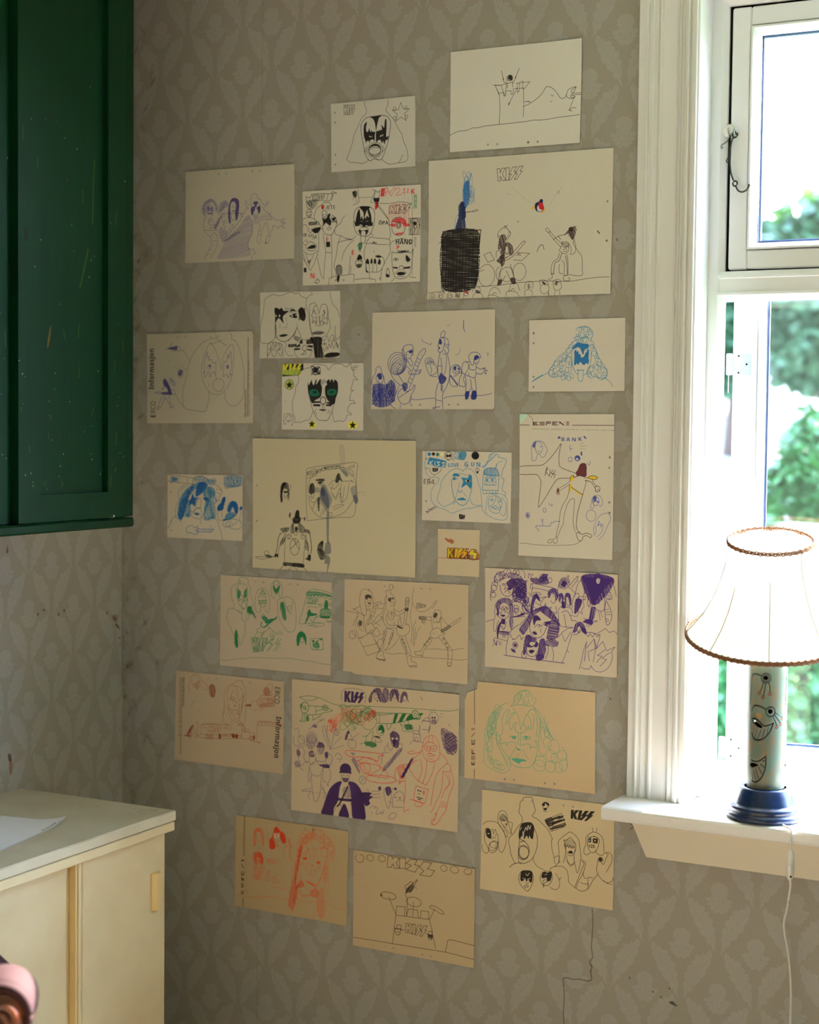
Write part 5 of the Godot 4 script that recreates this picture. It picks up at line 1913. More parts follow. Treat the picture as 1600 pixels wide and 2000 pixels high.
	p.h_("k", 2.2, 67, 3.0, [344,487,347,467,370,451,370,486,365,516])
	p.h_("k", 2.0, -53, 3.0, [341,487,376,496,382,525,359,532])
	p.f("k", [358,457,370,449,369,466,360,472])
	p.op = 0.35
	p.f("s", [369,197,386,207,401,236,416,261,410,286,401,306,399,326,390,323,375,302,358,282,352,248,355,218])
	p.f("g", [455,131,489,145,498,159,484,155])
	p.f("s", [461,130,484,135,498,152,492,164,478,155])
	p.f("g", [510,213,538,203,549,256,547,276,533,279,521,252])
	p.f("g", [323,218,346,213,352,233,329,236])
	p.op = 0.55
	p.f("s", [363,212,375,210,395,246,401,276,398,306,388,301,369,277,355,257])
	p.f("g", [389,326,400,323,401,380,400,435,402,457,392,458,388,386])
	p.f("g", [385,461,405,455,412,479,410,504,388,510,379,496])
	p.f("g", [382,511,405,519,409,539,405,554,397,585,403,588,393,588,394,552,379,551,383,530])
	p.op = 0.5
	p.f("s", [524,242,541,247,548,266,538,279,529,272])
	p.op = 0.8
	p.f("s", [359,220,369,215,378,227,375,252,358,242])
	p.op = 0.3
	p.l("g", 2.0, [547,232,569,224,583,245])
	p.d("y", [707, 33, 14.4, 11.7])
	sheet(p, 836, 589, [0.3682, 1.5902, 0.7858, 1.5896, 0.7874, 1.2949, 0.3692, 1.2961], [21,214,22,374], [], [1.8, 1.2, 1.8, 0.6], "large yellowed sheet with a horned singer and a blue-grey ink run down its middle")

func sheet_14() -> void:
	var p := Pad.new(419, 297, 2.0, Color(0.918, 0.886, 0.816))
	p.inks = {"b": Color(0.131, 0.562, 0.803), "k": Color(0.110, 0.094, 0.118), "g": Color(0.201, 0.602, 0.452), "y": Color(1.000, 1.000, 0.803), "w": Color(0.940, 0.909, 0.851)}
	p.d("b", [33, 13, 8.2, 7.8])
	p.d("k", [53, 12, 7.5, 7.2])
	p.d("g", [73, 14, 7.8, 7.8])
	p.d("y", [93, 13, 7.5, 7.2])
	p.op = 1.0
	p.d("k", [251, 16, 17.7, 16.5])
	p.op = 0.92
	p.l("k", 1.4, [107,28,110,5,125,1,141,6,146,24,141,33,151,39])
	p.e("k", 1.6, [125, 20, 14.9, 17.2])
	p.f("k", [113,19,119,11,124,16,132,11,138,16,133,26,126,22,118,26])
	p.l("k", 1.5, [118,32,124,35,132,30])
	p.kiss("b", 1.8, null, [150,1,210,4,200,33,152,31])
	p.h_("b", 2.0, 74, 2.5, [178,4,209,5,200,32,175,31])
	p.p("b", [33,26,73,32,115,41,110,69,67,66,24,56])
	p.op = 1.0
	p.g("w", 4.0, [36,43,36,60])
	p.g("w", 4.0, [49,41,38,52,48,60])
	p.g("w", 4.0, [61,44,60,60])
	p.g("w", 4.0, [84,46,71,45,82,59,68,62])
	p.g("w", 4.0, [109,48,95,48,106,62,93,64])
	p.op = 0.92
	p.text("b", "LOVE", 124, 66, 16.1, -1.1, true, 0.95)
	p.text("b", "G", 201, 64, 19.9, -1.1, true, 1.00)
	p.text("b", "U", 232, 62, 17.7, -1.1, true, 1.06)
	p.text("b", "N", 257, 63, 19.8, -1.1, true, 1.05)
	p.l("b", 1.6, [17,3,15,32,11,49,13,71,19,93,31,107,42,114,57,109,70,112,81,115,73,132,58,146,47,163,42,183,44,206,50,222,65,233,84,242,106,246,115,251,128,255,136,262,153,260,165,255,184,248,203,242,230,239,255,234,273,230,287,228,284,240,295,254,308,266,323,270,338,278,360,282,381,284,399,278,403,261,401,231,402,204,394,187,376,175,355,175,324,175])
	p.l("k", 1.5, [34,71,37,85,45,96,57,101,73,95,86,84,93,71])
	p.g("k", 1.5, [57,98,57,102])
	p.kiss("k", 1.0, "k", [49,72,76,71,75,88,50,87])
	p.text("k", "ER4", 7, 140, 20.9, 2.2, false, 1.12)
	p.l("k", 1.4, [26,121,35,118,37,132,26,144])
	p.l("b", 1.6, [193,84,182,76,163,72,148,76,132,83,114,100,98,120,88,137,86,159,77,182,72,199,77,216,90,227,106,236,128,227,140,222,156,211])
	p.l("b", 1.6, [193,84,200,74,219,71,237,78,250,94,262,113,266,133,275,152,279,179,284,221,273,224,255,226,236,217,231,200])
	p.l("b", 2.4, [139,119,141,152,146,175,155,200,171,219,190,228,209,220,221,203,230,178,235,156,236,128])
	p.l("b", 1.5, [144,105,151,94,176,93,195,95,210,101,222,95])
	p.f("b", [147,96,164,94,178,100,176,105,158,105,146,104])
	p.l("b", 2.0, [142,113,154,107,167,114,151,120,142,117])
	p.d("b", [153, 115, 6.2, 4.5])
	p.d("k", [153, 115, 3.1, 2.5])
	p.p("b", [235,100,225,96,216,112,184,109,195,126,186,154,211,139,231,158,237,139,236,117])
	p.op = 1.0
	p.f("w", [204,124,216,118,230,124,217,130])
	p.op = 1.0
	p.d("k", [218, 124, 6.8, 5.3])
	p.op = 0.92
	p.l("b", 1.5, [176,132,174,152,168,168,171,173])
	p.g("b", 2.0, [171,167,180,167])
	p.g("b", 2.0, [183,167,191,166])
	p.l("b", 1.5, [169,171,180,174,192,169])
	p.l("b", 1.4, [166,174,162,191,157,205])
	p.l("b", 1.4, [197,173,208,187,211,192])
	p.f("b", [168,206,177,198,187,196,193,194,202,198,210,205])
	p.l("b", 1.6, [152,208,143,221,128,226])
	p.l("b", 1.8, [150,225,156,216,160,211])
	p.l("b", 2.6, [283,62,292,63,304,52,310,41,319,36,328,27,340,16,347,7])
	p.l("b", 2.0, [283,62,295,55,304,44,316,30,328,19])
	p.l("b", 2.0, [313,27,316,13,328,6,341,2])
	p.l("b", 2.0, [316,21,325,10,334,13])
	p.l("b", 2.0, [347,7,358,13,356,19,370,23,394,31,389,53,380,70,374,89,375,108,385,113,380,135,377,157,392,168,391,182])
	p.l("b", 1.6, [376,37,358,43,347,57,341,73])
	p.l("b", 1.6, [352,51,347,65,348,76])
	p.l("b", 2.2, [290,96,292,77,307,68,329,66,350,70,362,92,362,100])
	p.h_("b", 1.8, 84, 3.3, [291,93,298,71,329,68,353,76,361,95,329,101])
	p.g("b", 2.2, [290,93,362,100])
	p.g("b", 2.2, [288,96,285,160,358,161,362,103])
	p.g("b", 1.8, [300,104,295,137,299,140,344,140,349,133,346,105,300,104])
	p.g("b", 2.0, [301,110,344,110])
	p.g("b", 2.0, [301,125,345,125])
	p.d("b", [307, 118, 5.5, 4.4])
	p.d("b", [331, 117, 5.5, 4.4])
	p.g("b", 2.6, [299,135,309,135])
	p.g("b", 2.6, [316,135,321,135])
	p.g("b", 2.6, [328,135,340,134])
	p.g("b", 2.0, [288,162,289,175,355,172,358,161])
	p.g("b", 1.6, [304,162,305,173])
	p.g("b", 1.6, [318,162,320,173])
	p.g("b", 1.6, [333,161,333,172])
	p.g("b", 1.6, [345,161,347,172])
	p.l("k", 1.5, [251,72,259,68,268,72,267,81,261,91,254,83,250,74])
	p.f("k", [257,82,265,81,261,93])
	p.d("k", [256, 73, 1.5, 1.4])
	p.d("k", [263, 73, 1.5, 1.4])
	p.l("b", 1.8, [313,212,319,192,337,183,358,185,375,199,377,218,368,243,362,255,338,254,323,245,315,228,313,212])
	p.l("b", 1.6, [349,183,345,205,334,219,322,227])
	p.l("b", 1.6, [356,186,358,205,365,218,374,232])
	p.l("b", 1.6, [322,200,331,196,339,200,328,206,322,200])
	p.l("b", 1.6, [364,196,372,195,373,204,364,210,363,202])
	p.d("b", [331, 200, 2.4, 2.2])
	p.d("b", [368, 205, 2.4, 2.2])
	p.e("b", 1.8, [347, 230, 6.7, 7.2])
	p.g("b", 2.2, [325,228,338,230])
	p.g("b", 2.2, [327,235,338,235])
	p.g("b", 2.2, [357,238,368,242])
	p.g("b", 2.2, [359,231,371,232])
	p.g("b", 1.5, [347,236,342,241])
	p.g("b", 1.5, [347,236,353,241])
	p.l("b", 1.5, [315,181,305,206,303,234,301,251,311,256])
	p.l("b", 1.5, [376,188,392,207,397,234,393,259,384,266,371,256])
	p.kiss("k", 1.4, "k", [178,266,206,269,205,286,179,285])
	p.g("k", 1.8, [59,239,35,251,30,248,32,257,17,260,25,260,24,266,36,258,73,237])
	p.g("k", 1.6, [40,252,62,235])
	p.d("k", [43, 248, 1.3, 1.1])
	p.d("k", [52, 243, 1.3, 1.1])
	sheet(p, 419, 297, [0.8007, 1.5682, 1.0112, 1.5686, 1.0104, 1.4199, 0.8016, 1.4198], [21,33,21,74,19,215], [], [0.8, 0.8, 0.6, 0.5], "small blue drawing of a star-eyed face beside a cassette, under block lettering and colour dots")

func sheet_15() -> void:
	var p := Pad.new(199, 198, 3.0, Color(0.886, 0.816, 0.698))
	p.inks = {"k": Color(0.492, 0.201, 0.090), "o": Color(1.000, 0.753, 0.181), "y": Color(1.000, 0.954, 0.201), "n": Color(0.753, 0.402, 0.221), "w": Color(0.933, 0.895, 0.828)}
	p.op = 0.8
	p.h_("n", 3.0, 40, 2.3, [33,39,50,44,72,51,70,60,57,57,44,52])
	p.h_("n", 3.0, 40, 2.3, [58,40,75,50,68,55])
	p.p("k", [44,82,102,81,104,122,44,123])
	p.h_("k", 4.0, 78, 4.3, [104,99,127,89,145,98,150,119,104,122])
	p.h_("k", 3.0, 78, 4.9, [145,96,177,83,190,96,196,122,146,124])
	p.kiss("k", 2.6, "y", [46,80,147,80,139,119,45,123])
	p.p("o", [91,84,101,83,101,121,91,121])
	p.p("o", [122,86,140,80,131,92,144,96,124,120,113,120,122,104,109,101])
	p.p("y", [153,94,161,81,174,82,169,93,190,96,180,121,168,121,171,106,147,104])
	p.g("k", 3.2, [106,99,123,84,140,80,129,93,145,96,122,120])
	p.g("k", 3.2, [145,98,160,82,174,82,172,93,190,96,182,121])
	p.g("k", 3.0, [45,84,45,124,91,124,194,122])
	p.g("k", 2.4, [69,83,60,108,66,117,69,122])
	p.g("n", 2.0, [0,123,40,124,66,126])
	p.op = 0.6
	p.h_("n", 2.4, 58, 4.2, [182,109,196,97,196,122,185,120])
	sheet(p, 199, 198, [0.8406, 1.4023, 0.9403, 1.4032, 0.9393, 1.3037, 0.8405, 1.3039], [], [], [0.8, 0.6, 0.6, 0.4], "smallest sheet, nearly square, with fiery yellow and brown block letters above a line")

func sheet_16() -> void:
	var p := Pad.new(593, 419, 1.5, Color(0.847, 0.776, 0.675))
	p.inks = {"g": Color(0.120, 0.522, 0.311), "k": Color(0.351, 0.502, 0.422), "w": Color(0.925, 0.887, 0.823)}
	p.l("g", 1.6, [107,28,98,23,100,12,111,6,133,6,148,13,152,24,148,31,163,49,164,78,173,103,180,124,169,134,147,139])
	p.l("g", 1.6, [104,17,109,28,89,35,68,47,59,62,62,102,73,131,73,149,51,151])
	p.l("g", 1.6, [85,64,90,46,111,35,133,36,146,50,149,79,147,108,143,134,130,149,117,147,99,126,90,97,85,64])
	p.l("g", 2.0, [98,54,94,75,94,100,105,111,99,115,112,106,125,113,123,91,112,88,109,70,103,67])
	p.l("g", 2.0, [142,53,138,72,129,80,127,106,125,113,142,108,149,112,140,105,147,97])
	p.h_("g", 2.0, 57, 2.2, [94,60,107,74,103,100,94,100])
	p.h_("g", 2.0, 57, 2.2, [129,72,142,57,142,90,131,98])
	p.d("g", [101, 92, 5.2, 3.7])
	p.d("g", [138, 90, 5.2, 4.4])
	p.e("g", 1.7, [127, 132, 13.9, 16.1])
	p.l("g", 1.6, [117,150,117,172,120,201,135,204])
	p.l("g", 1.6, [47,149,36,174,34,200,43,221,57,243,70,267,83,281])
	p.l("g", 1.6, [73,153,91,159,108,169,117,172])
	p.l("g", 1.5, [91,156,113,169])
	p.l("g", 1.6, [137,204,133,237,138,252,125,282,116,308,106,320])
	p.h_("g", 2.6, -84, 2.2, [79,271,87,248,94,266,97,321,88,329,79,307])
	p.l("g", 1.5, [92,266,105,283,106,313])
	p.h_("g", 2.2, 71, 1.8, [145,159,147,141,164,136,173,154,191,182,191,187,173,165,165,169,150,166])
	p.e("g", 1.5, [164, 167, 9.6, 7.3])
	p.l("g", 1.6, [144,156,141,193,150,196,154,173])
	p.l("g", 1.6, [173,161,182,183,193,187])
	p.l("g", 1.6, [217,157,199,159,190,138,190,94,198,65,215,51,232,48,250,54,263,79,268,111,264,148,255,159,247,149,242,124])
	p.l("g", 1.6, [217,157,218,133,205,101,207,86,216,71,226,56,224,85,214,91])
	p.l("g", 1.6, [230,52,233,84,244,91,248,109,244,124,231,134,216,129,207,112])
	p.l("g", 1.6, [230,55,241,66,248,87])
	p.d("g", [216, 74, 3.4, 2.9])
	p.d("g", [239, 73, 3.4, 2.9])
	p.g("g", 3.4, [210,107,225,107])
	p.g("g", 3.4, [212,117,227,118])
	p.g("g", 3.4, [237,104,250,102])
	p.g("g", 3.4, [238,115,250,113])
	p.e("g", 2.0, [231, 115, 6.0, 6.6])
	p.e("g", 1.8, [230, 106, 4.3, 3.6])
	p.l("g", 1.6, [288,16,292,8,300,6,311,9,305,13])
	p.l("g", 1.6, [278,82,273,53,275,27,288,16,309,13,326,24,333,46,331,75,321,83,314,72,316,50])
	p.l("g", 1.6, [278,78,282,90,291,92,295,77])
	p.l("g", 1.6, [286,20,284,38,290,59,301,71,312,61,320,39,318,21])
	p.h_("g", 2.4, 52, 1.8, [286,30,301,48,318,30,312,54,301,66,290,56])
	p.l("g", 1.4, [286,18,303,33,315,20])
	p.l("g", 1.6, [308,98,327,88,357,80,382,86,399,103,406,139,407,189,401,226,380,238,359,234,333,205,313,167,308,131,308,98])
	p.h_("g", 2.4, 76, 2.9, [323,115,344,110,356,178,341,183,332,158])
	p.l("g", 1.6, [338,87,353,117,375,157,383,133,387,97])
	p.l("g", 1.5, [355,128,372,119,368,145,355,128])
	p.g("g", 2.0, [323,119,322,148])
	p.l("g", 1.8, [468,49,462,70,458,85,442,136,424,185,426,197,443,196,514,186,539,186])
	p.l("g", 1.8, [468,49,491,38,528,38,561,43,591,52])
	p.l("g", 2.4, [470,50,512,48,553,52,591,61])
	p.l("g", 1.8, [464,70,512,60,591,64])
	p.h_("g", 2.0, 2, 3.2, [466,52,512,48,587,61,470,66])
	p.e("g", 1.8, [475, 71, 8.4, 6.5])
	p.e("g", 1.8, [494, 68, 8.4, 6.4])
	p.e("g", 1.8, [512, 67, 8.3, 6.4])
	p.e("g", 1.8, [531, 67, 8.3, 6.4])
	p.e("g", 1.8, [559, 68, 9.1, 6.4])
	p.e("g", 1.8, [582, 70, 8.3, 6.4])
	p.kiss("g", 1.8, null, [468,77,525,80,517,101,467,101])
	p.g("g", 1.6, [458,103,533,103])
	p.l("g", 1.8, [467,118,492,115,519,119])
	p.h_("g", 2.6, 76, 2.1, [554,118,558,90,566,82,573,96,571,117])
	p.e("g", 1.8, [534, 107, 7.5, 6.4])
	p.e("g", 1.8, [585, 100, 6.6, 7.1])
	p.h_("g", 2.0, -4, 5.7, [538,123,586,122,584,156,538,159])
	p.h_("g", 2.0, 84, 8.6, [538,123,586,122,584,156,538,159])
	p.h_("g", 3.0, -2, 1.8, [538,155,582,154,580,161,543,162])
	p.h_("g", 3.0, 56, 2.2, [467,156,471,138,480,129,486,144,517,148,488,157])
	p.h_("g", 2.6, -64, 2.2, [455,193,468,160,476,163,464,185])
	p.l("g", 2.0, [478,163,493,183,510,186])
	p.l("g", 1.6, [505,179,509,161,542,148])
	p.l("g", 1.6, [495,180,518,160,539,162,572,166,572,178,593,177])
	p.l("g", 1.6, [472,203,510,193,539,186,556,190,547,198,510,202,472,201])
	p.l("g", 1.5, [502,203,519,209])
	p.g("g", 1.6, [560,179,593,175])
	p.l("g", 2.2, [226,183,223,173,234,166,241,175,256,185,260,192])
	p.h_("g", 2.4, 36, 2.2, [226,183,238,175,256,189,239,197])
	p.l("g", 4.0, [226,202,219,213,226,225,239,226,256,214,277,198,299,182])
	p.l("g", 3.0, [235,227,260,207,286,188,303,178])
	p.l("g", 2.0, [294,182,301,175,306,174,303,182,290,190])
	p.h_("g", 2.4, -39, 2.2, [243,197,286,183,290,190,252,207])
	p.l("g", 1.6, [217,228,205,236,200,247,214,254,239,248,261,232,269,224])
	p.l("g", 1.6, [201,251,188,270,184,278])
	p.l("g", 1.8, [239,241,227,260,218,270,227,267,239,252])
	p.l("g", 1.6, [265,224,286,238,308,247,316,241,331,242,334,249,317,252,304,255,278,242])
	p.l("g", 1.5, [256,225,260,221,267,232])
	p.kiss("g", 2.0, null, [168,278,257,274,245,333,180,343])
	p.kiss("g", 1.6, null, [175,278,253,275,240,333,186,343])
	p.g("g", 2.0, [257,276,253,302,270,283,291,275,270,297,287,301,262,331])
	p.g("g", 2.0, [276,278,261,296,281,298,255,331])
	p.g("g", 2.0, [330,273,309,292,326,295,301,330])
	p.g("g", 2.0, [317,270,296,295,313,298,290,329])
	p.l("g", 1.6, [272,271,270,257,280,253,293,263,291,274,278,276])
	p.e("g", 1.4, [283, 265, 5.2, 3.6])
	p.h_("g", 3.2, 81, 1.8, [415,294,412,261,422,239,439,232,456,244,463,265,461,289,452,266,444,255,431,260,423,293])
	p.e("g", 1.8, [441, 272, 9.3, 8.7])
	p.l("g", 1.8, [484,260,515,257,548,255,551,277,549,302,520,308,491,306,484,285,484,260])
	p.l("g", 1.5, [495,304,528,307,558,301])
	p.f("g", [494,266,504,266,507,271,501,278,494,273])
	p.f("g", [511,265,515,272,524,262,524,275,516,283])
	p.h_("g", 2.2, 76, 2.9, [498,282,528,278,528,300,499,295])
	p.h_("g", 2.0, -4, 2.2, [532,258,546,257,545,263,533,263])
	p.l("k", 1.4, [1,392,32,393,89,382,132,377,176,369,241,365,305,362,369,357,407,358,445,362,496,362,538,368,594,368])
	sheet(p, 593, 419, [0.2817, 1.2754, 0.5787, 1.2739, 0.5769, 1.0649, 0.2808, 1.0655], [190,20,233,21,374,21,416,22], [], [1.2, 1.0, 0.8, 0.6], "green pen drawing of masked faces, a stage with speakers and outlined block letters")

func sheet_17() -> void:
	var p := Pad.new(610, 421, 1.5, Color(0.863, 0.784, 0.651))
	p.inks = {"k": Color(0.361, 0.314, 0.282), "d": Color(0.227, 0.196, 0.180), "r": Color(1.000, 0.753, 0.653), "w": Color(0.929, 0.889, 0.818)}
	p.op = 0.85
	p.l("k", 1.7, [79,115,77,89,83,54,98,41,120,44,138,55,145,85,147,108,139,143])
	p.l("k", 1.7, [120,48,125,39,129,48])
	p.l("k", 1.7, [81,115,86,138,95,153,107,158,113,133,108,114,104,87,107,68])
	p.h_("d", 2.2, 57, 1.9, [105,79,112,66,134,68,134,80,118,77,114,87])
	p.l("k", 1.5, [121,86,119,98,125,100])
	p.f("d", [120,102,132,99,130,106,123,106])
	p.l("k", 1.6, [136,74,134,101,126,117,112,114])
	p.l("k", 1.6, [110,120,119,136,128,124,130,138])
	p.g("k", 1.8, [8,142,73,151])
	p.l("k", 1.8, [79,117,55,130,44,131,69,143,100,159])
	p.l("k", 1.6, [145,102,178,93,184,95,180,102,204,101])
	p.l("k", 1.6, [143,124,161,107,174,103])
	p.e("k", 1.4, [165, 111, 5.2, 5.3])
	p.e("k", 1.4, [157, 126, 4.4, 4.6])
	p.e("k", 1.4, [152, 142, 4.4, 4.6])
	p.e("k", 1.4, [145, 158, 4.4, 4.6])
	p.l("k", 1.6, [167,122,191,123,200,109])
	p.l("k", 1.6, [100,160,100,180,107,202,110,233])
	p.l("k", 1.6, [133,137,131,155,144,185])
	p.l("k", 1.8, [114,186,120,194,137,156,133,153,114,186])
	p.l("k", 1.6, [57,209,60,182,71,158,64,155])
	p.l("k", 1.6, [43,206,54,182,67,162])
	p.h_("d", 2.0, 57, 1.9, [72,197,78,183,89,188,87,203,74,204])
	p.l("k", 1.6, [68,212,69,189,80,181,96,191,101,218])
	p.l("k", 1.5, [76,204,83,223,97,226])
	p.l("k", 1.6, [57,221,70,243,80,260,97,255])
	p.l("k", 1.6, [105,218,119,240])
	p.e("k", 1.6, [43, 247, 16.0, 17.7])
	p.g("k", 1.6, [41,239,77,264])
	p.g("k", 1.8, [75,262,138,231,161,271,163,279,98,297,80,269])
	p.g("k", 1.8, [98,297,118,335,185,310,177,293,163,275])
	p.g("k", 2.2, [121,236,144,217])
	p.g("k", 2.0, [114,202,136,189,158,211,145,230])
	p.g("k", 1.8, [145,227,164,206,184,236,163,250,145,230])
	p.g("k", 1.6, [136,231,181,299])
	p.e("k", 1.6, [185, 279, 16.5, 23.5])
	p.l("k", 1.6, [144,190,166,157,187,144,200,120])
	p.l("k", 1.6, [149,196,162,184,179,175,192,159])
	p.g("k", 1.6, [157,184,179,198])
	p.l("k", 1.6, [179,160,192,159,192,174])
	p.l("k", 1.7, [206,101,202,82,212,63,208,48,212,42,227,39,225,24,231,14,242,16,242,31,231,43,234,54,251,68,256,91,247,114])
	p.l("k", 1.7, [212,66,212,86,208,105,209,128])
	p.h_("d", 2.2, 47, 1.9, [221,77,234,73,232,88,223,87])
	p.h_("d", 2.2, 47, 1.9, [236,73,247,72,245,80])
	p.l("k", 1.5, [230,96,247,91,249,99,230,111])
	p.l("k", 1.6, [222,127,218,146,227,165,242,168,252,148,247,122])
	p.l("k", 1.5, [226,134,248,156])
	p.l("k", 1.5, [239,130,235,160])
	p.l("k", 1.5, [231,142,239,134,248,144])
	p.l("k", 1.6, [204,128,194,159,201,185,214,203,236,206,266,202])
	p.l("k", 1.6, [213,143,212,173,223,191,244,194,261,189])
	p.l("k", 1.6, [247,118,269,132,286,127,305,115])
	p.l("k", 1.6, [248,133,265,151,291,138,303,130])
	p.g("k", 1.8, [305,111,298,187])
	p.g("k", 1.8, [318,110,308,190])
	p.l("k", 1.8, [305,111,305,81,311,67,321,67,324,80,318,110])
	p.h_("k", 1.3, -3, 5.3, [307,73,322,72,319,99,306,100])
	p.h_("d", 2.0, 17, 2.3, [305,115,319,112,318,125,305,126])
	p.f("d", [266,191,291,200,289,206,266,198])
	p.l("k", 1.8, [270,185,274,162,282,154,283,176,291,187])
	p.l("k", 1.8, [262,204,266,227,283,237,309,231,326,212,325,189,308,182])
	p.l("k", 1.6, [266,189,293,193,296,204,270,200])
	p.l("k", 1.6, [249,194,250,178])
	p.l("k", 1.7, [214,207,210,242,198,273,185,296,175,312])
	p.l("k", 1.7, [249,213,245,239,232,267,220,290,203,307])
	p.l("k", 1.5, [214,207,232,210,249,216])
	p.h_("k", 1.6, 56, 6.1, [197,227,208,211,202,272,193,265])
	p.h_("k", 1.6, 56, 6.1, [236,232,249,224,232,270,224,279])
	p.l("k", 1.6, [271,249,254,276,229,297,207,304])
	p.l("k", 1.7, [277,241,292,274,310,303,314,321])
	p.l("k", 1.7, [307,235,318,265,331,294,335,316])
	p.h_("d", 1.8, 26, 5.3, [286,244,296,251,314,287,305,284])
	p.e("k", 1.4, [312, 295, 5.1, 5.3])
	p.e("k", 1.4, [318, 308, 4.2, 4.5])
	p.l("k", 1.7, [177,312,171,324,164,340,186,346,208,344,199,326,199,311,177,310])
	p.h_("d", 1.8, 81, 4.6, [164,340,186,346,210,344,208,352,169,345])
	p.d("d", [188, 328, 1.7, 1.5])
	p.l("k", 1.7, [314,323,319,343,325,362,340,366,353,359,365,366,363,351,348,345,340,345,335,318,319,323])
	p.g("k", 1.6, [325,362,332,369,336,361,344,369,349,360,357,368,359,359])
	p.l("k", 1.4, [207,314,250,318,284,312,314,314])
	p.l("k", 1.4, [340,323,403,322,465,321,526,319,567,321,607,313])
	p.l("k", 1.4, [408,286,464,281,526,282,566,273,590,270])
	p.l("r", 1.6, [331,275,360,277,377,283])
	p.l("k", 1.5, [348,26,340,56,341,90,358,116,379,126,404,121,425,108,441,89,456,75,458,81,437,108])
	p.l("k", 1.4, [341,87,333,121,329,151,338,188,338,226,335,263])
	p.l("k", 1.5, [357,165,346,195,347,233,345,274])
	p.l("k", 1.5, [355,195,353,232,352,275])
	p.l("k", 1.4, [380,186,364,217,358,247])
	p.h_("k", 1.6, 77, 3.4, [360,91,370,89,404,95,400,104,362,112])
	p.l("r", 2.4, [362,254,364,260,377,255,389,249])
	p.l("r", 1.2, [519,40,524,77,520,111,528,147])
	p.l("r", 1.2, [345,118,400,117])
	p.l("k", 1.7, [442,145,442,130,450,116,464,114,477,120,479,139,473,158,463,166,455,159])
	p.h_("d", 2.2, 47, 1.9, [444,141,450,127,462,129,458,140,446,148])
	p.l("k", 1.6, [454,133,459,147,450,152])
	p.g("k", 1.7, [436,145,405,147,373,146,373,158,407,158,434,162])
	p.h_("k", 1.6, 77, 2.6, [373,147,405,147,405,157,375,158])
	p.h_("k", 1.4, 57, 4.5, [388,159,405,162,397,177,384,174])
	p.l("k", 1.7, [430,145,434,167,438,197])
	p.l("k", 1.7, [481,142,479,168,482,198])
	p.g("k", 1.6, [440,152,444,169,471,167,475,146])
	p.g("k", 1.7, [481,144,500,164,518,179])
	p.l("k", 1.7, [443,197,430,209,428,224,439,234,460,235,476,221,500,212,484,205,476,195,459,190,443,197])
	p.g("k", 1.8, [478,200,516,177,565,145])
	p.g("k", 1.8, [484,209,525,184,573,150])
	p.l("k", 1.8, [565,145,573,139,575,148])
	p.h_("d", 1.8, 56, 3.7, [480,202,521,177,525,184,488,207])
	p.d("d", [441, 216, 1.7, 1.5])
	p.d("d", [447, 215, 1.7, 1.5])
	p.l("k", 1.7, [428,231,410,255,394,278,385,294])
	p.l("k", 1.7, [439,238,427,261,406,281,396,297])
	p.star("k", 1.5, null, [427, 238, 7.5, 10])
	p.star("k", 1.5, null, [416, 252, 6.7, 10])
	p.star("k", 1.5, null, [403, 267, 7.5, 10])
	p.l("k", 1.7, [470,232,493,256,513,281,514,310])
	p.l("k", 1.7, [490,222,509,248,526,269,536,287,534,316])
	p.star("k", 1.5, null, [493, 236, 7.4, 10])
	p.star("k", 1.5, null, [505, 254, 7.4, 10])
	p.star("k", 1.5, null, [514, 272, 6.5, 10])
	p.l("k", 1.8, [385,294,369,299,352,302,356,311,373,315,386,312,388,320,392,319,394,300])
	p.l("k", 1.8, [513,281,516,310,514,347,526,350,532,342,534,313])
	p.e("k", 1.6, [523, 342, 9.8, 7.3])
	sheet(p, 610, 421, [0.6110, 1.2830, 0.9147, 1.2860, 0.9155, 1.0735, 0.6094, 1.0741], [202,24,245,24,384,26,427,26], [0,0,610,0,610,421,62,422,38,412,0,413], [1.0, 0.8, 1.6, 0.6], "thin grey line drawing of three guitarists striding, on cream paper with a torn corner")

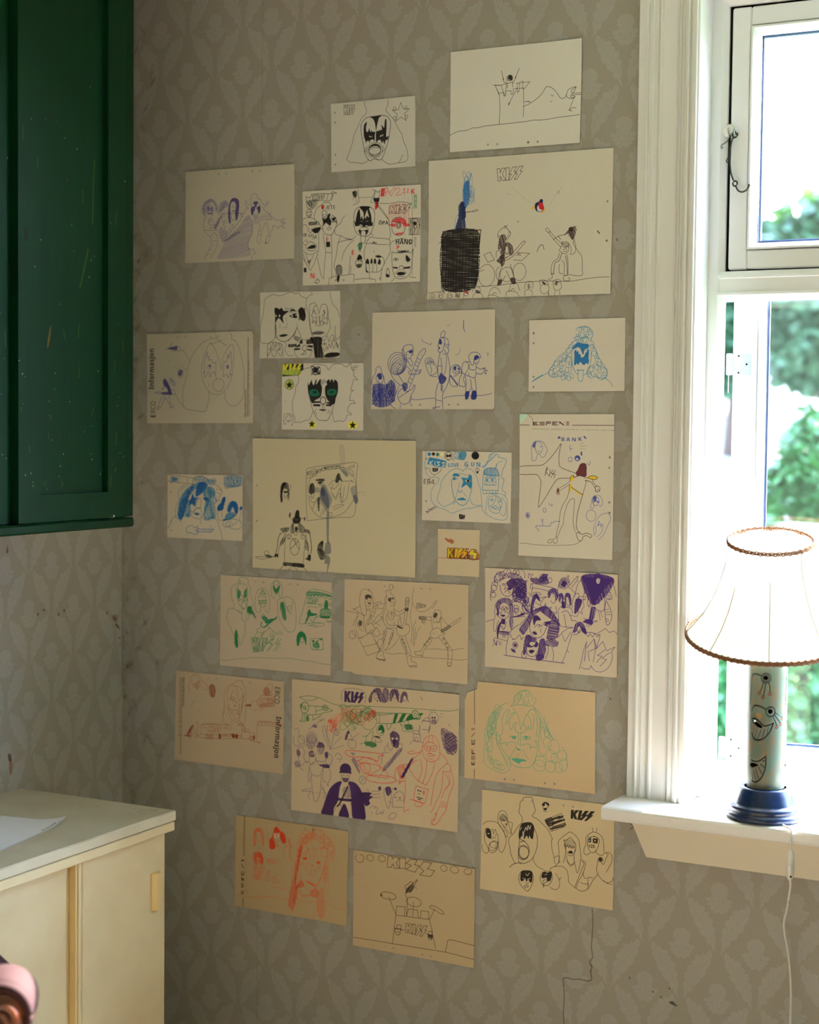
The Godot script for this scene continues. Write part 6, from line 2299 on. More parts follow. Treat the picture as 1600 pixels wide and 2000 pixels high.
func sheet_18() -> void:
	var p := Pad.new(595, 420, 1.5, Color(0.894, 0.831, 0.737))
	p.inks = {"v": Color(0.301, 0.171, 0.522), "d": Color(0.251, 0.110, 0.462), "w": Color(0.935, 0.898, 0.835)}
	p.k("v", 1.8, 13.0, [38,126,34,98,47,66,59,34,81,18])
	p.k("v", 1.8, 14.9, [59,46,81,22,115,12,149,10,170,25])
	p.l("v", 2.2, [68,69,73,96,85,111,103,116,120,109,128,93])
	p.h_("v", 2.6, -53, 5.5, [64,61,81,33,115,16,153,22,175,44,141,42,107,36,81,45])
	p.e("v", 2.0, [85, 66, 5.2, 3.9])
	p.l("v", 2.0, [98,56,92,80,88,86,102,83])
	p.h_("d", 3.0, 67, 3.1, [102,56,128,39,141,54,124,78,102,71])
	p.f("d", [102,83,117,76,124,84,109,90])
	p.l("v", 2.2, [90,101,98,91,115,98,107,104])
	p.k("v", 2.0, 10.9, [141,54,171,56,179,79,158,88,141,81])
	p.n("v", 2.4, 12.0, [158, 80, 34.0, 36.9])
	p.n("v", 2.4, 14.0, [156, 113, 30.6, 27.2])
	p.h_("d", 2.8, 27, 4.7, [136,42,183,48,184,117,141,93])
	p.h_("v", 2.4, 76, 3.5, [53,188,51,156,64,136,90,127,116,129,124,148,111,153,90,142,68,155,60,203])
	p.h_("v", 2.4, 82, 3.5, [111,149,126,152,129,199,125,254,112,231,114,184])
	p.l("v", 1.8, [43,196,47,157,64,132,94,124,120,131,128,160])
	p.l("v", 1.8, [56,187,43,212,39,244,41,267,52,258,56,227])
	p.l("v", 2.0, [58,179,58,199,73,210,90,211,107,200,111,176])
	p.g("v", 2.0, [68,163,75,174,81,158,90,174,96,158,103,173])
	p.g("v", 2.0, [62,179,71,194,77,180,86,170,92,185,99,177,107,190])
	p.e("v", 1.8, [103, 167, 4.3, 4.7])
	p.f("d", [71,199,82,194,94,197,84,204])
	p.p("d", [75,214,94,214,92,236,73,233])
	p.f("d", [56,294,54,266,62,238,75,225,69,249,62,277,60,297])
	p.l("v", 1.8, [60,219,69,234,86,256,99,224])
	p.g("v", 3.0, [65,267,108,268])
	p.h_("v", 2.2, 81, 3.5, [67,265,107,266,105,278,69,277])
	p.l("v", 1.8, [77,241,84,256,95,240])
	p.g("v", 1.8, [41,294,103,304])
	p.g("v", 1.6, [39,299,41,322,34,330])
	p.g("v", 2.6, [41,302,50,325,56,305,52,327])
	p.g("v", 1.8, [65,307,66,324])
	p.g("v", 1.8, [72,308,73,325])
	p.g("v", 1.6, [80,283,93,282,93,289,80,289,80,283])
	p.l("v", 1.8, [2,230,17,224,38,217])
	p.n("v", 2.0, 8.0, [184, 129, 21.2, 23.3])
	p.n("v", 2.0, 6.0, [188, 164, 17.8, 21.4])
	p.l("v", 2.0, [133,151,135,179,146,190,163,189,167,173])
	p.e("v", 2.0, [146, 172, 9.4, 9.4])
	p.e("v", 1.8, [143, 159, 11.1, 7.8])
	p.g("v", 1.8, [139,182,154,166])
	p.f("d", [129,199,154,193,175,180,184,187,158,197,133,202])
	p.l("v", 2.0, [120,203,150,199,184,195])
	p.l("v", 2.0, [200,35,198,20,204,15,213,34,225,38,234,29,246,44])
	p.h_("v", 2.6, -43, 3.1, [208,35,242,33,267,12,284,35,284,54,225,53])
	p.n("v", 2.4, 10.0, [267, 32, 19.2, 19.3])
	p.e("v", 1.8, [296, 38, 8.3, 10.8])
	p.l("v", 1.8, [211,56,207,70,209,77,217,77,217,61,211,56])
	p.l("v", 2.0, [217,55,251,59,284,65,309,68])
	p.l("v", 1.8, [219,73,213,92,211,104])
	p.l("v", 1.8, [221,73,259,78,292,84])
	p.e("v", 1.8, [237, 98, 17.6, 7.0])
	p.d("d", [236, 99, 5.9, 3.1])
	p.l("v", 1.8, [213,104,242,114,276,108])
	p.h_("v", 2.8, 76, 2.3, [207,178,213,131,226,103,242,106,251,129,234,115,222,142,218,177])
	p.f("d", [226,103,242,104,251,125,243,124])
	p.l("v", 1.8, [200,95,217,112,226,103])
	p.l("v", 1.8, [230,134,264,151,276,155])
	p.l("v", 1.8, [215,150,243,164])
	p.l("v", 2.0, [251,144,263,121,280,108,293,111])
	p.h_("v", 2.4, 67, 2.7, [286,92,305,72,326,75,334,97,322,121,317,94,301,91,293,111])
	p.l("v", 1.8, [291,107,297,88,317,83,330,101,322,121,309,133,299,122])
	p.g("v", 2.0, [305,93,313,95])
	p.l("v", 1.6, [309,103,322,104])
	p.l("v", 1.8, [322,144,326,167])
	p.h_("v", 2.4, 77, 2.3, [335,116,338,93,351,91,356,108,351,127,347,104,340,124])
	p.l("v", 1.8, [334,113,340,128,353,123])
	p.h_("v", 2.6, 77, 2.3, [361,107,369,88,384,91,390,113,386,140,377,106,367,103,365,138])
	p.l("v", 1.8, [367,107,369,130,380,141,386,125])
	p.h_("d", 2.6, 77, 2.3, [349,146,351,123,363,130,363,149])
	p.l("v", 2.0, [330,78,338,43,354,25,375,26,383,41,375,61,355,73])
	p.h_("v", 1.8, 67, 3.5, [336,66,344,35,367,27,379,41,359,65])
	p.p("d", [352,35,371,44,361,65,346,56])
	p.l("v", 1.8, [375,61,392,71,408,86])
	p.g("v", 1.8, [383,56,404,29])
	p.g("v", 1.8, [392,64,412,36])
	p.l("v", 1.8, [404,29,408,25,420,32,412,38])
	p.l("v", 1.8, [436,27,420,47,410,78,404,101])
	p.p("d", [437,15,489,18,525,15,577,20,534,63,490,129,461,64])
	p.h_("v", 3.0, 72, 3.0, [437,15,577,20,490,129])
	p.op = 1.0
	p.h_("v", 3.0, 77, 2.3, [491,24,495,7,509,0,523,7,527,26,509,42])
	p.f("w", [502,22,517,21,515,38,508,42,502,37])
	p.g("d", 2.2, [503,25,507,25])
	p.g("d", 2.2, [511,25,516,25])
	p.g("d", 2.6, [506,35,512,34])
	p.op = 0.92
	p.l("v", 1.8, [569,31,582,61,587,89])
	p.l("v", 1.8, [447,61,449,83,441,107,453,110])
	p.l("v", 1.8, [457,64,459,90])
	p.g("v", 1.6, [445,64,458,64])
	p.g("v", 1.6, [445,74,458,73])
	p.g("v", 1.6, [445,84,457,83])
	p.l("v", 1.8, [543,48,554,62,570,95,562,103,550,97])
	p.g("v", 1.6, [540,59,552,57])
	p.g("v", 1.6, [542,69,556,66])
	p.g("v", 1.6, [544,78,560,75])
	p.e("v", 1.8, [552, 95, 9.6, 9.1])
	p.l("v", 1.8, [469,78,463,109,466,136,486,138,514,152,534,147,538,109,530,71])
	p.l("v", 1.8, [473,116,480,131,494,126,514,121])
	p.g("v", 1.8, [468,136,478,120])
	p.l("v", 1.8, [420,104,433,98,453,98,449,110,433,111,420,104])
	p.l("v", 2.0, [423,104,424,88,412,87,400,105,392,132,396,144])
	p.h_("v", 2.8, 81, 2.3, [405,166,408,124,416,108,437,114,429,142,413,166])
	p.l("v", 1.8, [441,114,447,137,437,153,441,171])
	p.l("v", 1.8, [417,181,425,161,437,168])
	p.l("v", 1.8, [349,169,363,161,376,164,388,182])
	p.l("v", 1.8, [334,159,343,147,367,145,392,151,396,170])
	p.l("v", 1.8, [359,176,364,203,368,230])
	p.g("v", 1.6, [388,179,413,181])
	p.g("v", 2.2, [390,198,415,200])
	p.l("v", 1.8, [386,175,392,197])
	p.l("v", 1.8, [332,163,335,201,335,224,401,228])
	p.h_("v", 3.0, -79, 2.7, [472,177,480,142,498,143,486,195,470,200])
	p.h_("v", 3.0, 16, 2.3, [446,198,470,189,486,199,478,211,450,205])
	p.g("v", 1.8, [458,212,462,220])
	p.g("v", 1.8, [468,212,470,221])
	p.g("v", 1.8, [478,207,479,217])
	p.g("v", 1.8, [446,186,466,193,507,194,486,203,480,211])
	p.g("v", 1.6, [510,152,519,189])
	p.g("v", 1.6, [518,153,529,177])
	p.l("v", 2.0, [544,108,538,143,543,188,547,207,559,202,569,171,562,141,546,112])
	p.g("v", 1.6, [540,146,556,142])
	p.g("v", 1.6, [542,156,562,153])
	p.g("v", 1.6, [543,165,566,164])
	p.e("v", 1.4, [549, 188, 5.6, 6.1])
	p.h_("v", 2.8, 51, 3.5, [159,251,184,215,209,178,243,157,268,151,251,168,222,189,209,217,193,249,172,274])
	p.h_("v", 2.8, 107, 3.1, [243,160,276,147,301,165,331,201,339,224,310,203,285,189,264,175])
	p.h_("v", 2.8, 6, 3.5, [285,266,302,203,335,220,331,263,310,288,285,285])
	p.h_("v", 2.8, 26, 3.9, [269,306,294,285,331,290,327,310,298,312])
	p.g("v", 2.0, [268,151,276,135,280,158,301,149,297,169,326,171,310,187,335,201,322,206,343,220,327,225,339,239])
	p.l("v", 2.2, [209,209,205,240,210,260,222,278,248,280,268,263,281,235,297,207])
	p.f("d", [222,193,239,188,256,206,235,211,226,231,220,212])
	p.f("d", [268,217,285,210,297,211,295,223,277,220])
	p.l("v", 2.4, [264,221,277,228,291,229])
	p.d("d", [279, 224, 5.9, 3.9])
	p.l("v", 2.0, [226,239,239,227,252,230,243,238])
	p.l("v", 2.0, [247,226,260,229,260,235])
	p.f("d", [218,259,231,256,239,267,229,270,220,265])
	p.l("v", 1.8, [254,241,256,260])
	p.h_("v", 2.6, 76, 2.7, [184,285,201,272,218,282,235,285,227,301,214,298,197,311,185,351,176,352])
	p.h_("v", 2.6, 71, 2.7, [252,292,273,286,277,329,261,369,236,374,244,339])
	p.l("v", 2.0, [193,311,191,335,197,354,214,362,231,355,244,331,248,304])
	p.h_("d", 2.6, 76, 2.3, [195,319,201,303,210,318,227,313,235,297,244,308,235,320,223,317,214,322,201,322])
	p.f("d", [202,338,214,333,227,336,223,344,212,349,204,344])
	p.e("v", 2.0, [180, 355, 11.1, 17.2])
	p.h_("v", 2.2, 56, 3.1, [235,355,269,349,265,368,240,370])
	p.l("v", 2.0, [133,296,120,285,116,270,125,254,154,232])
	p.l("v", 2.0, [125,297,142,292,159,275,167,294,176,281])
	p.l("v", 1.8, [159,232,180,211,188,199])
	p.g("v", 2.0, [112,262,103,302,97,334,99,365])
	p.e("v", 2.0, [139, 319, 12.0, 13.3])
	p.n("v", 2.0, 5.0, [139, 319, 6.8, 7.0])
	p.n("v", 2.2, 5.0, [130, 342, 11.1, 7.8])
	p.l("v", 1.8, [285,305,290,328,277,367])
	p.l("v", 1.8, [306,319,313,342,311,371])
	p.g("v", 2.6, [87,365,185,371,361,378])
	p.l("v", 1.8, [352,377,365,345,373,322,387,278,393,259,401,239])
	p.l("v", 1.8, [373,322,381,333])
	p.g("v", 1.8, [350,258,364,288,389,248])
	p.g("v", 1.8, [331,275,352,250,376,233,397,230])
	p.g("v", 1.8, [335,232,331,275])
	p.h_("v", 2.8, -74, 2.7, [401,247,409,216,429,203,446,213,458,247,442,240,425,218,413,242])
	p.l("v", 2.0, [417,234,424,247,430,233])
	p.e("v", 1.8, [426, 230, 9.8, 15.3])
	p.l("v", 2.0, [430,245,418,253,401,258])
	p.h_("d", 2.4, 56, 2.7, [438,225,454,232,458,251,442,244])
	p.g("v", 2.0, [454,247,467,261,475,248,485,262,495,246,507,259,519,248])
	p.l("v", 2.2, [458,245,483,243,511,249,519,250])
	p.l("v", 1.8, [519,254,511,281,503,308])
	p.g("v", 1.8, [509,243,543,222,559,238,579,229,595,243])
	p.l("v", 1.8, [461,281,447,320,439,359,429,398])
	p.g("v", 2.2, [459,289,451,362])
	p.g("v", 1.8, [461,308,493,267,497,309,467,323,473,360])
	p.g("v", 1.8, [503,289,490,363])
	p.g("v", 1.8, [495,271,503,308,531,276,548,313,584,295,564,323])
	p.g("v", 1.8, [540,310,508,335,528,337,504,364])
	p.g("v", 1.8, [560,320,528,345,548,349,520,378])
	p.l("v", 1.8, [572,319,572,345,556,381,528,400,504,400,488,390,480,379,476,391,455,394,439,390])
	sheet(p, 595, 420, [0.9532, 1.3246, 1.2509, 1.3250, 1.2526, 1.1145, 0.9555, 1.1148], [217,19,377,18,418,19], [], [1.0, 1.4, 1.0, 0.5], "purple drawing crowded with bushy-haired faces, a winged figure and outlined letters")

func sheet_19() -> void:
	var p := Pad.new(599, 422, 1.5, Color(0.831, 0.745, 0.620))
	p.inks = {"n": Color(0.693, 0.361, 0.231), "d": Color(0.552, 0.211, 0.100), "t": Color(0.125, 0.102, 0.094), "w": Color(0.922, 0.881, 0.812)}
	p.text("t", "ERCO", 550, 29, 28.2, 92.5, false, 0.82)
	p.text("t", "Informasjon", 548, 162, 28.2, 92.5, true, 0.82)
	p.text("t", "PEMA TEKNISKE ARTIKLER A.S", 40, 30, 7.8, 89.9, true, 0.91)
	p.g("t", 1.6, [35,30,34,394])
	p.g("t", 1.0, [31,31,28,392])
	p.text("t", "Hovedkontor: 02 Postboks 4, Oslo 6 - Tlf. 02 68 59 50 - Telex 11861 - Bergen 05 29 20 11", 18, 32, 5.1, 89.9, false, 1.03)
	p.op = 0.85
	p.l("n", 1.5, [83,42,85,23,103,10,123,10,135,26,131,42,138,47])
	p.l("n", 1.5, [83,42,74,66,75,85,84,99])
	p.h_("n", 1.8, 55, 4.5, [85,42,104,56,131,38,127,76,109,74])
	p.l("n", 1.5, [138,47,149,67,163,77,179,75,183,69,172,50,153,36,139,32])
	p.h_("d", 2.4, 75, 3.4, [188,75,190,56,207,48,221,60,222,94,209,108,195,100])
	p.e("n", 2.0, [206, 80, 16.2, 27.8])
	p.l("n", 1.2, [114,132,96,140,91,155,92,163])
	p.l("n", 1.2, [136,166,123,196])
	p.l("n", 1.6, [267,213,268,172,274,134,271,101,273,78,284,55,310,37,327,32,332,22,354,17,371,21,374,35,387,49,392,71,389,123,392,167,384,213])
	p.l("n", 1.6, [289,103,288,77,301,53,323,44,345,44,368,58,379,87,373,125,365,170,353,201,340,210,322,204,304,184,292,147,289,103])
	p.l("n", 1.6, [330,45,341,61,346,94,353,112])
	p.l("n", 1.8, [379,83,368,95,355,112])
	p.g("n", 2.4, [356,123,354,173])
	p.g("n", 1.6, [348,172,363,170])
	p.l("n", 2.0, [324,66,311,82,305,109,307,112,315,93,320,115,329,99,333,117,347,120])
	p.l("n", 2.0, [296,132,303,139,296,147,303,161,308,150,315,175,321,159,330,153,343,157,352,168])
	p.l("n", 1.8, [379,76,375,106,369,133,365,163])
	p.g("d", 2.6, [329,136,337,137])
	p.d("d", [333, 136, 3.5, 2.6])
	p.g("d", 2.4, [370,135,374,139])
	p.l("n", 1.6, [326,178,339,171,354,173,357,186,339,197,326,192,326,178])
	p.l("n", 1.5, [276,138,275,164,268,187])
	p.l("n", 1.5, [267,213,274,220,296,223])
	p.l("n", 1.5, [315,208,316,220])
	p.l("n", 1.5, [357,201,370,210,384,220])
	p.h_("n", 1.6, 44, 4.4, [349,220,362,211,379,217,388,227,375,228])
	p.l("n", 1.6, [511,31,513,21,523,16,534,19,536,36,530,55,537,67])
	p.h_("n", 2.0, 65, 2.9, [489,55,498,36,515,38,524,59,503,72])
	p.l("n", 1.6, [487,55,490,69,511,73,533,66])
	p.l("n", 1.8, [464,94,473,78,494,69,524,70,546,79,546,97,516,107,482,113])
	p.h_("n", 1.4, 75, 5.9, [451,99,481,85,537,83,542,105,460,120])
	p.l("n", 1.6, [451,110,456,121,469,127,503,120,542,120,544,109])
	p.h_("n", 1.3, 80, 3.7, [469,117,542,107,544,118,469,129])
	p.text("n", "KISS", 508, 97, 14.8, -1.1, false, 1.16)
	p.l("n", 1.5, [451,103,430,105,417,121,417,139,435,147,452,141,469,138,482,129,484,138,474,148])
	p.h_("d", 2.6, 5, 2.6, [393,127,417,121,419,128,395,132])
	p.l("n", 1.6, [146,242,185,237,238,232,309,228,313,250])
	p.g("n", 2.0, [149,240,184,233,309,228])
	p.g("n", 1.8, [146,242,141,286,221,280,323,271])
	p.g("n", 1.8, [141,286,127,299])
	p.kiss("n", 1.7, null, [185,244,261,238,257,267,184,271])
	p.l("n", 1.5, [149,251,158,258,167,251,174,258])
	p.l("n", 1.5, [162,254,174,253])
	p.text("n", "KISS", 273, 252, 12.7, -4.2, false, 0.95)
	p.g("n", 1.6, [126,248,127,299])
	p.g("n", 1.5, [131,248,131,261])
	p.e("n", 1.5, [125, 236, 8.2, 5.6])
	p.h_("d", 3.0, -61, 3.4, [66,294,81,266,99,249,95,268,79,292,68,301])
	p.g("n", 1.8, [101,249,125,299])
	p.l("n", 1.5, [102,264,102,290,109,304,120,300,108,263])
	p.h_("n", 1.8, 74, 5.3, [70,293,90,269,95,291,87,307])
	p.g("n", 1.4, [13,306,64,302])
	p.g("n", 1.4, [82,307,83,324])
	p.g("n", 1.4, [89,307,90,318])
	p.g("n", 1.4, [70,301,73,314])
	p.g("n", 1.8, [127,301,168,304,266,296,372,282])
	p.h_("d", 2.6, -1, 2.3, [57,301,86,300,84,305,55,306])
	p.e("n", 2.2, [182, 295, 12.6, 9.7])
	p.e("n", 2.0, [182, 295, 6.3, 4.9])
	p.e("n", 2.2, [205, 293, 11.7, 9.7])
	p.e("n", 2.0, [205, 293, 5.8, 4.9])
	p.h_("d", 3.0, 82, 2.6, [246,277,257,277,256,296,246,296])
	p.g("n", 2.0, [261,277,292,276])
	p.g("n", 2.4, [257,285,310,278])
	p.d("d", [327, 276, 10.6, 10.4])
	p.d("d", [345, 276, 7.9, 11.8])
	p.g("d", 3.0, [308,269,323,271])
	p.g("d", 2.6, [354,271,369,273])
	p.g("n", 1.8, [371,236,372,284,411,282])
	p.g("n", 1.8, [375,239,410,236,415,254,443,253,441,273])
	p.g("n", 1.8, [380,235,382,248,406,247])
	p.g("n", 1.8, [390,227,391,256])
	p.g("n", 1.6, [373,249,415,252])
	p.e("n", 2.4, [425, 277, 12.2, 10.3])
	p.e("n", 2.0, [425, 277, 6.1, 5.2])
	p.h_("d", 2.4, 74, 2.6, [433,270,443,262,442,281,435,281])
	p.g("n", 2.0, [426,288,455,292,470,292])
	p.g("n", 1.8, [453,292,457,194])
	p.g("n", 1.8, [457,195,483,193,526,191,578,197])
	p.e("n", 1.7, [470, 205, 8.7, 9.6])
	p.e("n", 1.7, [488, 203, 7.8, 9.5])
	p.e("n", 1.7, [507, 202, 7.8, 9.5])
	p.e("n", 1.7, [526, 201, 7.7, 9.5])
	p.e("n", 1.7, [546, 201, 7.7, 9.5])
	p.e("n", 1.7, [567, 202, 7.7, 9.5])
	p.e("n", 1.7, [588, 205, 8.5, 9.5])
	p.d("d", [468, 292, 2.6, 3.7])
	p.g("n", 1.2, [451,64,444,64])
	sheet(p, 599, 422, [0.1575, 1.0441, 0.4558, 1.0423, 0.4540, 0.8309, 0.1533, 0.8337], [186,20,228,20,372,21,414,21], [], [1.2, 1.0, 0.8, 0.6], "sheet with printed heading down its right side and a brown truck below a face")

func sheet_20() -> void:
	var p := Pad.new(840, 596, 1.3, Color(0.871, 0.792, 0.659))
	p.inks = {"v": Color(0.251, 0.131, 0.392), "u": Color(0.351, 0.251, 0.482), "g": Color(0.100, 0.462, 0.221), "r": Color(0.954, 0.251, 0.201), "o": Color(1.000, 0.477, 0.301), "k": Color(0.157, 0.118, 0.157), "w": Color(0.930, 0.890, 0.820)}
	p.kiss("v", 1.2, "v", [273,31,371,32,368,79,272,80])
	p.l("v", 1.4, [260,78,257,53,268,26,315,17,362,23,380,42,374,79])
	p.h_("v", 2.4, 70, 3.1, [394,67,408,30,431,8,455,11,461,36,455,67,432,28,414,34,409,68])
	p.h_("v", 2.0, 70, 3.1, [461,61,472,4,495,18,490,59])
	p.h_("v", 2.4, 70, 3.0, [501,53,506,12,535,4,546,23,541,59,524,25,507,57])
	p.h_("v", 2.4, 70, 3.0, [552,58,563,17,586,15,592,60,581,31,569,27,564,55])
	p.l("v", 1.6, [420,34,426,54,438,63,449,52,452,31])
	p.g("v", 2.0, [426,36,449,34])
	p.g("v", 2.0, [429,49,449,48])
	p.l("v", 1.5, [469,10,480,4,495,10,483,24])
	p.g("v", 2.2, [438,58,439,68])
	p.e("v", 1.5, [528, 29, 12.6, 14.2])
	p.e("v", 1.5, [575, 39, 9.1, 13.1])
	p.g("v", 1.6, [653,25,663,40])
	p.l("g", 1.7, [38,79,78,70,114,70,150,75,186,87,215,95,257,99,316,97,374,91,461,87,547,82,660,79,744,78,800,75,838,64])
	p.l("g", 1.7, [41,80,66,89,96,90,120,82,135,74])
	p.l("g", 2.6, [48,128,51,109,66,100,84,105,87,124,78,143,60,150,48,141,48,128])
	p.e("g", 1.8, [66, 125, 8.5, 9.4])
	p.e("g", 1.8, [67, 126, 3.6, 4.2])
	p.l("g", 2.0, [84,114,126,113,162,112,192,118,211,125,174,137,126,151,78,154])
	p.g("g", 2.0, [125,113,125,151])
	p.l("g", 2.0, [123,137,138,130,162,123])
	p.e("g", 2.4, [173, 116, 14.4, 12.4])
	p.e("g", 2.0, [173, 116, 6.6, 5.7])
	p.g("g", 2.2, [108,156,110,177,156,149])
	p.l("g", 2.2, [57,148,51,177,42,188,73,185])
	p.g("g", 2.2, [66,152,63,184])
	p.h_("g", 2.6, 75, 3.1, [74,172,78,161,87,163,88,181,76,183])
	p.l("g", 1.8, [72,149,78,161,90,155])
	p.h_("g", 2.0, -5, 4.2, [42,113,54,106,51,127,45,128])
	p.n("g", 1.4, 7.0, [293, 153, 47.2, 56.6])
	p.n("g", 1.4, 6.0, [310, 136, 53.0, 46.2])
	p.n("o", 1.4, 8.0, [316, 140, 64.7, 35.9])
	p.n("g", 1.4, 6.0, [351, 132, 52.7, 46.1])
	p.k("o", 1.3, 17.8, [246,177,257,151,316,135,375,125])
	p.n("o", 1.4, 6.0, [222, 174, 47.6, 46.5])
	p.h_("r", 2.2, 45, 3.6, [186,178,198,164,210,170,204,181])
	p.n("r", 1.6, 6.0, [216, 196, 17.9, 31.0])
	p.e("g", 1.8, [395, 146, 42.0, 48.5])
	p.n("r", 1.6, 6.0, [401, 128, 29.1, 25.5])
	p.h_("r", 2.2, 55, 3.1, [406,107,427,110,433,125,421,138,409,127])
	p.n("g", 1.6, 5.0, [395, 123, 40.8, 28.1])
	p.e("r", 1.6, [399, 147, 9.3, 8.2])
	p.l("g", 2.2, [432,114,490,112,547,107,593,105,610,106])
	p.l("g", 2.0, [433,120,467,122,524,109])
	p.l("g", 2.2, [439,160,491,158,548,147,582,137,616,124,638,119])
	p.g("g", 2.0, [450,118,450,159])
	p.p("g", [527,111,544,110,528,154,516,155])
	p.p("g", [564,108,584,106,562,146,542,149])
	p.f("g", [582,137,593,115,610,106,621,120,644,123,655,107,650,125,621,128])
	p.e("g", 3.0, [628, 106, 17.0, 18.1])
	p.e("g", 2.0, [628, 106, 6.8, 7.1])
	p.f("g", [644,101,667,96,655,110])
	p.l("g", 2.0, [485,158,494,185,513,156])
	p.f("g", [445,185,462,165,475,182,474,197,454,204])
	p.e("g", 2.0, [456, 190, 18.5, 22.4])
	p.op = 1.0
	p.f("w", [448,195,462,191,462,198,451,201])
	p.op = 0.92
	p.g("g", 2.0, [553,154,571,158])
	p.g("g", 2.0, [573,143,576,155])
	p.g("g", 2.0, [593,136,596,151])
	p.l("g", 1.8, [551,150,565,169,568,183,611,182,616,164,605,150])
	p.h_("g", 3.0, 75, 4.0, [576,157,610,152,613,169,582,175])
	p.l("g", 2.0, [410,198,387,221,364,226])
	p.g("g", 2.0, [387,221,376,253,354,261])
	p.g("g", 2.0, [419,197,411,249])
	p.h_("g", 3.0, -0, 3.1, [384,247,431,250,428,268,383,265])
	p.l("u", 1.6, [276,247,285,220,293,209,302,219,314,248,294,245,276,249])
	p.h_("v", 2.6, 55, 2.6, [276,247,290,209,299,214,288,230,285,246])
	p.e("u", 1.5, [312, 265, 20.6, 20.6])
	p.g("u", 1.2, [317,238,346,214])
	p.l("u", 1.4, [416,228,434,222,463,237,451,243,428,243])
	p.f("k", [422,220,439,218,457,222,445,226])
	p.g("k", 1.4, [428,243,434,227])
	p.g("u", 1.4, [109,200,133,203])
	p.h_("u", 1.6, 35, 3.1, [106,206,121,194,133,203,121,210])
	p.g("u", 1.3, [85,223,157,170])
	p.l("u", 1.4, [145,166,151,178,165,164,169,174])
	p.l("u", 1.5, [160,196,163,232,181,266,190,291])
	p.l("u", 1.5, [169,195,184,250,199,290,205,300])
	p.l("u", 1.5, [187,193,184,230,199,270])
	p.l("u", 1.5, [217,227,211,263,197,301])
	p.e("u", 1.5, [234, 220, 13.1, 14.5])
	p.l("u", 1.5, [231,210,240,219,229,231])
	p.g("u", 1.3, [200,301,270,276])
	p.g("u", 1.3, [199,296,258,238])
	p.l("u", 1.5, [12,225,27,222,37,233,37,254,61,273,67,288,55,304])
	p.l("u", 1.5, [9,257,13,298,49,295])
	p.e("u", 1.5, [49, 271, 18.2, 18.8])
	p.h_("u", 1.6, 55, 4.2, [76,266,91,244,115,241,130,266,110,304,80,302])
	p.e("u", 1.6, [103, 256, 26.6, 25.0])
	p.l("u", 1.5, [130,261,146,280,140,296])
	p.h_("v", 2.6, 74, 3.1, [131,297,140,275,164,278,168,293,146,296])
	p.l("u", 1.6, [134,297,137,323,152,326,167,309,170,288])
	p.h_("u", 1.8, 54, 4.2, [140,301,164,294,161,320,146,322])
	p.l("u", 1.6, [122,324,128,355,134,359,176,355,185,323])
	p.h_("v", 2.6, -6, 3.6, [92,322,110,315,116,340,95,342])
	p.h_("v", 2.6, 79, 3.1, [173,319,188,315,187,338,176,342])
	p.l("u", 1.6, [95,327,92,369,107,378,122,360])
	p.l("u", 1.6, [188,317,206,326,212,346,200,373])
	p.h_("v", 2.6, 4, 3.1, [149,373,191,369,194,384,152,381])
	p.h_("v", 2.6, -6, 3.6, [164,377,194,374,194,387,167,388])
	p.l("u", 1.6, [122,350,140,374,158,378])
	p.l("u", 1.6, [116,366,95,384,90,416,87,448,93,457,105,420])
	p.l("u", 1.6, [95,394,105,420,135,427,153,415,164,387])
	p.l("u", 1.6, [165,393,165,429,168,449,183,448])
	p.l("u", 1.6, [194,384,203,404,201,435,189,457,195,465])
	p.l("u", 1.5, [186,453,188,465])
	p.l("u", 1.6, [105,430,108,477,115,518,121,540,133,542,148,509,153,472,156,419])
	p.l("u", 1.6, [105,487,81,490,60,498,60,503,102,498])
	p.l("u", 1.6, [105,498,90,515,94,536])
	p.l("u", 1.5, [156,466,168,480,175,511,172,524])
	p.l("u", 1.5, [159,476,183,505,181,526])
	p.d("u", [116, 504, 2.4, 2.1])
	p.d("u", [136, 501, 2.4, 2.1])
	p.l("u", 1.6, [25,328,31,312,49,305,68,324,62,346,80,375])
	p.h_("v", 2.0, 54, 3.1, [26,328,37,317,44,337,32,349])
	p.l("u", 1.5, [32,349,50,389,68,371,92,366])
	p.l("u", 1.5, [17,382,20,397,44,389,50,404,62,408])
	p.h_("u", 1.6, 44, 3.7, [17,376,38,369,44,389,26,396])
	p.l("u", 1.5, [229,329,229,319,244,314,262,333,253,339,236,339])
	p.g("u", 1.6, [252,340,250,355])
	p.f("v", [254,388,259,365,280,355,302,363,306,386])
	p.p("v", [253,388,307,385,313,398,247,401])
	p.l("u", 1.8, [260,403,260,421,272,436,287,436,298,417,302,400])
	p.d("k", [272, 410, 2.4, 2.6])
	p.d("k", [289, 409, 2.4, 2.6])
	p.h_("v", 2.0, 79, 2.6, [263,421,281,424,298,419,290,435,272,437])
	p.l("k", 1.6, [275,420,282,422,289,418])
	p.f("v", [260,437,231,448,201,477,184,515,169,558,160,596,217,597,223,563,243,529,249,492,254,461])
	p.f("v", [296,436,331,437,360,465,372,499,382,550,382,595,324,597,314,547,311,506,305,466])
	p.f("v", [361,480,390,472,416,474,404,486,422,489,402,506,408,521,387,534,372,510])
	p.l("u", 1.6, [263,439,249,472,246,513])
	p.l("u", 1.6, [301,438,311,470,314,511])
	p.f("v", [243,514,276,513,314,511,314,522,279,524,243,524])
	p.g("r", 2.2, [296,446,287,462])
	p.p("k", [291,454,297,459,255,543,243,555,235,551,249,539])
	p.h_("u", 1.6, 79, 4.6, [272,464,305,466,305,502,273,500])
	p.f("v", [250,596,261,558,276,536,291,555,300,595])
	p.l("u", 1.8, [217,597,226,568,249,539,261,548])
	p.l("u", 1.8, [324,597,320,557,308,527])
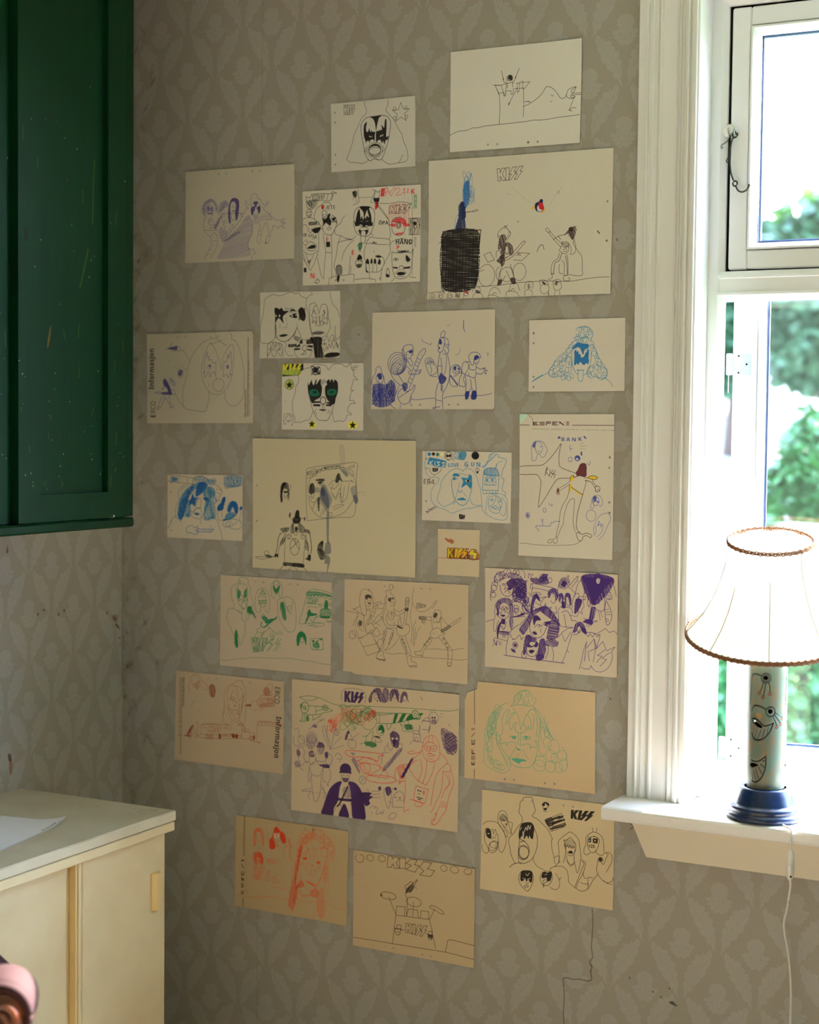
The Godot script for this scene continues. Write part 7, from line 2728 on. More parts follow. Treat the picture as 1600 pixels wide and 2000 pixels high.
	p.h_("v", 2.2, 55, 2.5, [506,220,508,199,525,190,548,206,543,257,526,258,514,239])
	p.l("v", 2.6, [506,220,508,199,525,190,548,206,546,236,532,258,514,249,506,220])
	p.f("v", [517,229,531,225,534,242,526,258,519,249])
	p.op = 1.0
	p.f("w", [511,219,523,218,520,226,512,225])
	p.f("w", [531,217,543,217,540,224,533,223])
	p.op = 0.92
	p.l("u", 1.6, [494,241,495,262,509,275,517,259])
	p.l("u", 1.4, [475,284,480,263,492,252])
	p.l("u", 1.4, [463,290,498,284])
	p.h_("u", 1.8, -58, 3.1, [470,356,549,266,560,275,481,365])
	p.h_("u", 1.6, -61, 4.1, [424,432,481,360,475,365])
	p.g("u", 1.6, [466,290,461,341])
	p.l("u", 1.4, [549,241,566,244,555,276])
	p.g("u", 1.2, [497,210,525,177])
	p.l("r", 2.6, [277,309,282,297,318,294,376,294,434,293,469,297,469,302,446,307,449,317,440,328,411,323,365,318,312,323,286,316,277,309])
	p.l("r", 2.2, [318,328,342,338,371,320,411,321,452,347,487,374,493,397,458,398,400,394,365,372,350,353,365,346,423,345,458,357,435,375,400,394])
	p.e("r", 2.0, [380, 365, 26.3, 25.6])
	p.l("r", 2.0, [342,333,371,356,400,389])
	p.l("r", 2.4, [383,411,401,396,447,391,504,390,533,400,522,414,464,423,407,421,383,411])
	p.h_("u", 2.0, 54, 4.1, [312,341,324,327,342,354,354,393,342,384])
	p.e("u", 1.6, [368, 420, 16.4, 18.5])
	p.l("u", 1.5, [363,410,372,417,361,426])
	p.h_("u", 1.6, 34, 3.1, [306,306,324,304,318,317])
	p.l("u", 1.6, [413,464,448,460,459,449,453,442])
	p.g("u", 1.6, [419,479,456,472])
	p.g("u", 1.4, [389,456,401,470])
	p.h_("v", 2.4, 74, 2.6, [447,445,459,439,459,454,449,455])
	p.g("u", 1.4, [419,493,458,486])
	p.l("u", 1.6, [476,447,477,478,488,512,500,531,511,484,516,443])
	p.h_("v", 2.4, 74, 2.5, [482,446,505,436,511,458,494,476])
	p.d("v", [533, 442, 6.3, 6.1])
	p.g("u", 1.6, [516,442,533,442])
	p.l("u", 1.6, [520,524,520,488,528,467,551,451,574,462,574,497])
	p.g("u", 1.6, [520,523,572,519])
	p.d("u", [534, 479, 4.6, 2.5])
	p.d("u", [556, 479, 4.6, 3.0])
	p.l("u", 1.6, [540,496,551,487,566,491])
	p.g("u", 1.6, [500,500,520,508])
	p.l("u", 1.6, [498,572,512,553,529,548,539,557,524,574,501,576])
	p.l("u", 1.6, [405,542,419,530,440,533,425,540])
	p.l("u", 1.6, [448,534,437,561,446,563,466,550])
	p.l("u", 1.6, [466,548,463,558,477,555])
	p.g("u", 1.6, [477,539,473,557])
	p.d("u", [417, 560, 2.3, 2.0])
	p.l("u", 1.6, [658,140,672,121,700,116,698,164,689,167,661,167])
	p.g("v", 2.6, [664,129,697,129])
	p.g("v", 2.6, [650,151,647,181])
	p.g("v", 2.6, [698,151,694,179])
	p.e("u", 1.6, [717, 113, 23.5, 26.0])
	p.d("k", [711, 112, 4.5, 4.0])
	p.d("k", [723, 111, 4.5, 4.0])
	p.h_("v", 1.8, 15, 3.0, [708,123,728,118,728,133,711,137])
	p.g("u", 1.4, [705,85,698,78])
	p.g("u", 1.4, [716,82,719,74])
	p.g("u", 1.2, [747,89,764,91])
	p.g("u", 1.2, [747,104,761,105])
	p.l("u", 1.6, [617,209,622,178,642,177,653,196,651,221,634,223,617,214])
	p.g("v", 2.2, [622,189,650,191])
	p.e("u", 1.6, [634, 213, 9.1, 9.1])
	p.l("u", 1.5, [600,241,611,225,628,223])
	p.l("u", 1.5, [653,221,668,227])
	p.h_("v", 2.2, 40, 4.5, [756,156,795,162,829,189,824,254,785,258,762,215])
	p.h_("v", 2.4, -35, 4.5, [773,179,817,180,824,239,785,248])
	p.g("v", 2.0, [790,133,796,140])
	p.l("r", 2.0, [662,255,665,230,673,209,695,192,718,190,737,208,746,237,749,267,744,287])
	p.l("r", 2.0, [665,245,684,223,712,220,740,238])
	p.g("r", 1.8, [696,194,693,222])
	p.g("r", 1.8, [713,192,716,222])
	p.e("r", 2.0, [688, 248, 13.5, 11.1])
	p.e("r", 2.0, [718, 245, 14.6, 12.0])
	p.d("r", [688, 248, 3.4, 3.0])
	p.d("r", [718, 246, 3.4, 3.0])
	p.l("r", 1.8, [701,246,705,249,704,249])
	p.l("r", 1.8, [700,257,697,267,708,267])
	p.l("r", 2.0, [682,276,696,270,710,271,724,274,713,279,693,280])
	p.l("r", 1.8, [688,290,702,293,716,289])
	p.l("r", 2.0, [662,255,668,280,680,296,702,304,724,299,744,287])
	p.l("r", 1.8, [662,258,646,277,623,299,612,326])
	p.l("r", 2.0, [657,266,629,274,606,281,592,277,600,271,623,264])
	p.l("r", 2.0, [749,262,769,275,786,298,764,320,736,353,723,395,715,446,707,495])
	p.l("r", 2.0, [654,299,663,336,658,362,644,396])
	p.l("r", 2.0, [685,301,683,349,667,403])
	p.l("r", 2.0, [724,302,714,351,686,404,667,403,644,393,618,371,601,342,612,321,640,303])
	p.g("r", 2.0, [579,400,582,435,575,538])
	p.l("r", 2.0, [575,538,586,531,603,524])
	p.l("r", 2.2, [601,327,567,331,538,349,530,375,533,400,550,408,579,400])
	p.h_("r", 2.0, 64, 4.6, [541,353,572,335,584,349,567,386,550,383])
	p.l("r", 2.0, [550,383,573,381,579,390,556,393])
	p.g("v", 3.4, [566,384,615,300])
	p.h_("v", 2.4, -66, 2.0, [562,382,606,306,616,303,576,380])
	p.l("r", 2.0, [556,387,551,419,562,402])
	p.g("r", 2.0, [633,417,695,427,679,490,622,479,633,417])
	p.d("k", [646, 436, 4.5, 3.0])
	p.d("k", [657, 438, 4.5, 3.0])
	p.d("g", [650, 451, 3.4, 2.5])
	p.h_("r", 2.0, 79, 3.0, [670,436,678,438,675,451,667,449])
	p.g("k", 3.4, [639,465,667,469])
	p.d("k", [648, 474, 3.4, 3.0])
	p.d("k", [656, 475, 3.4, 3.0])
	p.g("r", 2.0, [605,478,670,491])
	p.l("r", 2.0, [631,491,634,506,665,502,668,489])
	p.l("r", 2.0, [764,340,797,337,800,312,783,303])
	p.l("r", 2.0, [764,340,762,391,754,432,737,469,721,506,707,525])
	p.l("r", 2.0, [800,327,817,375,814,395,798,437,788,473])
	p.l("r", 1.8, [775,349,798,387,776,414,760,456])
	p.l("r", 1.8, [792,352,798,377,781,419])
	p.l("r", 1.8, [754,472,788,478])
	p.l("r", 1.8, [752,482,785,488])
	p.l("r", 1.8, [749,493,782,496])
	p.l("r", 2.0, [788,478,780,509,761,536,739,569,716,579,710,568,716,552,727,555])
	p.l("r", 1.8, [752,492,738,519,727,540])
	p.l("r", 1.8, [727,530,738,526,722,561])
	p.l("r", 1.8, [722,576,716,567,733,550])
	sheet(p, 840, 596, [0.4768, 1.0499, 0.8965, 1.0504, 0.8969, 0.7530, 0.4767, 0.7516], [], [], [1.4, 1.4, 1.6, 0.6], "large red, purple and green sheet with aeroplanes, a caped man and a red-coated man")

func sheet_21() -> void:
	var p := Pad.new(596, 419, 1.5, Color(0.886, 0.784, 0.620))
	p.inks = {"t": Color(0.221, 0.693, 0.582), "p": Color(0.235, 0.173, 0.157), "n": Color(0.442, 0.201, 0.201), "g": Color(0.904, 0.803, 0.753), "w": Color(0.933, 0.889, 0.812)}
	p.p("p", [32,361,48,360,48,354,32,356])
	p.p("p", [32,346,35,345,35,359,32,359])
	p.p("p", [39,347,41,347,41,358,39,359])
	p.p("p", [45,344,48,344,48,358,45,358])
	p.p("n", [32,320,35,320,35,339,32,340])
	p.p("n", [38,320,41,319,41,339,38,339])
	p.p("n", [45,319,48,318,48,338,45,338])
	p.p("n", [32,293,35,292,35,314,32,314])
	p.p("n", [38,296,41,296,41,313,38,314])
	p.p("p", [32,309,48,308,48,313,32,314])
	p.p("p", [32,269,48,268,48,272,32,274])
	p.p("p", [32,252,35,251,35,272,32,272])
	p.p("p", [39,255,41,255,41,271,39,272])
	p.p("p", [45,250,48,250,48,271,45,271])
	p.p("p", [32,242,48,223,48,219,32,238])
	p.p("n", [32,203,35,202,35,211,32,211])
	p.p("n", [37,202,40,202,40,210,37,211])
	p.p("n", [44,201,47,201,47,210,44,210])
	p.g("p", 2.4, [46,39,46,185])
	p.g("p", 2.4, [46,377,46,420])
	p.text("g", "INNREDNINGER - BARKÅKER - POSTBOKS 84 - TLF. (033) 59 055 - TELEX 21 499 - BANKGIRO 2480 05", 66, 361, 6.1, -90.2, false, 1.22)
	p.op = 0.75
	p.l("t", 1.6, [200,78,170,92,140,118,119,143,102,180,94,220,92,267,90,314,94,345,115,362,150,374,183,378,209,359,215,336,204,302])
	p.l("t", 1.8, [225,79,216,92,233,86,267,81,300,84,313,79,323,71,331,54,325,43])
	p.l("t", 1.6, [225,79,233,52,250,31,275,21,300,23,313,37,315,64])
	p.k("t", 1.3, 12.6, [242,62,258,38,283,32,304,45])
	p.l("t", 1.4, [229,75,242,59,267,37,246,77,263,53,275,79,275,52,288,81,296,54,300,80])
	p.k("t", 1.3, 14.1, [157,105,132,138,119,179,115,218,119,256,115,296])
	p.k("t", 1.3, 11.5, [149,129,140,169,132,208,141,231])
	p.h_("t", 1.4, -76, 5.5, [106,180,132,131,174,92,170,123,149,160,141,208,111,234])
	p.l("t", 1.6, [102,196,111,234,107,273,119,311,141,340,171,348])
	p.l("t", 1.6, [98,235,102,285,120,334,149,362,183,366])
	p.l("t", 1.6, [145,176,149,230,158,268,179,305,196,342,200,353])
	p.l("t", 1.6, [153,206,149,246,166,283,192,319,209,344])
	p.l("t", 1.6, [162,229,170,267,196,303,213,324])
	p.k("t", 1.3, 14.8, [111,304,124,334,158,346,183,355])
	p.l("t", 1.8, [183,126,174,158,177,189,172,216,158,221,172,234,158,249,166,256,192,247,196,260,202,248,225,242,242,248])
	p.l("t", 1.8, [183,126,195,113,208,108,195,140,193,171,208,139,217,123,233,117,212,146,208,170,217,192,227,168,242,159,234,183,242,198,259,200,275,194,284,174,271,158])
	p.l("t", 1.8, [225,99,242,120,254,146,261,186,271,156,284,128,304,99,321,96,329,112,334,143,336,173,330,208,338,200])
	p.l("t", 1.8, [292,120,304,138,309,160,300,184,296,169,288,189])
	p.l("t", 1.8, [317,113,321,144,315,175,309,179])
	p.g("t", 2.0, [250,201,250,251])
	p.g("t", 2.0, [260,200,260,254])
	p.l("t", 1.8, [263,253,288,243,305,249,305,262,313,252,330,254,334,238,325,228,338,226])
	p.l("t", 2.2, [208,220,225,217,242,217])
	p.f("t", [219,221,240,218,236,227,223,227])
	p.l("t", 1.6, [225,230,238,229])
	p.l("t", 2.2, [271,214,288,212,305,214,292,225,273,225,271,214])
	p.f("t", [278,215,294,214,290,222,282,223])
	p.l("t", 1.8, [242,255,236,264,246,270,261,271])
	p.f("t", [240,267,255,269,261,274,248,274])
	p.l("t", 1.6, [234,272,217,297,209,321])
	p.l("t", 1.6, [271,270,284,293,297,311])
	p.l("t", 1.2, [246,286,244,302])
	p.l("t", 1.2, [255,285,253,303])
	p.f("t", [221,312,242,308,259,310,280,311,288,318,267,320,253,331,234,324,223,319])
	p.l("t", 1.8, [213,328,230,342,259,346,293,343,317,328,330,300,338,261,342,226,346,187,346,141,333,104,317,83])
	p.l("t", 1.6, [317,83,342,103,362,132,379,161,391,198])
	p.l("t", 1.6, [346,126,354,156,350,195,359,224])
	p.l("t", 1.6, [367,124,375,154,387,176,408,212])
	p.l("t", 1.5, [385,141,379,169,396,198,412,219])
	p.l("t", 1.5, [350,133,367,170,371,208])
	p.e("t", 1.4, [383, 229, 19.0, 22.2])
	p.e("t", 1.4, [412, 242, 24.7, 29.7])
	p.e("t", 1.4, [396, 282, 21.4, 26.7])
	p.e("t", 1.4, [414, 291, 14.0, 20.6])
	p.e("t", 1.4, [351, 309, 24.9, 23.0])
	p.e("t", 1.4, [346, 329, 29.1, 23.0])
	p.e("t", 1.4, [396, 327, 24.7, 23.6])
	p.e("t", 1.4, [433, 327, 18.9, 21.3])
	p.e("t", 1.4, [455, 313, 18.0, 26.6])
	p.e("t", 1.4, [449, 276, 21.3, 22.0])
	p.l("t", 1.5, [346,241,346,272,367,285])
	p.l("t", 1.5, [338,288,350,294,371,280])
	p.l("t", 1.5, [445,238,461,256,469,285,471,327])
	p.k("t", 1.2, 10.6, [358,155,375,184,391,206])
	p.op = 0.25
	p.g("g", 4.0, [387,82,395,72])
	p.h_("g", 3.0, 4, 3.8, [408,174,457,173,457,195,420,184])
	p.h_("g", 3.0, -46, 3.8, [388,382,416,359,420,374])
	p.l("g", 2.0, [366,55,399,64,432,38])
	sheet(p, 596, 419, [0.9086, 1.0815, 1.2058, 1.0809, 1.2091, 0.8710, 0.9107, 0.8724], [189,404,232,403,373,400,416,398], [63,0,596,0,596,419,0,419,0,86,14,51,57,34], [1.0, 1.2, 1.2, 0.6], "teal drawing of a frowning face in loose curls, on letterhead with a notched left strip")

func sheet_22() -> void:
	var p := Pad.new(599, 426, 1.5, Color(0.808, 0.706, 0.541))
	p.inks = {"r": Color(0.984, 0.351, 0.171), "d": Color(0.934, 0.241, 0.100), "p": Color(0.180, 0.133, 0.118), "g": Color(0.653, 0.522, 0.381), "w": Color(0.918, 0.873, 0.796)}
	p.p("p", [34,366,48,364,48,360,34,362])
	p.p("p", [34,351,37,350,37,364,34,365])
	p.p("p", [44,347,48,347,48,363,45,363])
	p.p("p", [33,317,47,315,47,318,33,321])
	p.p("p", [33,332,47,330,47,334,33,336])
	p.p("p", [33,324,47,322,47,326,33,328])
	p.p("p", [33,286,36,286,36,305,33,305])
	p.p("p", [38,291,46,290,47,303,39,304])
	p.p("p", [33,275,48,272,48,277,33,279])
	p.p("p", [32,259,36,259,36,277,33,278])
	p.p("p", [44,258,48,257,48,276,44,276])
	p.p("p", [32,229,35,227,47,244,44,247])
	p.p("p", [31,208,47,204,47,210,32,214])
	p.g("p", 2.6, [46,-2,45,187])
	p.g("p", 2.6, [46,382,46,426])
	p.text("g", "INNREDNINGER - BARKÅKER - POSTBOKS 84 - TLF. (033) 59 055 - TELEX 21 499 - BANKGIRO 2480", 67, 363, 5.5, -92.2, false, 1.13)
	p.op = 0.8
	p.l("r", 1.4, [9,374,50,373,95,374,130,369,166,359,206,354,245,356,289,356])
	p.l("r", 1.4, [328,345,358,348,389,351,427,342,482,331,504,341,533,351,571,354,588,351])
	p.h_("r", 2.2, 77, 3.4, [99,128,98,75,111,51,133,48,152,68,155,121,144,122,138,74,120,61,110,81,108,127])
	p.l("r", 1.6, [114,85,119,111,130,113,136,86])
	p.g("r", 1.8, [118,80,125,80])
	p.l("r", 1.6, [119,105,128,102])
	p.g("g", 1.6, [122,135,124,148])
	p.g("g", 1.6, [133,131,134,146])
	p.g("g", 1.6, [144,134,145,149])
	p.h_("d", 2.4, 72, 2.7, [101,204,98,174,113,159,140,161,150,182,148,215,136,207,132,185,114,180,114,217])
	p.h_("r", 2.0, 12, 3.8, [114,183,136,177,136,207,119,213])
	p.text("r", "KISS", 174, 205, 22.9, -4.5, false, 0.81)
	p.kiss("r", 1.8, null, [99,223,157,224,145,285,102,284])
	p.g("r", 1.8, [190,235,173,255,191,258,180,286,151,284,173,266,164,252,190,235])
	p.g("r", 1.8, [228,245,208,265,226,266,240,285,200,287,220,275,204,267,228,245])
	p.h_("d", 3.0, 52, 3.0, [184,125,196,85,209,46,219,28,239,46,262,54,271,91,254,100,240,76,218,56,205,73,215,121,199,134])
	p.h_("d", 2.6, 78, 2.6, [183,95,198,85,212,117,199,134,186,124])
	p.f("d", [204,47,219,28,239,44,231,58,213,57])
	p.f("d", [240,57,262,66,273,87,262,99,245,87])
	p.op = 0.9
	p.f("w", [205,65,216,56,222,74,214,83])
	p.f("w", [224,59,237,54,240,68,229,77])
	p.op = 0.8
	p.l("d", 2.0, [205,73,213,57,222,74,233,54,240,72])
	p.l("d", 2.0, [212,91,223,101,231,88])
	p.l("d", 2.0, [223,104,230,119,236,110])
	p.l("r", 1.8, [162,41,171,43,171,62,183,72])
	p.l("r", 1.8, [165,89,178,80])
	p.h_("r", 2.0, 23, 3.7, [284,74,293,80,304,113,298,113])
	p.l("r", 1.8, [273,105,263,137,262,171])
	p.l("r", 1.8, [267,110,284,115,292,148,290,167])
	p.l("r", 1.8, [280,86,293,110,298,147,305,176])
	p.l("r", 1.8, [290,156,294,172,305,174])
	p.l("r", 1.5, [229,179,242,183,255,185])
	p.g("r", 1.6, [200,308,284,309])
	p.k("r", 1.5, 19.6, [337,112,353,72,387,46,421,38,460,47,494,69,512,103])
	p.k("r", 1.4, 14.3, [362,79,396,52,439,54,465,80,482,107])
	p.k("r", 1.4, 16.0, [472,49,507,67,516,118,500,149])
	p.h_("r", 1.8, -68, 6.0, [328,143,345,88,378,47,430,29,396,74,362,109,342,156])
	p.h_("d", 2.4, -89, 4.1, [303,387,289,370,305,274,325,188,345,111,358,109,342,193,331,270,340,306,316,396])
	p.l("d", 3.0, [349,95,346,141,334,195,326,252,323,308,315,366])
	p.l("r", 1.8, [289,351,294,388,307,405,320,384,332,326])
	p.l("r", 1.8, [304,221,312,198,329,165])
	p.l("r", 1.8, [346,170,347,208,356,251,374,282,405,296,430,285,451,253,467,206,479,160,491,121,490,92])
	p.l("r", 1.8, [426,286,463,221,483,166])
	p.l("r", 1.8, [380,103,390,109,368,160,363,138,376,129,392,105,402,133,402,155])
	p.l("r", 1.8, [419,160,418,109,427,104,436,136,453,156])
	p.e("r", 1.6, [474, 112, 17.9, 22.2])
	p.e("r", 1.5, [439, 69, 34.3, 33.3])
	p.d("d", [374, 155, 9.5, 5.2])
	p.d("d", [444, 164, 8.6, 5.2])
	p.l("r", 1.8, [363,159,380,147,385,158])
	p.l("r", 1.8, [432,162,445,157,458,164,443,170])
	p.g("r", 1.8, [351,188,361,172,377,207,389,168,402,178,415,183,415,176,429,211,441,180,454,193,454,171])
	p.g("r", 1.6, [407,190,408,222])
	p.l("r", 1.6, [388,221,399,226,425,225])
	p.f("r", [378,256,393,255,432,268,426,273,400,266])
	p.l("r", 2.0, [344,302,358,322,371,324,401,312,426,286])
	p.l("r", 1.8, [349,308,367,332,401,319,435,318])
	p.h_("d", 2.4, -38, 3.7, [331,300,340,269,357,259,370,279,353,289])
	p.h_("r", 2.0, -58, 3.7, [405,308,426,286,447,290,439,321,414,318])
	p.l("r", 1.8, [330,244,344,253,340,269])
	p.h_("r", 1.6, -87, 4.4, [444,358,448,305,464,273,473,301,480,352,475,397,467,410,454,393])
	p.l("r", 1.8, [473,279,478,323,481,378,467,412,449,390,442,336,443,295])
	p.l("r", 1.5, [483,174,480,234,485,270,499,301])
	p.l("r", 1.4, [501,194,497,246,502,282])
	p.k("r", 1.3, 9.6, [492,158,484,203,480,241])
	p.l("r", 1.5, [417,20,429,11,455,11,472,24,474,42])
	sheet(p, 599, 426, [0.3273, 0.7226, 0.6264, 0.7217, 0.6243, 0.5080, 0.3248, 0.5100], [190,18,232,17,374,18,416,18], [], [1.2, 1.2, 1.2, 0.8], "letterhead sheet with an orange-red scribble of a long-haired face and drawn-out locks")

func sheet_23() -> void:
	var p := Pad.new(600, 431, 1.5, Color(0.886, 0.800, 0.643))
	p.inks = {"k": Color(0.133, 0.102, 0.086), "q": Color(1.000, 0.934, 0.743), "w": Color(0.933, 0.892, 0.817)}
	p.op = 0.28
	for i in 60:
		p.g("q", 1.0, [i * 10, 0, i * 10, 431])
	for i in 43:
		p.g("q", 1.0, [0, i * 10, 600, i * 10])
	p.op = 0.92
	p.kiss("k", 1.4, "k", [408,40,512,34,493,78,407,75])
	p.g("k", 1.6, [283,60,300,59])
	p.l("k", 1.8, [277,34,283,24,293,20,306,25,308,34,298,43,294,54,285,53,281,43,277,34])
	p.f("k", [278,32,285,23,304,23,309,34,300,33,291,25,289,37,281,38])
	p.f("k", [285,47,300,45,296,54,288,54])
	p.g("k", 2.2, [289,96,321,141])
	p.g("k", 2.2, [295,93,327,138])
	p.g("k", 1.8, [293,94,365,59,383,104,379,114,323,139])
	p.h_("k", 2.4, -25, 2.7, [295,95,322,82,331,110,306,119])
	p.h_("k", 4.0, -24, 3.5, [322,86,369,68,371,75,324,93])
	p.h_("k", 4.0, -24, 3.5, [326,101,375,82,377,89,329,109])
	p.h_("k", 4.0, -21, 3.5, [323,123,378,100,381,108,323,131])
	p.l("k", 1.8, [5,151,18,139,40,132,66,133,86,145,102,163,114,201,114,221,104,250,93,261,82,245,79,214,76,182])
	p.l("k", 1.8, [19,165,15,198,15,218,29,244,43,266,61,264,75,246,77,214])
	p.l("k", 1.7, [4,240,6,259,21,273,32,268,36,247])
	p.f("k", [21,173,27,164,43,174,46,206,35,207,24,197])
	p.op = 1.0
	p.d("w", [33, 187, 4.4, 2.4])
	p.op = 0.92
	p.l("k", 1.6, [27,164,36,165,45,178])
	p.l("k", 1.6, [45,170,52,165,56,185,63,164,70,183,65,191])
	p.l("k", 1.6, [50,209,57,197,66,203])
	p.l("k", 1.8, [40,235,46,222,62,218,73,226,71,243,58,246,45,242,40,235])
	p.l("k", 1.6, [34,248,42,226,62,214,78,222])
	p.l("k", 1.6, [38,251,52,259,73,246])
	p.l("k", 1.6, [62,232,71,243])
	p.l("k", 1.8, [75,126,76,98,87,83,102,81,113,89,122,120,127,140,136,162,142,178])
	p.l("k", 1.8, [74,126,82,145,97,163,111,182,118,193,122,180,110,162,101,139])
	p.l("k", 1.6, [83,113,87,100,100,95,111,102,118,117,118,137,112,149,101,145,90,132,83,113])
	p.h_("k", 1.4, 33, 3.2, [85,113,100,97,114,109,114,121,92,124])
	p.l("k", 1.6, [88,124,92,116,97,125,101,117,107,126])
	p.f("k", [109,136,118,133,114,140])
	p.l("k", 1.7, [123,124,142,128,140,150,135,175])
	p.l("k", 1.7, [112,153,132,175])
	p.l("k", 1.9, [193,12,185,25,177,34,175,58,171,78,187,100,185,120,170,138,150,169,131,191,127,211,134,238,139,262,152,288,159,297])
	p.l("k", 1.9, [193,12,229,8,236,27,243,50,246,65,233,87,255,96,280,113,306,137,328,175])
	p.l("k", 1.9, [176,177,179,153,192,128,213,117,230,117,243,137,256,167,259,202,251,238,233,272,200,292,178,292,173,257,176,209,176,177])
	p.f("k", [173,177,177,145,187,124,211,116,232,117,243,133,241,161,238,183,229,182,222,171,218,186,210,173,197,190,188,176,178,193])
	p.op = 1.0
	p.f("w", [193,187,191,159,197,159,196,186])
	p.l("w", 3.0, [199,156,205,138,211,149,215,129,222,144,227,127])
	p.l("w", 2.4, [179,153,184,140])
	p.op = 0.92
	p.l("k", 2.2, [180,192,193,195,202,198])
	p.e("k", 2.4, [198, 244, 22.3, 27.6])
	p.l("k", 2.4, [180,204,197,198,215,212,222,235,216,263,199,277,182,275,173,249,176,217])
	p.l("k", 1.8, [181,220,202,221,215,227])
	p.l("k", 1.8, [180,268,195,274,216,263])
	p.l("k", 2.2, [134,318,148,304,165,296,191,290])
	p.l("k", 1.7, [241,263,250,286,268,299,302,310,318,308])
	p.l("k", 1.8, [322,174,325,213,334,243,340,273])
	p.l("k", 2.0, [341,285,351,272,363,262])
	p.l("k", 1.7, [338,250,346,241,359,242,355,264])
	p.l("k", 1.8, [359,267,356,209,353,180,369,160,390,142,406,132,427,143,444,162,450,196,457,238])
	p.l("k", 1.8, [376,265,383,244,387,205,380,174,378,167])
	p.l("k", 1.7, [376,171,390,167,406,155,415,162,430,179,430,207,416,228,404,231,391,220,380,190])
	p.h_("k", 1.4, 23, 4.7, [382,174,407,163,427,180,424,196,387,197])
	p.g("k", 1.6, [382,190,387,201,393,188,399,199,405,187,411,199,419,189,426,197])
	p.f("k", [397,219,410,210,420,216,410,223])
	p.l("k", 1.7, [391,231,394,250,409,268,425,258,424,234])
	p.l("k", 1.7, [392,254,409,274,425,262])
	p.l("k", 1.8, [428,199,425,238,433,276,440,298,450,274,453,242])
	p.l("k", 1.8, [318,308,322,295,343,285,372,281,393,293,401,319,404,342,431,361,460,371,484,361,490,337])
	p.l("k", 1.8, [453,242,466,244,476,251,474,270,463,303,447,332,437,362])
	p.l("k", 1.8, [460,249,470,255,454,296,431,359])
	p.l("k", 1.8, [466,291,471,313,483,315])
	p.g("k", 1.7, [503,102,506,119])
	p.g("k", 1.7, [523,100,522,115])
	p.l("k", 1.8, [506,119,488,131,476,146,476,173,469,190,469,213,481,217,495,207])
	p.l("k", 1.8, [506,119,524,121,544,134,553,159,554,205,530,209,517,195])
	p.l("k", 1.8, [486,141,482,169,487,191,501,205,517,201,529,178,535,150,524,140,508,138])
	p.p("k", [486,153,498,143,499,163,488,166])
	p.p("k", [506,146,529,145,527,165,507,165])
	p.op = 1.0
	p.d("w", [492, 157, 2.4, 3.1])
	p.d("w", [516, 155, 4.1, 3.1])
	p.op = 0.92
	p.g("k", 2.0, [488,145,512,136,528,143])
	p.text("k", "12X", 488, 188, 13.1, -7.6, true, 0.95)
	p.l("k", 1.8, [532,224,527,255,525,278,531,289,508,323,490,360])
	p.l("k", 1.7, [546,241,555,247,566,219,574,203,562,199,574,195,590,204,590,231,579,256,567,278])
	p.l("k", 1.8, [531,293,552,313,572,320,592,311,599,295])
	p.l("k", 1.5, [556,314,576,324,596,323])
	p.d("k", [542, 229, 8.1, 8.4])
	p.e("k", 1.4, [542, 229, 10.5, 10.7])
	p.g("k", 1.7, [488,353,489,309,511,309])
	p.l("k", 1.6, [455,335,472,340,490,335])
	p.l("k", 1.9, [178,367,179,343,192,326,213,321,234,322,243,342,242,366,232,391,219,408,202,399,187,386,178,367])
	p.f("k", [188,330,209,322,236,322,240,346,237,368,227,366,220,353,214,370,207,355,197,368,186,366])
	p.op = 1.0
	p.l("w", 2.4, [209,335,216,342,226,329])
	p.l("w", 2.0, [195,357,203,356])
	p.l("w", 2.0, [222,355,231,352])
	p.op = 0.92
	p.l("k", 1.6, [210,374,216,379,223,370])
	p.l("k", 1.8, [202,389,212,384,223,386,210,394,202,389])
	p.l("k", 1.9, [285,316,275,337,277,357,290,370,311,369,327,349,329,326,322,311])
	p.f("k", [287,318,297,313,306,317,325,309,327,330,319,351,307,348,302,337,294,342,281,340])
	p.op = 1.0
	p.l("w", 2.2, [296,327,306,323])
	p.op = 0.92
	p.l("k", 2.0, [288,357,294,348,311,352,294,362,293,378,288,377,289,361])
	p.l("k", 1.7, [343,314,356,330,363,352,359,372,345,382,328,380,320,374])
	p.l("k", 1.6, [371,329,362,333,365,340])
	sheet(p, 600, 431, [0.9531, 0.8516, 1.2522, 0.8516, 1.2520, 0.6348, 0.9507, 0.6374], [231,23,189,24,374,25,416,26], [], [1.0, 0.8, 1.2, 0.6], "squared-paper drawing of screaming faces with a striped flag, tucked against the sill end")

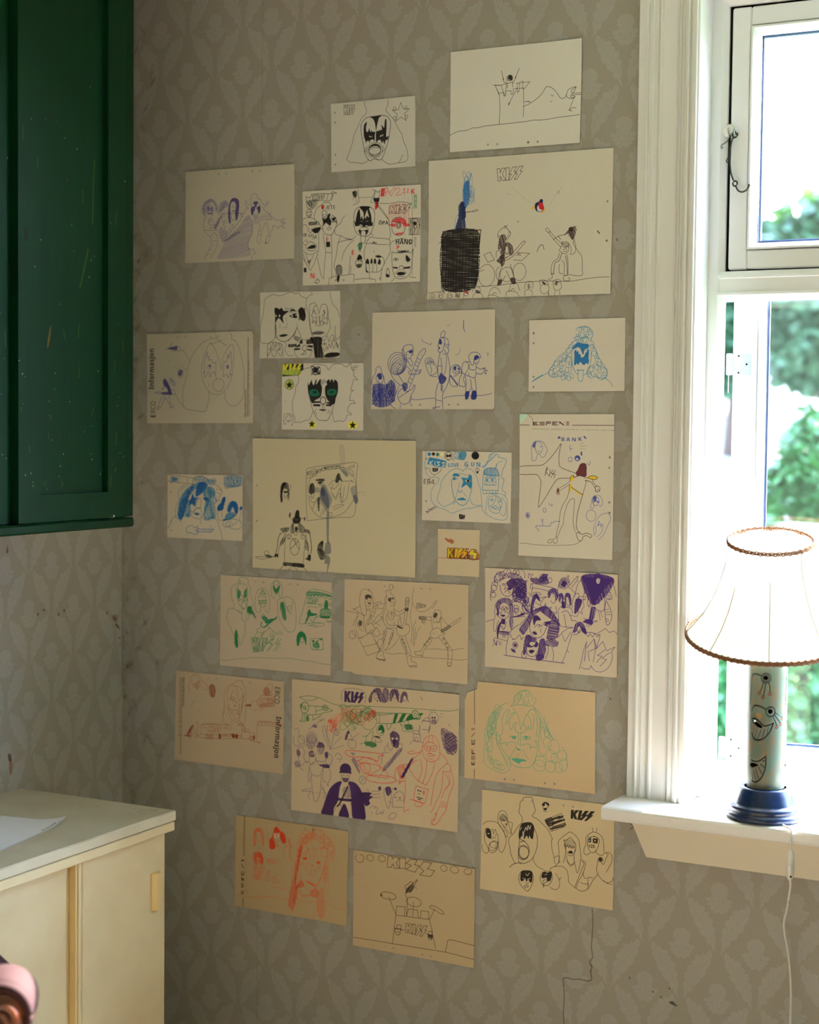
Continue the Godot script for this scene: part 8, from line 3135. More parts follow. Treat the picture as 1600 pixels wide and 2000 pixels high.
func sheet_24() -> void:
	var p := Pad.new(597, 430, 1.5, Color(0.839, 0.745, 0.588))
	p.inks = {"k": Color(0.173, 0.125, 0.094), "w": Color(0.924, 0.881, 0.806)}
	p.l("k", 1.8, [12,23,9,39,24,53,41,50,52,35,48,20,34,18])
	p.e("k", 1.8, [84, 25, 17.6, 13.9])
	p.e("k", 1.8, [143, 20, 18.4, 13.8])
	p.e("k", 1.8, [448, 19, 16.0, 13.5])
	p.e("k", 1.8, [499, 18, 20.9, 15.0])
	p.l("k", 1.8, [575,3,555,6,545,19,553,28,572,28,583,15,578,5])
	p.g("k", 2.2, [174,3,195,2,195,15,206,3,230,5,215,28,219,39,232,50,204,54,200,36,194,39,191,52,169,55,174,3])
	p.g("k", 2.2, [231,6,261,2,258,48,231,50,231,6])
	p.g("k", 2.2, [287,2,318,2,305,25,328,25,307,57,261,51,290,30,263,24,287,2])
	p.g("k", 2.2, [349,5,389,5,368,33,404,37,383,65,330,65,351,45,330,32,349,5])
	p.l("k", 2.2, [263,141,259,127,271,115,288,101,297,106,280,124,272,144])
	p.g("k", 2.2, [289,118,318,87,320,91,301,117])
	p.h_("k", 2.6, -54, 3.1, [261,153,272,129,301,117,293,144,272,151])
	p.g("k", 2.0, [297,113,316,129])
	p.g("k", 1.8, [278,120,289,126])
	p.l("k", 2.0, [261,153,261,165,269,179,270,201,266,256])
	p.e("k", 2.0, [175, 181, 39.3, 16.1])
	p.f("k", [136,183,143,179,145,186,139,191])
	p.g("k", 2.0, [178,187,195,221,213,256])
	p.e("k", 2.0, [302, 189, 36.1, 20.6])
	p.g("k", 1.8, [301,189,298,254])
	p.l("k", 2.0, [380,197,391,191,416,196,441,207,449,218,433,220,404,208,383,203,380,197])
	p.g("k", 2.0, [404,206,380,253])
	p.g("k", 2.0, [214,258,218,220,259,218,256,259])
	p.g("k", 2.0, [266,258,277,223,321,223,327,256])
	p.g("k", 2.0, [337,256,338,222,376,221,376,254])
	p.g("k", 2.0, [213,261,379,254])
	p.g("k", 2.0, [214,260,206,327,199,389])
	p.l("k", 2.0, [379,254,392,297,401,341,412,377])
	p.kiss("k", 2.0, null, [264,289,369,285,361,336,263,329])
	p.g("k", 2.0, [218,323,220,303,241,302,240,321])
	p.l("k", 2.2, [212,324,211,337,222,348,235,341,239,323])
	p.g("k", 3.6, [210,321,241,319])
	p.g("k", 2.2, [239,322,258,321])
	p.l("k", 1.8, [220,336,226,331,233,338])
	p.g("k", 2.0, [375,320,377,307,392,304,392,319])
	p.l("k", 2.2, [373,323,376,339,386,343,394,334,394,321])
	p.h_("k", 2.6, 11, 2.7, [375,322,394,321,392,335,378,333])
	p.g("k", 2.2, [363,319,375,320])
	p.g("k", 2.0, [1,394,110,391,197,390,351,387,460,384,599,392])
	p.l("k", 2.0, [458,385,466,353,474,329,518,327,559,330,598,332])
	sheet(p, 597, 430, [0.6399, 0.6816, 0.9385, 0.6792, 0.9388, 0.4641, 0.6405, 0.4668], [163,408,205,409,347,414,390,415], [], [1.2, 1.8, 1.2, 0.6], "lowest sheet on the wall, a drum kit under big zigzag letters and circles")

# the loose sheet lying on the sideboard, one corner curled up
func loose_sheet() -> void:
	var p := Pad.new(594, 420, 1.2, Color(0.93, 0.925, 0.92))
	p.inks = {"k": Color(0.1, 0.1, 0.1), "q": Color(0.3, 0.3, 0.3)}
	p.g("k", 3.0, [300, 40, 340, 92, 385, 62, 392, 62])
	p.g("k", 3.0, [340, 92, 318, 108])
	p.text("q", "ERCO Informasjon", 430, 408, 9.0, 0.0, true)
	p.g("q", 1.4, [20, 414, 560, 414])
	var st := shape(true)
	var o := Vector3(0.2935, 0.8176, 0.562)
	var ax := Vector3(-0.172, 0, -0.043).normalized() * 0.297 * -1.0
	var ay := Vector3(0.149, 0, -0.028)
	# far edge runs from the curled corner towards the wall, near edge towards the room
	var e1 := Vector3(-0.149, 0, 0.0263).normalized() * 0.21
	var e2 := Vector3(0.0372, 0, 0.2353).normalized() * 0.297
	e2 = Vector3(e1.z, 0, -e1.x).normalized() * 0.297
	var n := 20
	var at := func(i: int, j: int) -> Vector3:
		var u := float(i) / n
		var v := float(j) / n
		var d := Vector2(u * 0.21, v * 0.297).length()
		return o + e1 * u + e2 * v + Vector3(0, 0.0006 + 0.012 * pow(maxf(0.0, 1.0 - d / 0.075), 2.0), 0)
	for i in n:
		for j in n:
			var uv := []
			for c in [[i, j], [i + 1, j], [i + 1, j + 1], [i, j + 1]]:
				uv.append(Vector2(1.0 - float(c[1]) / n, 1.0 - float(c[0]) / n))
			quad(st, at.call(i, j), at.call(i + 1, j), at.call(i + 1, j + 1), at.call(i, j + 1), uv)
	var m := mat(Color.WHITE, 0.7)
	m.albedo_texture = p.texture()
	m.texture_repeat = false
	var s := obj("paper_sheet", st, m)
	tag(s, "loose white sheet lying on the sideboard with its corner curled up", "paper")


# ---------------------------------------------------------------- window
# an outline (x, z) extruded from height y0 to y1
func upright(outline: Array, y0: float, y1: float) -> SurfaceTool:
	var st := shape()
	var o := PackedVector2Array()
	for i in range(0, outline.size(), 2):
		o.append(Vector2(outline[i], outline[i + 1]))
	add_prism(st, o, Vector3(0, y0, 0), Vector3.RIGHT, Vector3.BACK, Vector3.UP * (y1 - y0))
	return st

# an outline (z, y) extruded from x0 to x1
func level(outline: Array, x0: float, x1: float) -> SurfaceTool:
	var st := shape()
	var o := PackedVector2Array()
	for i in range(0, outline.size(), 2):
		o.append(Vector2(outline[i], outline[i + 1]))
	add_prism(st, o, Vector3(x0, 0, 0), Vector3.BACK, Vector3.UP, Vector3.RIGHT * (x1 - x0))
	return st

# a sash in its own axes: x 0..w, y 0..h, room side at z = 0, thickness into -z
func make_sash(called: String, w: float, h: float, stile: float, parent: Node3D, at: Vector3, turn: float) -> Node3D:
	var sash := Node3D.new()
	sash.name = called
	sash.position = at
	sash.rotation.y = turn
	parent.add_child(sash, true)
	var t := 0.045
	var st := shape()
	var s := stile
	add_box(st, Vector3(0, 0, -t), Vector3(s, h, 0), 0.003)
	add_box(st, Vector3(w - s, 0, -t), Vector3(w, h, 0), 0.003)
	add_box(st, Vector3(s - 0.0005, 0.0, -t), Vector3(w - s + 0.0005, s, -0.0003), 0.003)
	add_box(st, Vector3(s - 0.0005, h - s, -t), Vector3(w - s + 0.0005, h, -0.0003), 0.003)
	obj("sash_frame", st, M.white_pvc, sash)
	st = shape()
	var b := 0.013
	for q in [[s, s, s, h - s, 1, 0], [w - s, s, w - s, h - s, -1, 0], [s, s, w - s, s, 0, 1], [s, h - s, w - s, h - s, 0, -1]]:
		var dx: float = q[4]
		var dy: float = q[5]
		var a := Vector3(q[0], q[1], 0)
		var c := Vector3(q[2], q[3], 0)
		var n := Vector3(dx, dy, 0)
		var along := (c - a).normalized()
		var prof := [Vector3(0, 0, 0.002), Vector3(0.004, 0, 0.003), Vector3(0.009, 0, -0.004), Vector3(b, 0, -0.012), Vector3(b, 0, -0.02), Vector3(0, 0, -0.02)]
		for i in prof.size() - 1:
			var p0: Vector3 = prof[i]
			var p1: Vector3 = prof[i + 1]
			quad(st, a + n * p0.x + Vector3(0, 0, p0.z) + along * p0.x, c + n * p0.x + Vector3(0, 0, p0.z) - along * p0.x, c + n * p1.x + Vector3(0, 0, p1.z) - along * p1.x, a + n * p1.x + Vector3(0, 0, p1.z) + along * p1.x)
	obj("glazing_bead", st, M.white_pvc, sash)
	st = shape()
	add_box(st, Vector3(s + b - 0.004, s + b - 0.004, -0.0245), Vector3(w - s - b + 0.004, h - s - b + 0.004, -0.0205), 0.0005)
	obj("pane", st, M.glass, sash)
	st = shape()
	var g := s + b + 0.001
	add_box(st, Vector3(g, g, -0.036), Vector3(g + 0.005, h - g, -0.0255), 0.0005)
	add_box(st, Vector3(w - g - 0.005, g, -0.036), Vector3(w - g, h - g, -0.0255), 0.0005)
	add_box(st, Vector3(g, h - g - 0.005, -0.036), Vector3(w - g, h - g, -0.0255), 0.0005)
	add_box(st, Vector3(g, g, -0.036), Vector3(w - g, g + 0.005, -0.0255), 0.0005)
	obj("glass_spacer", st, M.spacer, sash)
	return sash

func window() -> void:
	var win := Node3D.new()
	win.name = "window_1"
	add_child(win, true)
	struct(win, "white painted window with a small upper sash and an opened lower sash")
	var x0: float = WIN[0]
	var x1: float = WIN[1]
	var xm := (x0 + x1) * 0.5
	# casing: a moulded board left of the opening, its twin on the right, and the head
	var prof := [1.2835, 0.0, 1.2835, 0.021, 1.285, 0.0225, 1.2985, 0.0225, 1.3, 0.026, 1.3025, 0.0265, 1.3045, 0.024, 1.3055, 0.0185, 1.3085, 0.019, 1.312, 0.0215, 1.316, 0.0205, 1.3195, 0.017, 1.322, 0.0165, 1.3245, 0.0185, 1.327, 0.0225, 1.329, 0.024, 1.332, 0.0235, 1.335, 0.021,
		1.362, 0.0205, 1.365, 0.018, 1.3675, 0.022, 1.3705, 0.027, 1.373, 0.0275, 1.3745, 0.0225, 1.377, 0.022, 1.379, 0.0265, 1.381, 0.0285, 1.384, 0.03, 1.388, 0.031, 1.3905, 0.029, 1.392, 0.0235, 1.3945, 0.0235, 1.397, 0.03, 1.4045, 0.03, 1.406, 0.0285, 1.406, 0.0]
	obj("casing", upright(prof, 0.8785, 2.56), M.white, win)
	var twin := []
	for i in range(0, prof.size(), 2):
		twin.append(x0 + x1 - prof[i])
		twin.append(prof[i + 1])
	obj("casing", upright(twin, 0.8785, 2.56), M.white, win)
	var st := shape()
	add_box(st, Vector3(1.28, 2.5605, 0), Vector3(x1 + 0.13, 2.66, 0.034), 0.006)
	obj("head_casing", st, M.white, win)
	# reveal boards between the casing and the frame
	st = shape()
	add_box(st, Vector3(x0 - 0.003, 0.8785, -0.05), Vector3(x0 + 0.002, 2.5, 0.026), 0.001)
	add_box(st, Vector3(x1 - 0.002, 0.8785, -0.05), Vector3(x1 + 0.003, 2.5, 0.026), 0.001)
	add_box(st, Vector3(x0 + 0.002, 2.488, -0.05), Vector3(x1 - 0.002, 2.5, 0.026), 0.001)
	obj("reveal", st, M.white, win)
	# fixed frame: jambs with a stop and a rebate behind it, head, bottom rail, mullion, transom
	var jamb := [x0 + 0.0005, -0.05, x0 + 0.022, -0.05, x0 + 0.024, -0.0515, x0 + 0.0335, -0.06, x0 + 0.034, -0.066, x0 + 0.017, -0.068, x0 + 0.017, -0.125, x0 + 0.0005, -0.125]
	obj("jamb", upright(jamb, 0.8785, 2.4875), M.white_pvc, win)
	var mirrored := []
	for i in range(0, jamb.size(), 2):
		mirrored.append(x0 + x1 - jamb[i])
		mirrored.append(jamb[i + 1])
	obj("jamb", upright(mirrored, 0.8785, 2.4875), M.white_pvc, win)
	obj("mullion", upright([xm - 0.034, -0.066, xm - 0.0335, -0.06, xm - 0.024, -0.05, xm + 0.024, -0.05, xm + 0.0335, -0.06, xm + 0.034, -0.066, xm + 0.017, -0.068, xm + 0.017, -0.125, xm - 0.017, -0.125, xm - 0.017, -0.068], 0.93, 2.46), M.white_pvc, win)
	var inner := [[x0 + 0.0172, xm - 0.0172], [xm + 0.0172, x1 - 0.0172]]
	for q in inner:
		obj("head_rail", level([-0.05, 2.4872, -0.05, 2.468, -0.0515, 2.466, -0.06, 2.4545, -0.066, 2.454, -0.068, 2.47, -0.125, 2.47, -0.125, 2.4872], q[0], q[1]), M.white_pvc, win)
		obj("transom", level([-0.055, 1.934, -0.05, 1.926, -0.0495, 1.921, -0.0535, 1.919, -0.0535, 1.894, -0.05, 1.892, -0.05, 1.887, -0.056, 1.8845, -0.062, 1.8765, -0.095, 1.8765, -0.115, 1.885, -0.115, 1.92, -0.068, 1.92, -0.066, 1.934], q[0], q[1]), M.white_pvc, win)
		obj("bottom_rail", level([-0.05, 0.8785, -0.05, 0.895, -0.054, 0.9, -0.066, 0.903, -0.068, 0.89, -0.125, 0.887, -0.125, 0.8785], q[0], q[1]), M.white_pvc, win)
		# black rubber seal seen in the gap round the upper sash
		st = shape()
		add_box(st, Vector3(q[0], 1.9345, -0.1), Vector3(q[0] + 0.034, 2.469, -0.0785), 0.001)
		add_box(st, Vector3(q[1] - 0.034, 1.9345, -0.1), Vector3(q[1], 2.469, -0.0785), 0.001)
		add_box(st, Vector3(q[0], 2.445, -0.1), Vector3(q[1], 2.469, -0.0785), 0.001)
		add_box(st, Vector3(q[0], 1.9205, -0.1), Vector3(q[1], 1.941, -0.0785), 0.001)
		obj("rubber_seal", st, M.rubber, win)
	var ws := xm - x0 - 0.034 * 2.0 - 0.012
	var up := make_sash("upper_sash", ws, 0.512, 0.0385, win, Vector3(x0 + 0.04, 1.9375, -0.0585), 0.0)
	stay_hook(up)
	make_sash("upper_sash", ws, 0.512, 0.0385, win, Vector3(xm + 0.04, 1.9375, -0.0585), 0.0)
	var lo := make_sash("lower_sash", ws + 0.012, 1.07, 0.051, win, Vector3(1.4345, 0.907, -0.15), deg_to_rad(9.0))
	make_sash("lower_sash", ws + 0.012, 0.97, 0.051, win, Vector3(xm + 0.018, 0.905, -0.075), 0.0)
	for y in [0.824, 0.035]:
		st = shape()
		add_box(st, Vector3(0.001, y, -0.0005), Vector3(0.0385, y + 0.046, 0.0015), 0.0007)
		obj("hinge_leaf", st, M.steel, lo)
		st = shape()
		for q in [[0.012, 0.006], [0.012, 0.04], [0.028, 0.023]]:
			add_tube(st, [Vector3(q[0], y + q[1], 0.0012), Vector3(q[0], y + q[1], 0.0022)], 0.0021, 10)
		obj("hinge_screw", st, M.iron, lo)
		st = shape()
		add_box(st, Vector3(-0.0135, y + 0.001, -0.004), Vector3(-0.0005, y + 0.045, 0.004), 0.002)
		add_tube(st, [Vector3(-0.008, y + 0.001, 0.001), Vector3(-0.008, y - 0.035, 0.001)], 0.0009, 8)
		obj("hinge_arm", st, M.steel, lo)
	# sill board and the apron below it
	st = level([-0.0495, 0.8505, 0.124, 0.8505, 0.129, 0.853, 0.131, 0.858, 0.131, 0.871, 0.129, 0.8755, 0.124, 0.878, -0.0495, 0.878], x0 + 0.0025, x1 - 0.0025)
	obj("window_sill", st, M.white, win)
	for q in [[1.2725, x0 + 0.0024], [x1 - 0.0024, x1 + 0.135]]:
		obj("sill_horn", level([0.0005, 0.8505, 0.124, 0.8505, 0.129, 0.853, 0.131, 0.858, 0.131, 0.871, 0.129, 0.8755, 0.124, 0.878, 0.0005, 0.878], q[0], q[1]), M.white, win)
	st = shape()
	add_prism(st, PackedVector2Array([Vector2(1.289, 0.8502), Vector2(1.331, 0.762), Vector2(x1 + 0.08, 0.762), Vector2(x1 + 0.12, 0.8502)]), Vector3(0, 0, 0.0005), Vector3.RIGHT, Vector3.UP, Vector3(0, 0, 0.029))
	obj("apron", st, M.cream_trim, win)

# the cast stay of the upper sash and the bent hook that hangs over its seal, in sash axes
func stay_hook(sash: Node3D) -> void:
	var f := func(px: float, py: float, z: float) -> Vector3:
		# zoom pixels of the stay, 11.77 a photo pixel, to metres on the sash
		return Vector3((px - 520.0) * 0.0000875, 0.276 - (py - 400.0) * 0.0000875, z)
	var st := shape(true)
	add_tube(st, curve([f.call(655, 590, 0.012), f.call(600, 660, 0.011), f.call(565, 800, 0.010), f.call(555, 950, 0.009), f.call(552, 1110, 0.009), f.call(560, 1250, 0.009), f.call(590, 1420, 0.009), f.call(640, 1560, 0.009)], 6), 0.0028, 10, 0.6)
	add_tube(st, curve([f.call(700, 1690, 0.009), f.call(730, 1760, 0.009), f.call(790, 1820, 0.009), f.call(870, 1830, 0.009), f.call(960, 1790, 0.010), f.call(1015, 1720, 0.013), f.call(1030, 1670, 0.015)], 6), 0.0021, 10, 0.8)
	for q in [[515, 1110, 46, 0.0011], [680, 1635, 52, 0.0017], [655, 545, 55, 0.0019]]:
		var ring := []
		for i in 15:
			var t := TAU * i / 14.0
			ring.append(f.call(q[0] + cos(t) * q[2], q[1] + sin(t) * q[2] * 1.1, 0.009))
		add_tube(st, ring, q[3], 8)
	obj("window_stay", st, M.iron, sash)
	st = shape(true)
	add_tube(st, [f.call(675, 520, 0.0), f.call(675, 500, 0.008)], 0.0032, 10)
	add_tube(st, curve([f.call(660, 560, 0.014), f.call(655, 500, 0.017), f.call(675, 430, 0.015), f.call(695, 470, 0.011), f.call(690, 520, 0.006)], 5), 0.0019, 10)
	obj("stay_screw_eye", st, M.nickel, sash)
	st = shape(true)
	add_tube(st, curve([f.call(490, 370, 0.006), f.call(505, 470, 0.008), f.call(520, 560, 0.008), f.call(490, 660, 0.009), f.call(420, 720, 0.01), f.call(370, 755, 0.012), f.call(358, 800, 0.013), f.call(375, 840, 0.014), f.call(400, 800, 0.015)], 6), 0.0015, 8)
	obj("bent_hook", st, M.nickel, sash)
	st = shape()
	add_prism(st, PackedVector2Array([Vector2(430, 345), Vector2(500, 290), Vector2(550, 300), Vector2(605, 385), Vector2(600, 430), Vector2(560, 490), Vector2(490, 575), Vector2(420, 565), Vector2(365, 440)]), f.call(0, 0, 0.0032) , Vector3(0.0000875, 0, 0), Vector3(0, -0.0000875, 0), Vector3(0, 0, 0.002))
	obj("hook_pad", st, M.plastic, sash)


# ---------------------------------------------------------------- cupboard and sideboard
# a face plate in the plane x = const: z from a to b, y from lo to hi, with uv in metres for the paint
func door_leaf(parent: Node3D, called: String, x: float, z0: float, z1: float, y0: float, y1: float, stile: float, rail: float, m: Material) -> Node3D:
	var d := Node3D.new()
	d.name = called
	parent.add_child(d, true)
	var t := 0.02
	var st := shape()
	# four mitred members round a sunk panel
	var o := [Vector2(z0, y0), Vector2(z1, y0), Vector2(z1, y1), Vector2(z0, y1)]
	var n := [Vector2(z0 + stile, y0 + rail), Vector2(z1 - stile, y0 + rail), Vector2(z1 - stile, y1 - rail), Vector2(z0 + stile, y1 - rail)]
	var uvs := func(p: Vector2) -> Vector2:
		return Vector2((p.x - z0) / 0.4, (y1 - p.y) / 1.1)
	for i in 4:
		var a: Vector2 = o[i]
		var b: Vector2 = o[(i + 1) % 4]
		var c: Vector2 = n[(i + 1) % 4]
		var e: Vector2 = n[i]
		var g := 0.0006
		var dir := (b - a).normalized() * g
		quad(st, Vector3(x, e.y + dir.y, e.x + dir.x), Vector3(x, c.y - dir.y, c.x - dir.x), Vector3(x, b.y - dir.y, b.x - dir.x), Vector3(x, a.y + dir.y, a.x + dir.x), [uvs.call(e), uvs.call(c), uvs.call(b), uvs.call(a)])
		quad(st, Vector3(x, a.y, a.x), Vector3(x, b.y, b.x), Vector3(x - t, b.y, b.x), Vector3(x - t, a.y, a.x), [uvs.call(a), uvs.call(b), uvs.call(b), uvs.call(a)])
		quad(st, Vector3(x, c.y, c.x), Vector3(x, e.y, e.x), Vector3(x - 0.012, e.y, e.x), Vector3(x - 0.012, c.y, c.x), [uvs.call(c), uvs.call(e), uvs.call(e), uvs.call(c)])
		quad(st, Vector3(x - 0.0012, a.y, a.x), Vector3(x - 0.0012, b.y, b.x), Vector3(x - 0.0012, c.y, c.x), Vector3(x - 0.0012, e.y, e.x), [uvs.call(a), uvs.call(b), uvs.call(c), uvs.call(e)])
	obj("door_frame", st, m, d)
	st = shape()
	quad(st, Vector3(x - 0.012, n[0].y, n[0].x), Vector3(x - 0.012, n[3].y, n[3].x), Vector3(x - 0.012, n[2].y, n[2].x), Vector3(x - 0.012, n[1].y, n[1].x), [uvs.call(n[0]), uvs.call(n[3]), uvs.call(n[2]), uvs.call(n[1])])
	quad(st, Vector3(x - t, n[0].y, n[0].x), Vector3(x - t, n[1].y, n[1].x), Vector3(x - t, n[2].y, n[2].x), Vector3(x - t, n[3].y, n[3].x), [uvs.call(n[0]), uvs.call(n[1]), uvs.call(n[2]), uvs.call(n[3])])
	obj("door_panel", st, m, d)
	return d

func cupboard() -> void:
	var c := thing("wall_cupboard", Vector3.ZERO, "dark green painted wall cupboard with panelled doors, hung in the corner above the sideboard", "cupboard")
	var top := 2.62
	var st := shape()
	add_box(st, Vector3(0.001, 1.426, 0.372), Vector3(0.29, top, 1.42), 0.001)
	obj("carcass", st, M.green_plain, c)
	st = shape()
	add_box(st, Vector3(0.2905, 1.4275, 0.3705), Vector3(0.312, top, 0.3935), 0.0015)
	obj("front_post", st, M.green_plain, c)
	st = shape()
	add_box(st, Vector3(0.001, 1.4055, 0.3695), Vector3(0.3155, 1.4255, 1.43), 0.004)
	obj("bottom_rail", st, M.green_plain, c)
	st = shape()
	add_box(st, Vector3(0.12, 1.4262, 0.4335), Vector3(0.3148, 1.4345, 0.442), 0.003)
	obj("paint_drip", st, M.white, c)
	var d := door_leaf(c, "door", 0.314, 0.3955, 0.728, 1.4275, top - 0.03, 0.062, 0.053, M.green)
	st = shape()
	add_prism(st, PackedVector2Array([Vector2(0.703, 1.964), Vector2(0.7085, 1.964), Vector2(0.7085, 1.976), Vector2(0.711, 1.981), Vector2(0.7085, 1.987), Vector2(0.703, 1.987), Vector2(0.7005, 1.981), Vector2(0.703, 1.976)]), Vector3(0.3135, 0, 0), Vector3.BACK, Vector3.UP, Vector3(0.001, 0, 0))
	obj("keyhole", st, M.black, d)
	door_leaf(c, "door", 0.2955, 0.7295, 1.062, 1.4275, top - 0.03, 0.062, 0.053, M.green)
	door_leaf(c, "door", 0.314, 1.07, 1.4, 1.4275, top - 0.03, 0.062, 0.053, M.green)

func sideboard() -> void:
	var s := thing("sideboard", Vector3.ZERO, "cream painted sideboard with two sliding doors and a double-edged top, against the left wall", "sideboard")
	var st := shape()
	var end := 0.99
	add_box(st, Vector3(0.002, 0.06, 0.3745), Vector3(0.376, 0.774, end), 0.002)
	obj("carcass", st, M.cream, s)
	st = shape()
	add_box(st, Vector3(0.002, 0.7955, 0.3635), Vector3(0.42, 0.817, end + 0.01), 0.0025)
	obj("top_board", st, M.cream_top, s)
	st = shape()
	add_box(st, Vector3(0.004, 0.7745, 0.366), Vector3(0.418, 0.7935, end + 0.008), 0.002)
	obj("under_board", st, M.cream, s)
	var d := Node3D.new()
	d.name = "sliding_door"
	s.add_child(d, true)
	st = shape()
	add_box(st, Vector3(0.384, 0.085, 0.376), Vector3(0.4, 0.7715, 0.662), 0.0015)
	obj("door_board", st, M.cream, d)
	st = shape()
	add_box(st, Vector3(0.3835, 0.085, 0.6622), Vector3(0.3995, 0.7712, 0.6645), 0.0006)
	obj("door_edge", st, M.cream_yellow, d)
	st = shape()
	for q in [[0.6425, 0.6475], [0.6495, 0.6595]]:
		add_box(st, Vector3(0.3995, 0.085, q[0]), Vector3(0.4035, 0.7715, q[1]), 0.0018)
	obj("edge_bead", st, M.cream, d)
	st = shape()
	add_prism(st, PackedVector2Array([Vector2(0.0, 0.0), Vector2(0.009, -0.004), Vector2(0.011, -0.001), Vector2(0.011, 0.011), Vector2(0.004, 0.019), Vector2(0.0, 0.019)]), Vector3(0.4002, 0.6175, 0.4065), Vector3(1, 0, 0), Vector3(0, 0, 1), Vector3(0, 0.0765, 0))
	obj("finger_pull", st, M.cream_yellow, d)
	d = Node3D.new()
	d.name = "sliding_door"
	s.add_child(d, true)
	st = shape()
	add_box(st, Vector3(0.3665 + 0.0, 0.085, 0.645), Vector3(0.3825, 0.7715, end - 0.02), 0.0015)
	obj("door_board", st, M.cream, d)
	st = shape()
	add_box(st, Vector3(0.377, 0.06, 0.3745), Vector3(0.404, 0.0835, end), 0.002)
	obj("bottom_track", st, M.cream, s)
	for z in [0.41, end - 0.05]:
		for x in [0.05, 0.35]:
			st = shape()
			add_box(st, Vector3(x - 0.02, 0.0, z - 0.02), Vector3(x + 0.02, 0.0595, z + 0.02), 0.003)
			obj("foot", st, M.cream, s)
	# scratches in the paint of the top, near its far corner
	for q in [[0.345, 0.4, 0.385, 0.383], [0.385, 0.383, 0.378, 0.4], [0.34, 0.404, 0.338, 0.392], [0.376, 0.43, 0.388, 0.427], [0.355, 0.446, 0.358, 0.443], [0.25, 0.42, 0.262, 0.418], [0.36, 0.42, 0.372, 0.416]]:
		var a := Vector3(q[0], 0.8171, q[1])
		var e := Vector3(q[2], 0.8171, q[3])
		var n := (e - a).cross(Vector3.UP).normalized() * 0.0006
		st = shape()
		quad(st, a - n, e - n * 0.3, e + n * 0.3, a + n)
		obj("scratch", st, M.black, s)


